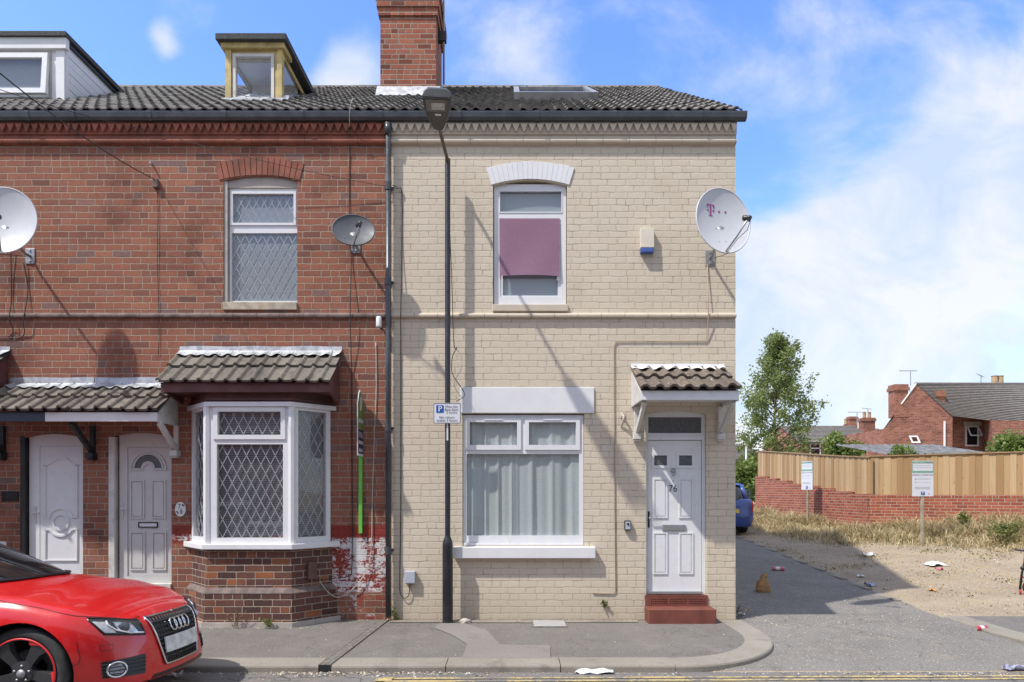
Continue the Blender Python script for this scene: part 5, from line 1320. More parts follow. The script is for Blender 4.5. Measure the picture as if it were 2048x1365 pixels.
b = MB(); b.box(-1.858, -1.742, KY-.004, KY+.08, -.075, -.012); b.build('outlet', M['dark'], t)
t = thing('inspection_cover', 'pale rectangular metal access cover in the pavement beside the cream wall', 'cover', (.48, -.11, 0))
a = gp(1068, 1254.5); c = gp(1128, 1242.5)
b = MB(); b.box(a[0], c[0], a[1], c[1], -.004, .012); b.build('lid', M['lid'], t, bevel=.003)
b = MB(); b.T = None; b.box(a[0]-.012, c[0]+.012, a[1]-.012, c[1]+.012, -.01, .0085); b.build('frame', M['iron'], t)
def lump(name, label, cat, C, size, mat, seed, sub=2, rough=.25, flat=True):
    bm = bmesh.new(); bmesh.ops.create_icosphere(bm, subdivisions=sub, radius=1.0)
    for v in bm.verts:
        f = 1+rough*mnoise.noise(v.co*1.7+Vector((seed, 0, 0)))+rough*.5*mnoise.noise(v.co*4+Vector((seed, 3, 0)))
        v.co = Vector((v.co.x*size[0]*f, v.co.y*size[1]*f, max(-.35, v.co.z)*size[2]*f))
    me = bpy.data.meshes.new(name); bm.to_mesh(me); bm.free(); me.materials.append(mat)
    me.uv_layers.new(name='UVMap'); o = bpy.data.objects.new(name, me); COL.objects.link(o); o.location = C
    return tag(o, label, cat)
lump('stone', 'rough lump of pale stone on the pavement beside the lamp post', 'stone', (*gp(930, 1246)[:2], .015), (.075, .05, .04), M['render'], 4)
def lz(x, y): return (gz_noise(x, y) if y > KY else road_z(y))
def lane_z(x, y): return ground_z(x, y)+.012 if x < lane_edge(y) else gz_noise(x, y)
def on_ground(px, py):
    d = 5.5
    while d < 60:
        x = (px-1024)*d/CF; y = d-CD; z = lane_z(x, y) if y > KY else road_z(y)
        if CH-(py-985)*d/CF <= z: break
        d += .01
    return Vector(((px-1024)*d/CF, d-CD, z))
# brown paper bag
c = on_ground(1526, 1184); t = thing('paper_bag', 'crumpled brown paper bag standing on the lane in the house shade', 'paper bag', c)
b = MB(); rr = random.Random(3); rings = []
for k, (z, w, d) in enumerate(((0, .105, .075), (.04, .112, .08), (.10, .105, .072), (.15, .088, .055), (.19, .060, .038), (.215, .042, .03), (.245, .050, .028), (.275, .040, .016), (.29, .022, .006))):
    ring = []
    for i in range(20):
        a = 2*math.pi*i/20; q = (abs(math.cos(a))**.6*math.copysign(1, math.cos(a)), abs(math.sin(a))**.6*math.copysign(1, math.sin(a)))
        j = 1+rr.uniform(-.10, .10)*(1 if k else .4); ring.append(b.pt(c+Vector((q[0]*w*j+.02*(k > 5)+rr.uniform(-.004, .004), q[1]*d*j, z+rr.uniform(-.008, .008)*(k > 0)))))
    rings.append(ring)
for A, B in zip(rings, rings[1:]):
    for i in range(20): b.idx([A[i], A[(i+1) % 20], B[(i+1) % 20], B[i]])
b.idx(rings[-1]); b.idx(rings[0]); b.build('bag', M['paperbag'], t)
def can(label, px, py, ang, r, L, mat):
    c = on_ground(px, py); a = Vector((math.cos(ang), math.sin(ang), 0)); t = thing('drink_can', label, 'can', c); O = c+Vector((0, 0, r+.002))-a*L/2
    b = MB(); b.lathe([(r*.8, .0), (r, .012), (r, L-.012), (r*.82, L-.001)], O, a, 18, caps=False); b.build('can_body', mat, t, smooth=True)
    b = MB(); b.lathe([(0, L*.985), (r*.8, L*.985), (r*.84, L)], O, a, 18, caps=False); b.lathe([(0, .004), (r*.8, .0)], O, a, 18, caps=False); b.build('can_end', M['tin'], t)
    b = MB(); b.lathe([(r*1.01, L*.30), (r*1.01, L*.62)], O, a, 18, caps=False); b.build('can_band', M['sign_white'], t, smooth=True)
can('red and white drink can lying on the lane below the kerb', 1963, 1263, .25, .033, .17, M['redlabel'])
can('pinkish red can lying on the shaded lane behind the paper bag', 1556, 1142, -.15, .036, .23, M['pinklabel'])
def scrap(name, label, px, py, w, h, mat, seed, rise=.05, cat='litter'):
    c = on_ground(px, py); b = MB(); rr = random.Random(seed); N = 7; ids = []
    for j in range(N+1):
        row = []
        for i in range(N+1):
            u, v = i/N-.5, j/N-.5; z = .006+rise*max(0, mnoise.noise(Vector((u*3+seed, v*3, 0)))+.25+.5*abs(u)*((seed % 2)*2-.6))
            row.append(b.pt(c+Vector((u*w+rr.uniform(-.08, .08)*w/N*3, v*h+rr.uniform(-.08, .08)*h, z))))
        ids.append(row)
    for j in range(N):
        for i in range(N): b.idx([ids[j][i], ids[j][i+1], ids[j+1][i+1], ids[j+1][i]])
    o = b.build(name, mat, fixn=False); return tag(o, label, cat)
scrap('paper_litter', 'torn white paper lying in the gutter before the cream house', 1188, 1347, .36, .13, M['paper'], 3, .05)
scrap('food_carton', 'crumpled white food carton lying on the gravel', 1736, 1114, .24, .18, M['paper'], 5, .08)
scrap('paper_litter', 'bright white paper sheet on the gravel near the dry grass', 1871, 1131, .32, .30, M['paper'], 6, .08)
scrap('paper_litter', 'small pink scrap just below the white sheet on the gravel', 1879, 1140, .10, .12, M['pinklabel'], 8, .06)
scrap('wrapper', 'crumpled blue and white wrapper on the shaded gravel by the lane edge', 1741, 1173, .15, .16, M['bluelitter'], 7, .06)
scrap('wrapper', 'small pale wrapper on shaded gravel above the blue one', 1722, 1154, .12, .14, M['paper'], 12, .05)
scrap('orange_peel', 'small orange scrap on the sunny gravel', 1863, 1182, .09, .10, M['orange'], 9, .03)
scrap('paper_litter', 'grey white paper on the road at the right frame edge', 2034, 1340, .26, .06, M['bluelitter'], 11, .05)
scrap('paper_litter', 'small white scrap on the road below the red car nose', 350, 1354, .12, .08, M['paper'], 15, .04)
scrap('paper_litter', 'white scrap at the foot of the cream corner pier', 1484, 1231, .07, .07, M['paper'], 17, .04)
# drifts of crumbs, leaves and gravel swept along the gutter and wall
b = MB(); rr = random.Random(11)
def bit(x, y, z, s):
    a = rr.uniform(0, 6.28); t_ = rr.uniform(-.5, .5); v = [Vector((math.cos(a+k*1.57)*s*rr.uniform(.5, 1), math.sin(a+k*1.57)*s*rr.uniform(.5, 1), s*t_*math.cos(k*1.57))) for k in range(4)]
    b.face([Vector((x, y, z+.004+s*.3))+q for q in v], mi=rr.choice((0, 0, 1, 2)))
for k in range(900):
    x = rr.choice((rr.uniform(-3.4, 1.7), rr.gauss(-1.8, .35), rr.gauss(-1.2, .5))); y = KY-.01-abs(rr.gauss(0, .09)); bit(x, y, road_z(y), rr.uniform(.004, .016))
for k in range(500):
    x = rr.uniform(-4, 2.9); y = -abs(rr.gauss(0, .05))-.01-(.5 if -4.3 < x < -2.2 else 0); bit(x, y, pav_z(y)+.004, rr.uniform(.004, .012))
for k in range(700):
    x = rr.uniform(2.9, 7.5); y = rr.gauss(-.1, .45); bit(x, y, lane_z(x, y), rr.uniform(.005, .016))
for k in range(900):
    x = rr.uniform(-3.6, 7); y = rr.uniform(-2.2, 0) if x < 2.5 else rr.uniform(-2.2, 3); bit(x, y, (pav_z(y)+.006 if x < 2.5 else lane_z(x, y)), rr.uniform(.003, .009))
for k in range(500):
    x = rr.gauss(4.0, 1.0); y = KY-.02-abs(rr.gauss(0, .12)); bit(x, y, road_z(y) if y < KY else 0, rr.uniform(.004, .014))
for k in range(1900):
    x = rr.uniform(5.6, 13); y = rr.uniform(.2, 8)
    if x > lane_edge(y): bit(x, y, gz_noise(x, y)-.004, rr.uniform(.006, .02)*rr.choice((.6, 1, 1, 1.6)))
o = b.build('street_debris', [plain('leaf crumbs', (.42, .35, .24), .9, var=.3, nscale=30), plain('pale grit', (.55, .53, .49), .9, var=.2), plain('dark grit', (.14, .11, .09), .9, var=.3)], fixn=False); tag(o, kind='stuff', label='scattered crumbs of leaf, grit and paper along kerb and wall', cat='debris')
# ---------------------------------------------------------------- weeds, grass, trees
def leaf_quad(b, c, s, rr, up=.3, asp=.5, mi=None):
    d = Vector((rr.gauss(0, 1), rr.gauss(0, 1), rr.gauss(0, 1)+up)).normalized(); q = d.cross(Vector((rr.gauss(0, 1), rr.gauss(0, 1), rr.gauss(0, 1)))).normalized()
    m = c + d*s*.5
    b.face([c, m+q*s*asp*.5, c+d*s, m-q*s*asp*.5], mi=mi)
def weed(label, C, h, w, n, mat, seed, name='weed', dry=False):
    rr = random.Random(seed); C = Vector(C); t = thing(name, label, 'weed', C); b = MB(); st = MB()
    for k in range(max(4, n//12)):
        top = C+Vector((rr.gauss(0, w*.5), rr.gauss(0, w*.2)-.02, h*rr.uniform(.45, 1))); base = C+Vector((rr.uniform(-w, w)*.35, -.01, 0)); mid = base.lerp(top, .5)+Vector((rr.gauss(0, .02), 0, .02))
        st.tube([base, mid, top], .0025, 4)
        for q in range(14):
            f = rr.uniform(.1, 1); p = base.lerp(mid, f*2) if f < .5 else mid.lerp(top, f*2-1); leaf_quad(b, p, rr.uniform(.02, .05)*(1 if not dry else .7), rr, .4, .45)
    st.build('stem', M['weed_dry'] if dry else M['weed'], t); b.build('leaves', M[mat], t, fixn=False)
weed('dry reddish weed at the foot of the brick bay', (fx(482)*.955-.0, -.53, 0), .34, .14, 90, 'weed_dry', 3, dry=True)
weed('low green weed at the foot of the brick bay', (-2.93, -.53, 0), .16, .16, 80, 'weed', 4)
weed('green weed sprouting at the base of the drainpipe', (fx(794), -.05, 0), .24, .09, 70, 'weed', 5)
weed('tiny yellow weed growing from the cream wall', (fx(1209), -.01, .16), .10, .04, 20, 'weed', 6)
weed('small weed in the angle beside the cream corner pier', (2.97, .12, 0), .18, .10, 50, 'weed_dry', 8)
# fence line of the waste ground
FR, FM, FL = Vector((11.48, 6.5)), Vector((8.86, 8.2)), Vector((8.55, 15.2))
FR2 = FR + (FR-FM).normalized()*9
def seg_dist(p, a, c): d = c-a; f = max(0, min(1, (p-a).dot(d)/d.length_squared)); return (p-(a+d*f)).length
def fence_dist(x, y): p = Vector((x, y)); return min(seg_dist(p, FR2, FM), seg_dist(p, FM, FL))
def grass(n, seed, test, hmin, hmax, mats, name, label, wd=.006):
    rr = random.Random(seed); b = MB(); k = 0; tries = 0
    while k < n and tries < n*60:
        tries += 1; x = rr.uniform(5.3, 17); y = rr.uniform(.3, 16)
        if abs(x/(y+8.8)) > .82: continue
        w = test(x, y)
        if rr.random() > w: continue
        k += 1; z = gz_noise(x, y); h = rr.uniform(hmin, hmax)*(.35+.65*w); h *= .55+.9*max(0, mnoise.noise(Vector((x*2.2, y*2.2, 9)))+.35); a = rr.uniform(0, 6.28); l = rr.uniform(.4, 1.9)*h
        d = Vector((math.cos(a), math.sin(a), 0)); s = Vector((-d.y, d.x, 0))*wd*rr.uniform(.7, 1.6); p = Vector((x, y, z-.01)); m = p+d*l*.35+Vector((0, 0, h*.62)); e = p+d*l+Vector((0, 0, h*rr.uniform(.6, 1)))
        mi = rr.choice(mats[1])
        b.face([p-s, p+s, m+s*.8, m-s*.8], mi=mi); b.face([m-s*.8, m+s*.8, e], mi=mi)
    o = b.build(name, mats[0], fixn=False); tag(o, kind='stuff', label=label, cat='grass'); return o
def behind(x, y):           # true on the far side of the walls
    p = Vector((x, y)); d = (FR-FM).normalized(); n = Vector((d.y, -d.x)); n = n if n.y < 0 else -n
    d2 = (FL-FM).normalized()
    if (p-FM).dot(n) < .12 and x > FM.x-.1: return True
    return x > FM.x-.15+(y-FM.y)*(FL.x-FM.x)/7 and y > FM.y
def dens(x, y):
    if behind(x, y) or x < lane_edge(y)+.25: return 0
    f = fence_dist(x, y); lim = 1.9+max(0, (x-8)*1.0) if y < 8.5 else 1.7
    cl = .5+.9*mnoise.noise(Vector((x*.8, y*.8, 1)))
    return max(0, min(1, 1.15-f/lim))*max(.12, min(1, .55+cl))
grass(24000, 5, dens, .12, .50, ([M['straw'], M['weed_dry'], M['weed']], (0,)*13+(1, 1, 2)), 'dry_grass', 'tall straw coloured dry grass along the brick boundary wall', .0065)
def dens2(x, y):
    if behind(x, y) or x < lane_edge(y)+.1: return 0
    return max(0, .5*mnoise.noise(Vector((x*1.1, y*1.1, 7)))+.08)*(1 if x > lane_edge(y)+1.5 or y > 4 else .35)
grass(7000, 6, dens2, .03, .14, ([M['straw'], M['weed_dry'], M['weed']], (0, 0, 0, 1, 2)), 'short_grass', 'short sparse dry grass on the gravel', .008)
def bush(name, label, C, rad, n, ls, mat, seed, cat='bush', lobes=9, stem=True):
    rr = random.Random(seed); C = Vector(C); t = thing(name, label, cat, C); b = MB(); L = []
    for k in range(lobes):
        a = rr.uniform(0, 6.28); q = rr.uniform(.1, .75); L.append((C+Vector((math.cos(a)*rad[0]*q, math.sin(a)*rad[1]*q, rad[2]*rr.uniform(.25, 1.45))), rr.uniform(.3, .55)))
    for k in range(n):
        c, r = rr.choice(L); d = Vector((rr.gauss(0, 1), rr.gauss(0, 1), rr.gauss(0, 1))).normalized(); f = rr.uniform(.5, 1.0)**.6
        leaf_quad(b, c+Vector((d.x*rad[0], d.y*rad[1], d.z*rad[2]))*r*f, ls*rr.uniform(.6, 1.3), rr, -.1, .6)
    b.build('foliage', M[mat], t, fixn=False)
    if stem:
        s = MB()
        for c, r in L: s.tube([C, C.lerp(c, .5)+Vector((rr.gauss(0, .05), 0, 0)), c], [.04*rad[2], .03*rad[2], .01], 5)
        s.build('stem', M['bark'], t)
    return t
bush('wild_plant', 'grey green bushy weed at the wall foot near the right edge', (9.9, 6.1, gz_noise(9.9, 6.1)), (.25, .2, .30), 300, .065, 'weed', 21, 'plant', 7)
bush('wild_plant', 'low dark green weeds in the grass at the right frame edge', (9.7, 4.6, gz_noise(9.7, 4.6)), (.42, .3, .24), 520, .06, 'weed', 22, 'plant', 9)
def tree(name, label, C, H, crown, trunk_h, n, ls, seed, mat='leaf', cat='tree'):
    rr = random.Random(seed); C = Vector(C); t = thing(name, label, cat, C); w = MB(); b = MB(); tips = []
    top = C+Vector((.25, 0, H*.9)); trunk = [C, C+Vector((.03*H*.2, 0, H*.25)), C.lerp(top, .55)+Vector((-.1, 0, 0)), top]
    w.tube(smooth_path(trunk, 5), [H*.016*(1-i/16) + .012 for i in range(16)], 8)
    def prof(f): return crown[0]*min(1, 1.9*(f+.15)**.42*(1-f)**.85)
    for k in range(46):
        f = (k+rr.random())/46; z = trunk_h+(H-trunk_h)*f; a = k*2.4+rr.uniform(-.4, .4); R = prof(f)*rr.uniform(.6, 1.12)
        o = C.lerp(top, max(.1, (z/H)*.86)); base = Vector((o.x, o.y, C.z+z*.86)); e = Vector((o.x+math.cos(a)*R, o.y+math.sin(a)*R*crown[1], C.z+z+R*.35)); m = base.lerp(e, .5)+Vector((0, 0, R*.06))
        w.tube([base, m, e], [.012*H*(1-f)*.5+.012, .02, .008], 5)
        for q in range(7): p = base.lerp(e, rr.uniform(.35, 1.08))+Vector((rr.gauss(0, .16), rr.gauss(0, .16), rr.gauss(0, .18)))*R*.55; tips.append((p, rr.uniform(.20, .50)))
    for k in range(8): tips.append((top+Vector((rr.gauss(0, .25), rr.gauss(0, .25), rr.uniform(-.3, .9))), rr.uniform(.2, .4)))
    for k in range(n):
        c, r = rr.choice(tips); leaf_quad(b, c+Vector((rr.gauss(0, .5), rr.gauss(0, .5), rr.gauss(0, .5)))*r, ls*rr.uniform(.6, 1.3), rr, -.2, .55)
    w.build('trunk', M['bark'], t, smooth=True); b.build('crown', M[mat], t, fixn=False); return t
tree('tall_tree', 'tall loose crowned green tree rising behind the wooden fence', P(1548, 985, 40)*1.0 + Vector((0, 0, .3)), 8.9, (2.35, 1.0), 1.0, 17000, .17, 31)
bush('garden_bush', 'dense leafy green bush in front of the distant slate roof', P(1683, 985, 36)+Vector((0, 0, .75)), (1.15, .9, 1.35), 5200, .17, 'leaf2', 33, lobes=26)
bush('garden_bush', 'large leafy bush at the right edge behind the fence', P(2035, 985, 27)+Vector((0, 0, .6)), (1.1, .8, 1.0), 4200, .15, 'leaf2', 34, lobes=22)
bush('garden_bush', 'green hedge bush behind the blue car', P(1490, 985, 26.5)+Vector((0, 0, -.3)), (.75, .6, .95), 3000, .14, 'leaf2', 35, lobes=16)
bush('garden_bush', 'small yellowish plants growing over the shed roof by the fence', P(1813, 985, 24)+Vector((0, 0, .85)), (.55, .3, .45), 900, .11, 'leaf2', 36, lobes=10)
# ---------------------------------------------------------------- boundary walls and fence
def wall_run(label, a, c, tops, thick=.22):
    L = (c-a).length; b = MB().frame(a, c-a); t = thing('brick_wall', label, 'wall', (a.x, a.y, gz_noise(a.x, a.y)))
    for (s0, s1, z) in tops: b.slab(s0*L+.0005, s1*L-.0005, -.2, z-.075, [], -thick, 0, back=True)
    o = b.build('brickwork', M['wall_brick'], t, fixn=False)
    k = MB().frame(a, c-a)
    for (s0, s1, z) in tops:
        x = s0*L
        while x < s1*L-.02: w = min(.075, s1*L-x); k.box(x+.003, x+w-.003, -thick-.005, .006, z-.074, z); x += .075
    k.build('coping', M['wall_brick'], t); return t
wall_run('red brick boundary wall under the fence, right straight length', FM+Vector((.02, -.0)), FR2, [(0, 1, 1.585)])
zs = lambda py, f: CH+(985-py)*((FL.y+CD)*(1-f)+(FM.y+CD)*f)/CF
T = []; n = 8
for k in range(n):
    f0, f1 = k/n, (k+1)/n; py = [953, 957, 962, 968, 972, 977, 983, 988][k]; T.append((f0, f1, zs(py, (f0+f1)/2)))
wall_run('red brick boundary wall stepping up the slope behind the grass', FL, FM-Vector((.02, .02)), T)
t = thing('wooden_fence', 'tall fence of golden upright boards on top of the brick boundary wall', 'fence', (FM.x, FM.y, 1.5))
rr = random.Random(8)
def boards(a, c, zlo, zhi, name):
    L = (c-a).length; b = MB().frame(a, c-a); x = 0; i = 0
    while x < L:
        w = rr.uniform(.115, .15); f = x/L; g = min(1, (x+w)/L); n0 = -.10+(.012 if i % 2 else 0)+rr.uniform(0, .004)
        u0 = i+.0+100*len(name); z0, z1 = zlo(f), zhi(f)
        ids = [b.pt(q) for q in ((x, n0, z0), (x+w, n0, z0), (x+w, n0, zhi(g)), (x, n0, z1), (x, n0-.02, z0), (x+w, n0-.02, z0), (x+w, n0-.02, zhi(g)), (x, n0-.02, z1))]
        b.idx(ids[:4], uv=[(u0+.02, z0), (u0+.98, z0), (u0+.98, zhi(g)), (u0+.02, z1)])
        for q in ((0, 4, 5, 1), (1, 5, 6, 2), (2, 6, 7, 3), (3, 7, 4, 0), (4, 7, 6, 5)): b.idx([ids[k] for k in q], uv=[(u0+.1, z0), (u0+.12, z0), (u0+.12, z1), (u0+.1, z1)])
        x += w-.004; i += 1
    o = b.build(name, M['wood'], t, fixn=False)
    k = MB().frame(a, c-a); N = 20
    for j in range(N):
        f, g = j/N, (j+1)/N
        for (n0, n1, h0, h1) in ((-.145, -.06, 0, .028),):
            A = [(f*L, n0, zhi(f)+h0), (f*L, n1, zhi(f)+h0), (f*L, n1, zhi(f)+h1), (f*L, n0, zhi(f)+h1)]; B = [(g*L, n0, zhi(g)+h0), (g*L, n1, zhi(g)+h0), (g*L, n1, zhi(g)+h1), (g*L, n0, zhi(g)+h1)]
            for q in range(4): k.face([A[q], A[(q+1) % 4], B[(q+1) % 4], B[q]])
    k.build('capping', M['woodcap'], t)
    return o
zt = lambda py, d: CH+(985-py)*d/CF
zM, zR, zL = zt(914, 17.0), zt(905, 15.3), zt(903, 24.0)
Lr = (FR-FM).length/(FR2-FM).length
boards(FM, FR2, lambda f: 1.565, lambda f: zM+(zR-zM)*min(1, f/Lr), 'board_panel')
def wl(f):
    for (s0, s1, z) in T:
        if s0 <= f <= s1+1e-6: return z-.02
    return 1.6
boards(FL, FM, wl, lambda f: zt([903, 904.3, 905.7, 907.2, 909, 911, 913, 914.5, 916][min(8, int(f*8))] + ([1.3, 1.4, 1.5, 1.8, 2, 2, 1.5, 1.5, 0][min(8, int(f*8))])*(f*8-int(f*8)), 24.0-7.0*f), 'board_panel')
# parking notices
def notice(label, px0, px1, py0, py1, d, postpx, face=(0, -1)):
    c0, c1 = P(px0, py1, d), P(px1, py0, d); cx = (c0.x+c1.x)/2; W = (c1-c0).length if False else None
    gx_, gy_ = P(postpx, 985, d).x, d-CD; gz = gz_noise(gx_, gy_)
    t = thing('notice_sign', label, 'sign', (gx_, gy_, gz))
    return t, c0, c1, gx_, gy_, gz
def notice_board(label, cx, y, z0, z1, w, ang):
    gz = gz_noise(cx, y); t = thing('notice_sign', label, 'sign', (cx, y, gz))
    A = Vector((math.cos(ang), math.sin(ang))); b = MB().frame((cx, y), A)
    p = MB().frame((cx, y), A); p.box(-.025, .025, -.05, -.004, gz-.1, z1-.06); p.build('post', plain('timber sign post', (.34, .30, .22), .85, var=.2), t, bevel=.004)
    b.box(-w/2, w/2, -.003, .004, z0, z1); pl = b.build('board', M['sign_white'], t)
    H = z1-z0; g = MB().frame((cx, y), A)
    def bar(x0, x1, q0, q1, bb, n=.0055): bb.face([(x0*w-w/2, n, z0+q0*H), (x1*w-w/2, n, z0+q0*H), (x1*w-w/2, n, z0+q1*H), (x0*w-w/2, n, z0+q1*H)])
    bar(.01, .99, .925, .985, g); bar(.01, .99, .66, .715, g); bar(0.0, .03, .66, .985, g); bar(.97, 1, .66, .985, g); g.build('green_band', M['green_sign'], pl, fixn=False)
    k = MB().frame((cx, y), A); bar(.66, .93, .935, .98, k, .0065); T_ = k.T
    for q in (.86, .80): 
        x = .08
        while x < .9: bar(x, x+.028, q, q+.012, k, .0065); x += .046
    for q in (.50, .47, .39, .26, .24, .22, .20):
        x = .20 if q > .3 else .12
        while x < .84: bar(x, x+.018, q, q+.007, k, .0065); x += .03
    bar(.12, .17, .46, .50, k, .0065); bar(.12, .16, .38, .41, k, .0065); bar(.76, .82, .05, .075, k, .0065)
    O = T_((0, .0065, z0+.60*H)); N3 = Vector((A.x, A.y, 0))
    text_mb(k, 'PARKING CONDITIONS', O, N3, .056, sx=.80)
    k.build('lettering', plain('grey print', (.25, .25, .27), .5), pl, fixn=False)
    s = MB().frame((cx, y), A); bar(.41, .59, .035, .135, s, .0065); s.build('parking_symbol', M['sign_blue'], pl, fixn=False)
    s = MB(); text_mb(s, 'P', T_((0, .008, z0+.085*H)), N3, .095); 
    for dx in (-.2,): text_mb(s, 'Pay by mobile', T_((dx*w, .0075, z0+.955*H)), N3, .036)
    s.build('letter', M['sign_white'], pl, fixn=False)
d = 14.4; a, c = P(1825, 993, d), P(1866, 922, d)
notice_board('white and green parking notice facing the road, in front of the fence on a post', (a.x+c.x)/2, d-CD, a.z, c.z, c.x-a.x, -.05)
d = 19.2; a, c = P(1607, 980, d), P(1621, 923, d)
notice_board('white parking notice seen nearly edge on, farther up the lane on a post', (a.x+c.x)/2, d-CD, a.z, c.z, .44, math.radians(-73))
# ---------------------------------------------------------------- distant houses
def pitched(name, label, x0, x1, y0, depth, zb, ze, zr, ridge_along='x', wallm='far_brick', roofm='slate', chim=(), wins=(), lean=None, cat='house'):
    t = thing(name, label, cat, ((x0+x1)/2, y0, zb)); b = MB(); ym = y0+depth/2
    b.prism([(x0, y0), (x1, y0), (x1, y0+depth), (x0, y0+depth)], zb-1, ze, caps=False)
    for x in (x0, x1): b.face([(x, y0, ze), (x, y0+depth, ze), (x, ym, zr-.08)])
    b.build('wall', M[wallm], t); r = MB(); o = .18; s = (zr-ze)/(depth/2); L = math.hypot(depth/2+o, zr-ze+o*s)
    n = int(L/.33); U = Vector((0, depth/2+o, zr-ze+o*s)).normalized(); Nn = Vector((0, -U.z, U.y))
    O = Vector((x0-.1, y0-o, ze-o*s)); W = x1-x0+.2
    for k in range(n):
        p = O+U*(L*k/n)+Nn*.05; q = O+U*(L*(k+1)/n)+Nn*.01; X = Vector((W, 0, 0)); p0 = p-Nn*.05; uk = k*.33
        r.face([p, p+X, q+X, q], uv=[(0, uk+.02), (W, uk+.02), (W, uk+.3), (0, uk+.3)]); r.face([p0, p0+X, p+X, p], uv=[(0, uk+.01), (W, uk+.01), (W, uk+.02), (0, uk+.02)])
    r.face([(x0-.1, ym, zr+.01), (x1+.1, ym, zr+.01), (x1+.1, y0+depth+o, ze-o*s), (x0-.1, y0+depth+o, ze-o*s)], uv=[(0, 0), (W, 0), (W, L), (0, L)])
    ro = r.build('roof', M[roofm], t, fixn=False); rd = MB(); rd.tube([(x0-.1, ym, zr), (x1+.1, ym, zr)], .11, 8); rd.build('ridge', M[roofm], ro)
    g = MB(); g.box(x0-.12, x1+.12, y0-o-.1, y0-o, ze-o*s-.10, ze-o*s+.02); g.build('gutter', M['gutter'], t)
    for (cx, cy, w, h, pots) in chim:
        c = MB(); zc = zr-.6; c.box(cx-w/2, cx+w/2, cy-w*.4, cy+w*.4, zc-.8, zr+h-.28); c.box(cx-w/2-.07, cx+w/2+.07, cy-w*.4-.07, cy+w*.4+.07, zr+h-.278, zr+h-.10); c.box(cx-w/2-.02, cx+w/2+.02, cy-w*.4-.02, cy+w*.4+.02, zr+h-.099, zr+h)
        co = c.build('chimney', M['chimney_brick'], t)
        for k in range(pots): p = MB(); p.lathe([(.15, zr+h), (.13, zr+h+.1), (.125, zr+h+.45), (.15, zr+h+.5)], (cx-.2*(pots-1)+.4*k, cy, 0), n=12); p.build('chimney_pot', M['chalk'], co, smooth=True)
    for (wx, wz, ww, wh, kind) in wins:
        f = MB(); f.T = lambda q: Vector((q[0], y0-.012-q[1], q[2])); rect_ring(f, wx, wx+ww, wz, wz+wh, .09, -.02, .03)
        if kind: f.box(wx, wx+ww, -.02, .03, wz+wh*.55, wz+wh*.55+.09)
        w = f.build('window', M['pvc'], t); g = MB(); g.T = f.T; g.face([(wx, 0, wz), (wx+ww, 0, wz), (wx+ww, 0, wz+wh), (wx, 0, wz+wh)]); g.build('pane', M['carglass'], w)
        l = MB(); l.T = f.T; l.box(wx-.15, wx+ww+.15, .0, .05, wz+wh, wz+wh+.25); l.build('lintel', M['render'], w)
        if kind == 2:
            o_ = MB(); o_.T = lambda q: Vector((q[0], y0-.05-q[1]-(wz+wh-.05-q[2])*.55, q[2])); rect_ring(o_, wx+.03, wx+ww-.03, wz+wh*.62, wz+wh-.05, .08, -.02, .03); o_.build('open_light', M['pvc'], w)
    return t
D = 46.0; y0 = D-CD
def Xd(px, d=D): return (px-1024)*d/CF
def Zd(py, d=D): return CH+(985-py)*d/CF
# right hand house: gable to the street, long roof running right
t = thing('brick_house', 'red brick house with a broad gable and long brown roof, at right behind the fence', 'house', (Xd(1850), y0, 2))
xa, xb, xg = Xd(1767.5), Xd(1905), Xd(1832)
ze_l, ze_r, zr = Zd(858), Zd(832), Zd(769)
b = MB(); b.face([(xa, y0, 0), (xb, y0, 0), (xb, y0, ze_r), (Xd(1877), y0, Zd(808)), (xg, y0, zr), (Xd(1790), y0, Zd(833)), (xa, y0, ze_l)])
dp = 10
b.face([(xa, y0, 0), (xa, y0+dp, 0), (xa, y0+dp, ze_l), (xa, y0, ze_l)]); b.face([(xb, y0+.0, 0), (xb, y0+1.6, 0), (xb, y0+1.6, ze_r), (xb, y0, ze_r)])
xb2 = Xd(1965, D+1.6); b.face([(xb, y0+1.6, 0), (xb2, y0+1.6, 0), (xb2, y0+1.6, Zd(832, D+1.6)), (xb, y0+1.6, Zd(836, D+1.6))])
xb3 = Xd(1965); b.face([(xb2, y0+1.6, 0), (xb3+.1, y0-.8, 0), (xb3+.1, y0-.8, Zd(841, D-.8)), (xb2, y0+1.6, Zd(832, D+1.6))]); b.face([(xb3+.1, y0-.8, 0), (xb3+8, y0-.8, 0), (xb3+8, y0-.8, Zd(844, D-.8)), (xb3+.1, y0-.8, Zd(841, D-.8))])
b.build('wall', M['far_brick'], t, fixn=False)
r = MB(); XR = Xd(2200); E0 = Vector((xg+.25, y0+.05, zr)); n = 22
# roof plane: ridge runs away to the right, falls towards the viewer
top0, top1 = Vector((xg, y0+.03, zr)), Vector((XR, y0+6.5, Zd(769, D+6.5)))
bot0, bot1 = Vector((xb-.1, y0-.02, ze_r-.02)), Vector((XR, y0-1.0, Zd(872, D-1.0)))
Nn = (top1-top0).cross(bot0-top0).normalized(); Nn = Nn if Nn.z > 0 else -Nn
for k in range(n):
    f, g = k/n, (k+1)/n; a0, a1 = bot0.lerp(top0, f)+Nn*.07, bot1.lerp(top1, f)+Nn*.07; c0, c1 = bot0.lerp(top0, g)+Nn*.015, bot1.lerp(top1, g)+Nn*.015; uk = k*.3; W = (a1-a0).length
    r.face([a0, a1, c1, c0], uv=[(0, uk+.02), (W, uk+.02), (W, uk+.28), (0, uk+.28)]); r.face([a0-Nn*.06, a1-Nn*.06, a1, a0], uv=[(0, uk+.01), (W, uk+.01), (W, uk+.02), (0, uk+.02)])
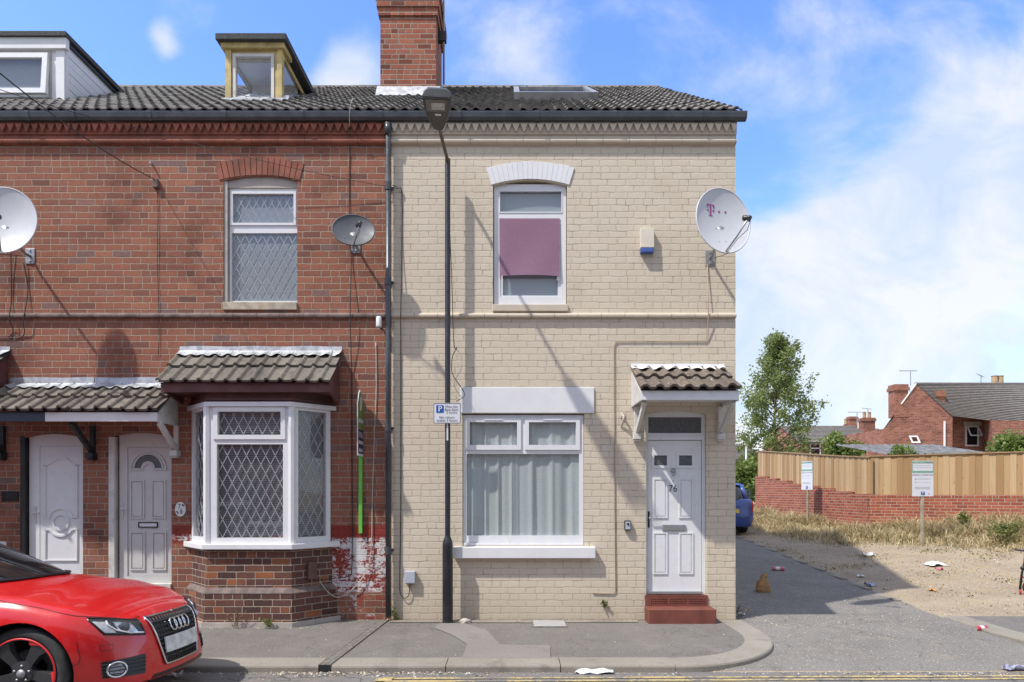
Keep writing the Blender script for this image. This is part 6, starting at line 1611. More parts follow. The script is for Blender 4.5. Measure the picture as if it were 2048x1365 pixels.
r.face([(xg, y0+.03, zr), (xg+1.2, y0+4, zr-2.5), (xa+1.2, y0+4, ze_l-2.5), (xa, y0+.03, ze_l)], uv=[(0, 0), (9, 0), (9, 6), (0, 6)]); r.face([top0, top1, top1+Vector((0, 5, -3)), top0+Vector((4, 5, -4))], uv=[(0, 0), (9, 0), (9, 6), (0, 6)])
ro = r.build('roof', M['slate'], t, fixn=False)
b = MB(); b.tube([top0+Vector((0, 0, .03)), top1+Vector((0, 0, .03))], .10, 8); b.build('ridge', M['slate'], ro)
b = MB(); b.tube([(xg, y0-.02, zr+.03), (Xd(1802), y0-.02, Zd(809))], .05, 6); b.build('verge', M['white'], t)
def stack(x0, x1, za, zc, yy, pots=0, name='chimney'):
    c = MB(); w = (x1-x0); c.box(x0, x1, yy-w*.35, yy+w*.5, za, zc-.42); c.box(x0-.08, x1+.08, yy-w*.35-.08, yy+w*.5+.08, zc-.418, zc-.2); c.box(x0-.02, x1+.02, yy-w*.35-.02, yy+w*.5+.02, zc-.199, zc)
    o = c.build(name, M['chimney_brick'], t)
    for k in range(pots): p = MB(); p.lathe([(.2, zc), (.17, zc+.1), (.165, zc+.6), (.2, zc+.66)], (x0+w*(k+.5)/pots, yy, 0), n=12); p.build('chimney_pot', M['chalk'], o, smooth=True)
    return o
stack(Xd(1789), Xd(1816), Zd(835), Zd(769), y0+.3); stack(Xd(1876), Xd(1891), Zd(812), Zd(781), y0+.25)
p = MB(); 
for px in (1995, 2006): p.lathe([(.25, Zd(772, D+5)), (.22, Zd(770, D+5)), (.21, Zd(753, D+5)), (.25, Zd(751, D+5))], (Xd(px, D+5), y0+5.3, 0), n=12); 
p.build('chimney_pot', M['chalk'], t)
yw = y0+1.6
b = MB(); b.T = lambda q: Vector((q[0], yw-.02-q[1], q[2])); dw = D+1.6; w0, w1, z0, z1 = Xd(1930, dw), Xd(1957, dw), Zd(893, dw), Zd(852, dw)
rect_ring(b, w0, w1, z0, z1, .10, -.02, .03); w = b.build('window', M['pvc'], t); g = MB(); g.T = b.T; g.face([(w0, 0, z0), (w1, 0, z0), (w1, 0, z1), (w0, 0, z1)]); g.build('pane', M['carglass'], w)
g = MB(); g.T = lambda q: Vector((q[0], yw-.05-q[1]-(z1-q[2])*.6, q[2])); rect_ring(g, w0+.05, w1-.05, z1-.75, z1-.03, .09, -.02, .04); g.build('opening_light', M['pvc'], w)
g = MB(); g.T = b.T; g.box(w0-.15, w1+.15, 0, .05, z1, z1+.28); g.build('lintel', M['render'], w)
b = MB(); b.T = lambda q: Vector((q[0], y0-.03-q[1]-(Zd(872)-q[2])*.7, q[2])); rect_ring(b, Xd(1817), Xd(1834), Zd(887), Zd(872), .09, -.02, .04); b.build('open_light', M['pvc'], t)
b = MB(); b.tube([(Xd(1888), y0-.06, Zd(843)), (Xd(1888), y0-.06, Zd(905))], .07, 8); b.build('waste_pipe', M['pvc'], t)
# lean-to roofs just behind the fence
d2 = 30.0; t = thing('lean_to_shed', 'low shed with a grey corrugated lean-to roof behind the fence', 'shed', (Xd(1880, d2), d2-CD, 2))
b = MB(); xs_ = [Xd(px, d2) for px in (1773, 1995)]; N = 60
for k in range(N):
    f, g = k/N, (k+1)/N; h = lambda f: .05*math.sin(f*N*math.pi/2)
    p = lambda f, s: Vector((xs_[0]+(xs_[1]-xs_[0])*f+(s*1.2*(-.6)), d2-CD+s*3.2, (Zd(909, d2)+s*.63+h(f))))
    b.face([p(f, 0), p(g, 0), p(g, 1), p(f, 1)])
b.build('roof', plain('old corrugated sheet', (.13, .13, .132), .8, var=.35, nscale=2.5, dirt=(.10, .10, .105), dirt_amt=.7), t, fixn=False)
b = MB(); b.prism([(xs_[0]+.1, d2-CD+.1), (xs_[1]-.2, d2-CD+.1), (xs_[1]-.8, d2-CD+3), (xs_[0]-.4, d2-CD+3)], .5, Zd(913, d2)); b.build('wall', M['far_brick'], t)
# terrace across the middle distance
D2 = 52.0
pitched('brick_house', 'low red brick terrace with a grey brown roof behind the tall tree', Xd(1600, D2), Xd(1757, D2), D2-CD, 7.6, 1.6, Zd(884, D2), Zd(845, D2),
        chim=((Xd(1731, D2+3), D2-CD+2.8, .95, .62, 2), (Xd(1694, D2+4), D2-CD+4.2, .3, .22, 1)), wins=((Xd(1619, D2), Zd(912, D2), .85, .95, 1), (Xd(1712, D2), Zd(905, D2), .95, .5, 0)))
pitched('brick_house', 'distant grey roofed terrace half hidden by the broad gable house', Xd(1742, 66), Xd(1800, 66), 66-CD, 8, 1.6, Zd(886, 66), Zd(852, 66), chim=((Xd(1735, 66), 66-CD+3, .8, 1.2, 0),))
pitched('brick_house', 'grey slate roofed house glimpsed between the cream corner and the tree', Xd(1440, 44), Xd(1530, 44), 44-CD, 7, 1.6, Zd(918, 44), Zd(885, 44))
# television aerials on the far roofs
def aerial(label, px, py0, py1, d, arms, ang=0.0):
    t = thing('tv_aerial', label, 'aerial', P(px, py1, d)); a = P(px, py1, d); c = P(px, py0, d); b = MB(); b.tube([a, c], .028, 6); b.build('mast', M['galv'], t)
    b = MB(); L = .75; u = Vector((math.cos(ang), math.sin(ang), 0)); v = Vector((-u.y, u.x, .6)).normalized(); b.tube([c-u*L, c+u*L*.6], .022, 5)
    for k in range(arms): q = c+u*(-L+1.5*L*k/(arms-1)); b.tube([q-v*.22, q+v*.22], .012, 4)
    b.build('yagi', M['galv'], t)
aerial('tall television aerial on the gable chimney of the broad brick house', 1821, 742, 772, D+.5, 8)
aerial('television aerial beside the two chimney pots of the low terrace', 1714, 825, 850, D2+4, 6)
aerial('thin leaning aerial above the ridge of the long brown roof', 1962, 752, 770, D+5, 4, .8)
aerial('spiky aerial above the low terrace chimney', 1736, 818, 834, D2+3, 7, .5)
t = thing('pole', 'thin pale metal pole behind the blue car', 'pole', P(1492.5, 1000, 27)); b = MB(); b.tube([P(1492.5, 1005, 27), P(1492.5, 893, 27)], .045, 10); b.build('shaft', M['galv'], t, smooth=True)
t = thing('panel_fence', 'low dark metal panel fence behind the blue car', 'fence', (6.6, 15.6, .6)); b = MB()
for k in range(24): b.box(6.2+k*.1, 6.28+k*.1, 15.6, 15.62, .5, 1.75)
b.box(6.2, 8.6, 15.62, 15.65, 1.5, 1.55); b.build('palisade', M['bluetank'], t)
# ---------------------------------------------------------------- cars
def interp(x, pts):
    if x <= pts[0][0]: return pts[0][1]
    for (a, va), (b_, vb) in zip(pts, pts[1:]):
        if x <= b_: q = (x-a)/(b_-a); q = q*q*(3-2*q)*.5+q*.5; return va+(vb-va)*q
    return pts[-1][1]
def catmull(pts, n):
    out = []; Q = [Vector(p) for p in pts]
    for i in range(len(Q)-1):
        p0 = Q[i-1] if i else Q[0]*2-Q[1]; p1, p2 = Q[i], Q[i+1]; p3 = Q[i+2] if i+2 < len(Q) else Q[-1]*2-Q[-2]
        for k in range(n): t = k/n; out.append(.5*((2*p1)+(p2-p0)*t+(2*p0-5*p1+4*p2-p3)*t*t+(3*p1-p0-3*p2+p3)*t**3))
    out.append(Q[-1]); return out
class Car:
    """body as rings round a plan outline; local x forward (front axle at 0), y left, z up"""
    def __init__(s, half, levels, rim, spine, zb, xs_spine, nose_rng=(.2, .75)):
        s.half = catmull(half, 8); s.n = len(s.half); s.levels = levels; s.rim = rim; s.spine = spine; s.zb = zb; s.xs = xs_spine; s.nr = nose_rng
        s.len = [0]
        for a, c in zip(s.half, s.half[1:]): s.len.append(s.len[-1]+(c-a).length)
    def plan(s, l):
        l = max(0, min(s.len[-1]-1e-6, l))
        for i in range(s.n-1):
            if s.len[i+1] >= l: f = (l-s.len[i])/(s.len[i+1]-s.len[i]); p = s.half[i].lerp(s.half[i+1], f); break
        a = s.half[max(0, i-1)]; c = s.half[min(s.n-1, i+2)]; d = (c-a).normalized(); nrm = Vector((-d.y, d.x))
        if nrm.dot(Vector((p.x+1.4, p.y))) < 0: nrm = -nrm
        return p, nrm
    def inset(s, t, w):
        L = s.levels
        for (t0, a0, b0), (t1, a1, b1) in zip(L, L[1:]):
            if t <= t1: f = (t-t0)/(t1-t0); return (a0+(a1-a0)*f)*(1-w)+(b0+(b1-b0)*f)*w
        return L[-1][1]*(1-w)+L[-1][2]*w
    def pt_t(s, l, t, side=-1, off=0.0):
        p, n = s.plan(l); w = sm(s.nr[0], s.nr[1], p.x); wt = sm(-3.2, -3.7, p.x); w = max(w, wt*.6)
        zr = interp(p.x, s.rim); q = p-n*(s.inset(t, w)-off); y = q.y
        return Vector((q.x, min(0, y) if side < 0 else -min(0, y), s.zb+(zr-s.zb)*t))
    def pt_z(s, l, z, side=-1, off=0.0):
        p, n = s.plan(l); zr = interp(p.x, s.rim); return s.pt_t(l, (z-s.zb)/(zr-s.zb), side, off)
    def l_x(s, x):
        for i in range(s.n-1):
            if s.half[i].x >= x >= s.half[i+1].x and s.half[i].y < -.3: return s.len[i]+(s.half[i].x-x)/max(1e-6, s.half[i].x-s.half[i+1].x)*(s.len[i+1]-s.len[i])
        return 0
    def l_y(s, y):
        y = abs(y)
        for i in range(s.n-1):
            if abs(s.half[i].y) <= y <= abs(s.half[i+1].y): return s.len[i]+(y-abs(s.half[i].y))/max(1e-6, abs(s.half[i+1].y)-abs(s.half[i].y))*(s.len[i+1]-s.len[i])
        return s.len[-1]
    def body(s, b):
        """adds the closed shell"""
        order = [(i, -1) for i in range(s.n)] + [(i, 1) for i in range(s.n-2, 0, -1)]
        rings = []
        for (t, a, c) in s.levels: rings.append([b.pt(s.pt_t(s.len[i], t, sd)) for i, sd in order])
        rimp = [s.pt_t(s.len[i], 1.0, sd) for i, sd in order]
        for f in (.12, .28, .46, .64, .82, 1.0):
            row = []
            for p in rimp:
                q = Vector((max(s.xs[0], min(s.xs[1], p.x)), 0, 0)); zs_ = interp(q.x, s.spine); g = math.sin(f*math.pi/2)
                r = p.lerp(Vector((q.x, 0, 0)), f); r.z = p.z+(zs_-p.z)*g; row.append(b.pt(r))
            rings.append(row)
        N = len(order)
        for A, B in zip(rings, rings[1:]):
            for k in range(N): b.idx([A[k], A[(k+1) % N], B[(k+1) % N], B[k]])
        bot = [b.pt((max(s.xs[0], min(s.xs[1], s.pt_t(s.len[i], 0, sd).x)), 0, s.zb)) for i, sd in order]
        for k in range(N): b.idx([rings[0][k], bot[k], bot[(k+1) % N], rings[0][(k+1) % N]])
    def patch(s, b, quad, off, nu=10, nv=6, side=-1, edge=.012):
        """plate lying on the skin; quad = ((l,z) lower-left, lower-right, upper-right, upper-left)"""
        (a0, z0), (a1, z1), (a2, z2), (a3, z3) = quad; G = {}
        for o in (0, 1):
            for i in range(nu+1):
                for j in range(nv+1):
                    u, v = i/nu, j/nv; l = (a0*(1-u)+a1*u)*(1-v)+(a3*(1-u)+a2*u)*v; z = (z0*(1-u)+z1*u)*(1-v)+(z3*(1-u)+z2*u)*v
                    G[o, i, j] = b.pt(s.pt_z(l, z, side, off if o else off-edge) if l >= 0 else s.pt_z(-l, z, -side, off if o else off-edge))
        for i in range(nu):
            for j in range(nv): b.idx([G[1, i, j], G[1, i+1, j], G[1, i+1, j+1], G[1, i, j+1]])
        for i in range(nu):
            for j in (0, nv): b.idx([G[0, i, j], G[0, i+1, j], G[1, i+1, j], G[1, i, j]])
        for j in range(nv):
            for i in (0, nu): b.idx([G[0, i, j], G[0, i, j+1], G[1, i, j+1], G[1, i, j]])
    def line(s, pts, off=0.0, side=-1, n=8):
        out = []
        for (a, z), (c, w) in zip(pts, pts[1:]):
            for k in range(n): f = k/n; l = a+(c-a)*f; out.append(s.pt_z(abs(l), z+(w-z)*f, side if l >= 0 else -side, off))
        l, z = pts[-1]; out.append(s.pt_z(abs(l), z, side if l >= 0 else -side, off)); return out
def cut_arches(o, axles, r, z, w, dark):
    cm = bmesh.new()
    for x in axles:
        for sd in (-1, 1):
            q = bmesh.ops.create_cone(cm, cap_ends=True, segments=40, radius1=r, radius2=r, depth=.42, matrix=Matrix.Translation((x, sd*(w-.08), z)) @ Matrix.Rotation(math.pi/2, 4, 'X'))
    me = bpy.data.meshes.new('cut'); cm.to_mesh(me); cm.free(); c = bpy.data.objects.new('cut', me); COL.objects.link(c); c.parent = o.parent; 
    md = o.modifiers.new('arch', 'BOOLEAN'); md.operation = 'DIFFERENCE'; md.object = c; md.solver = 'EXACT'
    dg = bpy.context.evaluated_depsgraph_get(); dg.update(); n = bpy.data.meshes.new_from_object(o.evaluated_get(dg)); o.modifiers.clear(); old = o.data; o.data = n
    bpy.data.objects.remove(c); bpy.data.meshes.remove(me)
    if len(n.materials) < 2: n.materials.append(dark)
    for p in n.polygons:
        q = p.center
        for x in axles:
            if abs(math.hypot(q.x-x, q.z-z)-r) < .012 and abs(p.normal.y) < .5 and abs(q.y) > w-.30: p.material_index = 1
            if abs(p.normal.y) > .9 and math.hypot(q.x-x, q.z-z) < r and abs(q.y) < w-.25: p.material_index = 1
    n.set_sharp_from_angle(angle=math.radians(38))
    for p in n.polygons: p.use_smooth = True
def wheel(t, x, y, sd, r, w, spokes, rimr, col, accent, seed=0, emblem=True):
    out = sd; ax = (0, sd, 0); b = MB(); O = Vector((x, y, r))
    b.T = None
    tf = lambda v: v
    loc = org_of(t)
    def L(p): return Vector(p)
    b.lathe([(rimr*.98, -w*.9), (r*.90, -w), (r*.975, -w*.92), (r, -w*.75), (r, -w*.25), (r*.985, -w*.10), (r*.95, -.01), (rimr*1.10, .004), (rimr*1.02, -.006), (rimr*.98, -.03)], O, ax, 48, caps=False)
    wh = b.build('wheel', M['tyre'], t, smooth=True)
    b = MB(); b.lathe([(rimr*1.02, -.004), (rimr*1.0, .006), (rimr*.955, .002), (rimr*.94, -.03), (rimr*.93, -w*.8), (.02, -w*.8)], O, ax, 48, caps=False); b.build('rim', M['rimgrey'] if accent else M['galv'], wh, smooth=True)
    if accent: b = MB(); b.lathe([(rimr*1.025, .003), (rimr*1.012, .0085), (rimr*.985, .008)], O, ax, 48, caps=False); b.build('rim_line', M[accent], wh, smooth=True)
    b = MB(); ac = MB(); up = Vector((0, 0, 1)); rt = Vector((1, 0, 0)); A = Vector(ax)
    for k in range(spokes):
        a = math.radians(90-36+360/spokes*k + seed); d = rt*math.cos(a)+up*math.sin(a); s = rt*-math.sin(a)+up*math.cos(a)
        def ringq(f, hw, o, th, sk=0): c = O+d*(rimr*f)+s*sk; return [c-s*hw+A*(o-th), c-s*hw*.8+A*o, c+s*hw*.8+A*o, c+s*hw+A*(o-th)]
        secs = [ringq(.13, .055, -.012, .05), ringq(.35, .038, -.022, .045, .01), ringq(.7, .052, -.012, .04, .016), ringq(.97, .088, -.004, .03, .01)]
        I = [[b.pt(p) for p in q] for q in secs]
        for P0, P1 in zip(I, I[1:]):
            for i in range(4): b.idx([P0[i], P0[(i+1) % 4], P1[(i+1) % 4], P1[i]])
        if accent:
            q = [O+d*rimr*.80+s*(.066+.010)+A*-.0035, O+d*rimr*.955+s*.012+A*.0035, O+d*rimr*.955+s*.095+A*.0035, O+d*rimr*.93+s*.10+A*.001]
            ac.face(q)
    b.lathe([(.0, -.004), (.03, -.004), (.033, -.010), (.075, -.016), (.085, -.05)], O, ax, 24, caps=False)
    b.build('spokes', M['rimgrey'] if accent else M['galv'], wh, smooth=False, fixn=True)
    if accent: ac.build('spoke_tip', M[accent], wh)
    b = MB(); b.lathe([(0, .0), (.03, -.001), (.031, -.006)], O, ax, 20, caps=False)
    for k in range(5): a = math.radians(90+72*k); b.lathe([(0, -.006), (.009, -.008), (.010, -.02)], O+(rt*math.cos(a)+up*math.sin(a))*.055, ax, 8, caps=False)
    b.build('hub_cap', M['galv'], wh, smooth=True)
    b = MB(); b.lathe([(.16, -w*.55), (.16, -w*.62), (.05, -w*.62)], O, ax, 32, caps=False); b.build('brake_disc', M['galv'], wh, smooth=True)
    return wh
# ---- red coupe parked at the kerb, nose to the right
CARX, CARY, CARZ, ROLL = -3.53, -3.085, -.018, -.030
car = thing('parked_car', 'shiny red coupe parked at the kerb, its nose pointing right', 'car', (CARX, CARY, CARZ))
car['org'] = (0.0, 0.0, 0.0)            # parts are modelled round the front axle
car.rotation_euler = (ROLL, 0, 0)
half = [(.800, 0), (.793, -.18), (.770, -.36), (.73, -.50), (.655, -.635), (.53, -.745), (.34, -.825), (.12, -.865), (-.2, -.880), (-.8, -.885), (-1.5, -.885), (-2.3, -.885), (-3.0, -.87), (-3.45, -.80), (-3.66, -.62), (-3.74, -.3), (-3.76, 0)]
lev = [(0, .13, .15), (.02, .075, .07), (.07, .045, .022), (.16, .028, .022), (.30, .012, .034), (.45, .0, .046), (.58, .0, .058), (.68, .006, .068), (.76, .014, .078), (.84, .030, .092), (.91, .052, .11), (.96, .078, .135), (1.0, .11, .17)]
rim = [(-3.76, .90), (-3.4, .93), (-2.6, .945), (-1.4, .93), (-.6, .905), (-.1, .858), (.25, .792), (.5, .728), (.65, .692), (.815, .672)]
spine = [(-3.6, .98), (-2.5, 1.0), (-1, 1.0), (-.5, .975), (-.15, .935), (.15, .865), (.40, .775), (.55, .715)]
K = Car(half, lev, rim, spine, .165, (-3.5, .50), (.28, .72))
b = MB(); K.body(b); body = b.build('body', [M['carred'], M['carblack']], car, smooth=True, weld=True)
cut_arches(body, (0, -2.75), .368, .335, .885, M['carblack'])
wheel(car, 0, -.825, -1, .332, .235, 5, .252, 'rimgrey', 'redrim')
wheel(car, 0, .825, 1, .332, .235, 5, .252, 'rimgrey', 'redrim')
wheel(car, -2.75, -.825, -1, .332, .235, 5, .252, 'rimgrey', 'redrim', 20); wheel(car, -2.75, .825, 1, .332, .235, 5, .252, 'rimgrey', 'redrim', 20)
b = MB()
for x in (0, -2.75): b.lathe([(.10, -.70), (.10, .70)], (x, 0, .335), (0, 1, 0), 10)
b.box(-3.3, .45, -.6, .6, .2, .26); b.build('underbody', M['carblack'], car)
# greenhouse
def ring_pts(z, xf, xr, w, n=40, e=2.6):
    cx, hx = (xf+xr)/2, (xf-xr)/2; out = []
    for k in range(n): a = 2*math.pi*k/n; c, s_ = math.cos(a), math.sin(a); out.append(Vector((cx+hx*math.copysign(abs(c)**(2/e), c), w*math.copysign(abs(s_)**(2/e), s_), z-.035*(math.copysign(abs(s_)**(2/e), s_))**2*(1 if z > .9 else 0))))
    return out
def loft(b, rings, cap=True):
    I = [[b.pt(p) for p in r] for r in rings]; n = len(I[0])
    for A, B in zip(I, I[1:]):
        for k in range(n): b.idx([A[k], A[(k+1) % n], B[(k+1) % n], B[k]])
    if cap: b.idx(I[-1])
b = MB(); loft(b, [ring_pts(.88, -.26, -3.1, .80), ring_pts(.965, -.36, -3.05, .775), ring_pts(1.10, -.70, -2.85, .715), ring_pts(1.25, -1.10, -2.55, .64), ring_pts(1.325, -1.34, -2.35, .585)]); b.build('cabin_glass', M['carglass'], car, smooth=True)
b = MB(); loft(b, [ring_pts(1.318, -1.31, -2.38, .595), ring_pts(1.345, -1.36, -2.32, .57), ring_pts(1.365, -1.5, -2.2, .45), ring_pts(1.372, -1.7, -2.0, .2)]); b.build('roof', M['carred'], car, smooth=True)
b = MB()
A0, A1 = ring_pts(.97, -.352, -3.05, .780), ring_pts(1.33, -1.33, -2.36, .592); A05 = ring_pts(1.105, -.70, -2.85, .722); A07 = ring_pts(1.255, -1.10, -2.55, .648)
for k in (5, 35): b.tube([A0[k], A05[k], A07[k], A1[k]], .022, 6)
b.tube([A0[k] for k in list(range(33, 40))+list(range(0, 8))], .014, 6)
b.build('windscreen_trim', M['carblack'], car, smooth=True)

b = MB(); 
for sd in (-1, 1): loft(b, [[Vector((-1.42+.0+px_*.09, sd*(.86+q), 1.0+pz*.07)) for px_, pz in ((-1, -.7), (.6, -.8), (1, 0), (.5, .8), (-1, .8))] for q in (.0, .05, .12, .16)])
b.build('wing_mirror', M['carred'], car, smooth=True)
# single frame grille
ly, lx, lz_ = K.l_y, K.l_x, None
gz0, gz1 = .285, .668
b = MB(); K.patch(b, ((-ly(.265), gz0), (ly(.265), gz0), (ly(.385), gz1), (-ly(.385), gz1)), .006, 28, 10); gr = b.build('grille', M['carblack'], car)
b = MB()
for k in range(1, 10):
    z = gz0+.02+(gz1-gz0-.03)*k/10; h = .265+.12*(z-gz0)/(gz1-gz0)-.012
    b.tube(K.line([(-ly(h), z), (-ly(.001), z), (ly(.001), z), (ly(h), z)], .012), .0075, 6)
for k in range(-8, 9):
    y = k*.042; l0 = ly(abs(y)*.85)*(1 if y >= 0 else -1); l1 = ly(abs(y))*(1 if y >= 0 else -1); b.tube(K.line([(l0, gz0+.01), (l1, gz1-.01)], .009), .004, 4)
b.build('grille_bars', M['rimgrey'], gr, smooth=True)
b = MB(); fr = K.line([(-ly(.265), gz0), (-ly(.001), gz0), (ly(.001), gz0), (ly(.265), gz0), (ly(.325), (gz0+gz1)/2), (ly(.385), gz1), (ly(.001), gz1), (-ly(.001), gz1), (-ly(.385), gz1), (-ly(.325), (gz0+gz1)/2)], .012)
b.tube(fr, .0085, 6, closed=True); b.build('grille_frame', M['chrome'], gr, smooth=True)
b = MB()
for k in range(4):
    y0_ = -.105+.07*k; ring = []
    for i in range(28): a = 2*math.pi*i/28; y = y0_+.048*math.cos(a); ring.append(K.pt_z(ly(abs(y)), .578+.048*math.sin(a), -1 if y < 0 else 1, .028))
    b.tube(ring, .0075, 8, closed=True)
b.build('ring_emblem', M['chrome'], gr, smooth=True)
b = MB(); K.patch(b, ((-ly(.27), .375), (ly(.27), .375), (ly(.27), .495), (-ly(.27), .495)), .034, 12, 4, edge=.01); b.build('number_plate', M['plate'], car)
# headlights and lower intakes, both sides
for sd in (-1, 1):
    q = ((lx(.55), .590), (ly(.45), .548), (ly(.47), .662), (lx(.43), .716)); q = (q[1], q[0], q[3], q[2])
    b = MB(); K.patch(b, q, .003, 16, 8, sd, .02); hl = b.build('headlight', plain('headlamp housing', (.035, .036, .038), .2, var=.3), car)
    mixl = lambda u, v: ((q[0][0]*(1-u)+q[1][0]*u)*(1-v)+(q[3][0]*(1-u)+q[2][0]*u)*v, (q[0][1]*(1-u)+q[1][1]*u)*(1-v)+(q[3][1]*(1-u)+q[2][1]*u)*v)
    b = MB(); K.patch(b, (mixl(.16, .18), mixl(.62, .2), mixl(.60, .82), mixl(.22, .78)), .008, 8, 5, sd, .006); b.build('reflector', plain('headlamp chrome', (.42, .43, .45), .16, metal=.9, var=.5, nscale=22), hl)
    b = MB(); K.patch(b, (mixl(.70, .12), mixl(.95, .12), mixl(.97, .80), mixl(.70, .80)), .008, 6, 5, sd, .006); b.build('indicator', plain('indicator lens', (.42, .44, .45), .12, var=.2, nscale=50), hl)
    b = MB(); l, z = mixl(.44, .5); c = K.pt_z(l, z, sd, .012); pn, nn = K.plan(l); b.lathe([(0, .012), (.03, .009), (.04, .0)], c, (nn.x, nn.y*(1 if sd < 0 else -1), .1), 18, caps=False); b.build('projector', plain('dark projector lens', (.07, .075, .085), .06, var=.1, spec=.8), hl, smooth=True)
    b = MB(); b.tube(K.line([mixl(.04, .14), mixl(.40, .13), mixl(.66, .30), mixl(.74, .60), mixl(.72, .86)], .012, sd), .0065, 6); b.build('light_strip', M['pvc'], hl, smooth=True)
    b = MB(); b.tube(K.line([mixl(0, 0), mixl(1, 0), mixl(1, 1), mixl(0, 1), mixl(0, 0)], .004, sd), .006, 5); b.build('seal', M['carblack'], hl)
    q = ((ly(.49), .262), (lx(.54), .275), (lx(.53), .395), (ly(.47), .405))
    b = MB(); K.patch(b, q, .004, 14, 6, sd, .012); fg = b.build('air_intake', M['carblack'], car)
    b = MB(); 
    for v in (.2, .4, .6, .8): l = [(q[0][0]*(1-v)+q[3][0]*v, q[0][1]*(1-v)+q[3][1]*v), (q[1][0]*(1-v)+q[2][0]*v, q[1][1]*(1-v)+q[2][1]*v)]; b.tube(K.line(l, .010, sd, 10), .006, 5)
    b.build('intake_bars', M['rimgrey'], fg)
    lc = q[0][0]*.30+q[1][0]*.70; zc = .33; ring = []; rc = []
    for i in range(28): a = 2*math.pi*i/28; ring.append(K.pt_z(lc+.068*math.cos(a), zc+.054*math.sin(a), sd, .020)); rc.append(K.pt_z(lc+.055*math.cos(a), zc+.043*math.sin(a), sd, .014))
    b = MB(); b.tube(ring, .0075, 8, closed=True); fo = b.build('fog_lamp_ring', M['chrome'], fg, smooth=True)
    b = MB(); b.face(rc); b.build('fog_lamp', plain('fog lamp glass', (.30, .31, .32), .1, var=.4, nscale=30), fg, fixn=False)
b = MB(); K.patch(b, ((-ly(.48), .172), (ly(.48), .172), (ly(.40), .232), (-ly(.40), .232)), .006, 20, 3, edge=.012); b.build('lower_intake', M['carblack'], car)
# shut lines
for sd in (-1, 1):
    b = MB()
    b.tube(K.line([(ly(.405), .676), (ly(.52), .668), (lx(.45), .722), (lx(.36), .735), (lx(.10), .80), (lx(-.25), .865)], -.0005, sd, 10), .0032, 4)
    b.tube(K.line([(lx(.385), .56), (lx(.41), .44), (lx(.40), .40), (lx(.365), .39)], -.0005, sd, 6), .003, 4)
    b.tube(K.line([(lx(-.55), .86), (lx(-.55), .30)], -.0005, sd, 8), .003, 4)
    b.build('shut_line', M['carblack'], car)
b = MB(); b.tube([K.pt_z(lx(.6), .515, -1, .001)+Vector((0, 0, 0)), K.pt_z(lx(.52), .515, -1, .001), K.pt_z(lx(.52), .475, -1, .001), K.pt_z(lx(.6), .475, -1, .001)], .0025, 4, closed=True); b.build('washer_cover', M['carblack'], car)

# ---- blue hatchback up the lane, tail towards us
d = 18.6; bx_ = 1.70
blue = thing('parked_car', 'dark blue hatchback parked up the lane behind the cream corner', 'car', (0, 0, 0)); blue['org'] = (0.0, 0.0, 0.0)
cb = P(1506, 985, d); blue.location = (cb.x-.82, d-CD+.0+3.45, ground_z(4.5, d-CD+1.5)+.02); blue.rotation_euler = (math.radians(2.2), 0, math.radians(90+3))
half = [(.80, 0), (.78, -.3), (.68, -.6), (.40, -.78), (0, -.83), (-.8, -.845), (-1.8, -.845), (-2.7, -.83), (-3.1, -.79), (-3.32, -.66), (-3.40, -.4), (-3.42, 0)]
lev = [(0, .12, .14), (.03, .06, .06), (.10, .03, .01), (.22, .01, 0), (.40, .0, .02), (.55, .008, .06), (.62, .02, .08), (.75, .012, .10), (.88, .03, .13), (.95, .06, .16), (1, .10, .20)]
rimb = [(-3.42, .97), (-3, .97), (-1.4, .95), (-.6, .92), (.3, .80), (.8, .70)]
K2 = Car(half, lev, rimb, [(-3.2, 1.0), (-1, 1.0), (-.4, .96), (.3, .84), (.6, .74)], .19, (-3.1, .45))
b = MB(); K2.body(b); bd = b.build('body', [M['carblue'], M['carblack']], blue, smooth=True, weld=True); cut_arches(bd, (0, -2.55), .34, .31, .845, M['carblack'])
for x in (0, -2.55):
    for sd in (-1, 1): wheel(blue, x, sd*.79, sd, .305, .195, 6, .20, 'galv', None, 10)
b = MB(); loft(b, [ring_pts(.93, -.35, -3.36, .78), ring_pts(1.0, -.5, -3.34, .765), ring_pts(1.2, -.95, -3.26, .71), ring_pts(1.38, -1.3, -3.08, .63)]); b.build('cabin_glass', M['carglass'], blue, smooth=True)
b = MB(); loft(b, [ring_pts(1.36, -1.25, -3.16, .645), ring_pts(1.41, -1.35, -3.12, .61), ring_pts(1.44, -1.6, -2.95, .5), ring_pts(1.45, -1.8, -2.6, .2)])
R0, R1 = ring_pts(.96, -.42, -3.375, .785), ring_pts(1.39, -1.3, -3.12, .635); Rm = ring_pts(1.18, -.9, -3.29, .722)
for k in (15, 25): 
    for dk in (-1, 0): b.tube([R0[k+dk], Rm[k+dk], R1[k+dk]], .045, 6)
b.build('roof', M['carblue'], blue, smooth=True)
b = MB()
for sd in (-1, 1):
    K2.patch(b, ((K2.l_x(-3.12), .62), (K2.l_x(-3.33), .64), (K2.l_x(-3.30), .92), (K2.l_x(-3.05), .90)), .008, 8, 6, sd)
b.build('tail_lamp', plain('red lamp lens', (.42, .012, .015), .15, var=.25, nscale=30), blue)
b = MB(); lr = K2.len[-1]; K2.patch(b, ((lr-.27, .58), (lr-.001, .58), (lr-.001, .69), (lr-.27, .69)), .010, 5, 2, -1); K2.patch(b, ((lr-.27, .58), (lr-.001, .58), (lr-.001, .69), (lr-.27, .69)), .010, 5, 2, 1); b.build('number_plate', plain('yellow number plate', (.62, .45, .06), .4, var=.1), blue)
b = MB()
for sd in (-1, 1): K2.patch(b, ((lr-.55, .44), (lr-.0, .44), (lr-.0, .455), (lr-.55, .455)), .004, 6, 1, sd)
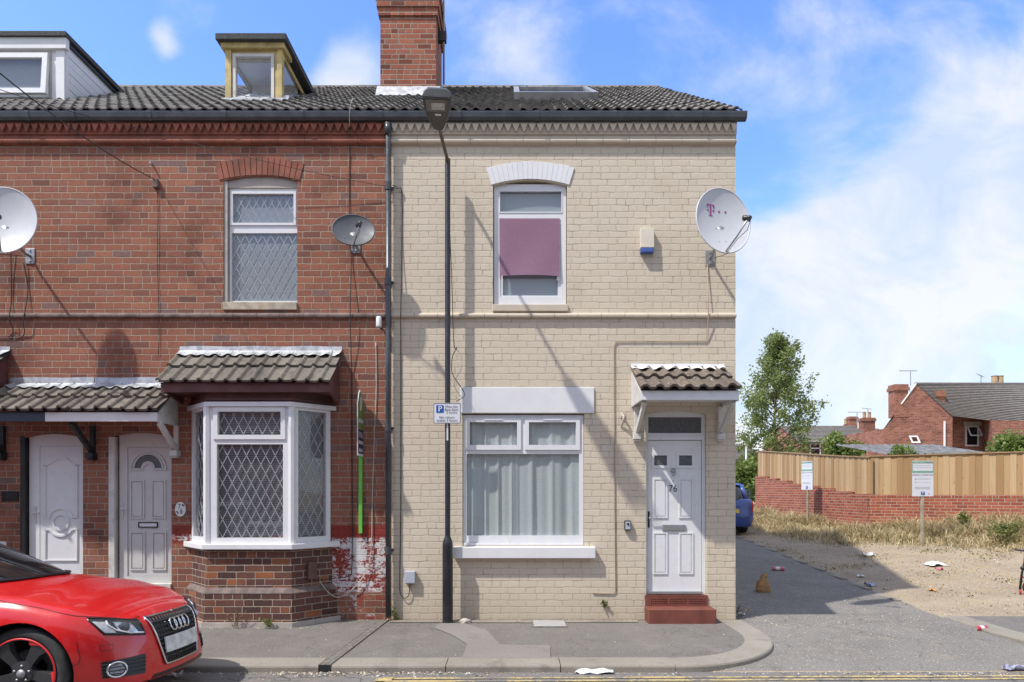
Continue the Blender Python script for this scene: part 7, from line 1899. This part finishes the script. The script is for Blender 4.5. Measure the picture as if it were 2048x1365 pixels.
b.build('bumper_line', M['carblack'], blue)
# ---- kick scooter at the right edge of the photograph
c = on_ground(2040, 1190); t = thing('kick_scooter', 'red and black kick scooter, only its upright stem in the frame at the right', 'scooter', c)
b = MB(); b.tube([c+Vector((.01, 0, .0)), c+Vector((.0, 0, .08))], .016, 8); b.tube([c+Vector((.06, 0, .46)), c+Vector((.075, .0, .62))], .013, 8); b.tube([c+Vector((.02, 0, .27)), c+Vector((.16, 0, .25))], .016, 8); b.build('frame', M['redlabel'], t, smooth=True)
b = MB(); b.tube([c+Vector((.0, 0, .08)), c+Vector((.012, 0, .20)), c+Vector((.03, 0, .33)), c+Vector((.06, 0, .47))], [.018, .017, .016, .014], 10); b.lathe([(.03, -.02), (.03, .02)], c+Vector((.045, 0, .40)), (0, 1, 0), 12); b.tube([c+Vector((.15, 0, .25)), c+Vector((.9, .05, .16))], .02, 8); b.build('stem', M['carblack'], t, smooth=True)
for q in (.16, .92): b = MB(); b.lathe([(.05, -.018), (.10, -.016), (.108, 0), (.10, .016), (.05, .018)], c+Vector((q, .02, .11)), (0, 1, 0), 24); b.build('wheel', M['tyre'], t, smooth=True)
b = MB(); b.tube([c+Vector((.075, -.2, .66)), c+Vector((.075, .2, .66))], .014, 8); b.build('handlebar', M['carblack'], t, smooth=True)

# ---- the other side of the street, which the window panes mirror
silver = blue.copy(); COL.objects.link(silver)
sil = paint_mat('silver car paint', (.42, .43, .45), (.46, .47, .49), .3)
for ch in [c for c in blue.children]:
    c = ch.copy(); COL.objects.link(c); c.parent = silver
    if any(m == M['carblue'] for m in c.data.materials):
        c.data = c.data.copy()
        for i, m in enumerate(c.data.materials):
            if m == M['carblue']: c.data.materials[i] = sil
    for g_ in ch.children: d_ = g_.copy(); COL.objects.link(d_); d_.parent = c
silver.location = (-5.0, -8.55, -.02); silver.rotation_euler = (0, 0, 0)
silver['label'] = 'silver hatchback mirrored in the glass of the bay window'
t = thing('terraced_house', 'brick terrace across the street, showing only as a dark reflection in the window panes', 'house', (-4, -13.2, 0))
b = MB(); b.box(-22, 20, -20, -13.2, -.3, 5.6); b.build('wall', M['far_brick'], t)
b = MB(); b.prism([(-12.9, 5.5), (-16.6, 8.0), (-20.2, 5.5)], -22.2, 20.2, axis=0); b.build('roof', M['slate'], t)
for k in range(9):
    x = -20+k*4.4
    b = MB(); b.box(x, x+1.0, -13.2, -13.16, 3.3, 4.9); b.build('window', M['pvc'], t); b = MB(); b.box(x, x+1.7, -13.2, -13.16, .8, 2.5); b.build('window', M['pvc'], t); b = MB(); b.box(x+2.6, x+3.5, -13.2, -13.16, -.1, 2.1); b.build('door', M['navy'], t)
tag(sheet('pavement', [-60, 60], [-13.2, -9.5], lambda x, y: .0, M['pavement']), kind='structure')

# repeats share a group
GR = {'house': 'brick houses', 'satellite dish': 'satellite dishes on the house fronts', 'cable': 'loose cables on the house fronts', 'weed': 'weeds at the wall foot', 'car': 'parked cars',
      'aerial': 'television aerials on roofs', 'bush': 'garden bushes beyond the fence', 'can': 'discarded drink cans', 'litter': 'scraps of litter on the ground', 'plaque': 'house number plaques', 'cable box': 'small cable boxes', 'wall': 'boundary walls under the fence', 'plant': 'wild plants at the boundary wall'}
for o in list(S.objects):
    if o.parent is None and 'category' in o.keys() and o['category'] in GR and 'kind' not in o.keys(): o['group'] = GR[o['category']]
for o in S.objects:
    if o.name.startswith('terraced_house'): o['group'] = 'terraced houses along the street'
    if o.name.startswith('notice_sign'): o['group'] = 'parking notices on posts'
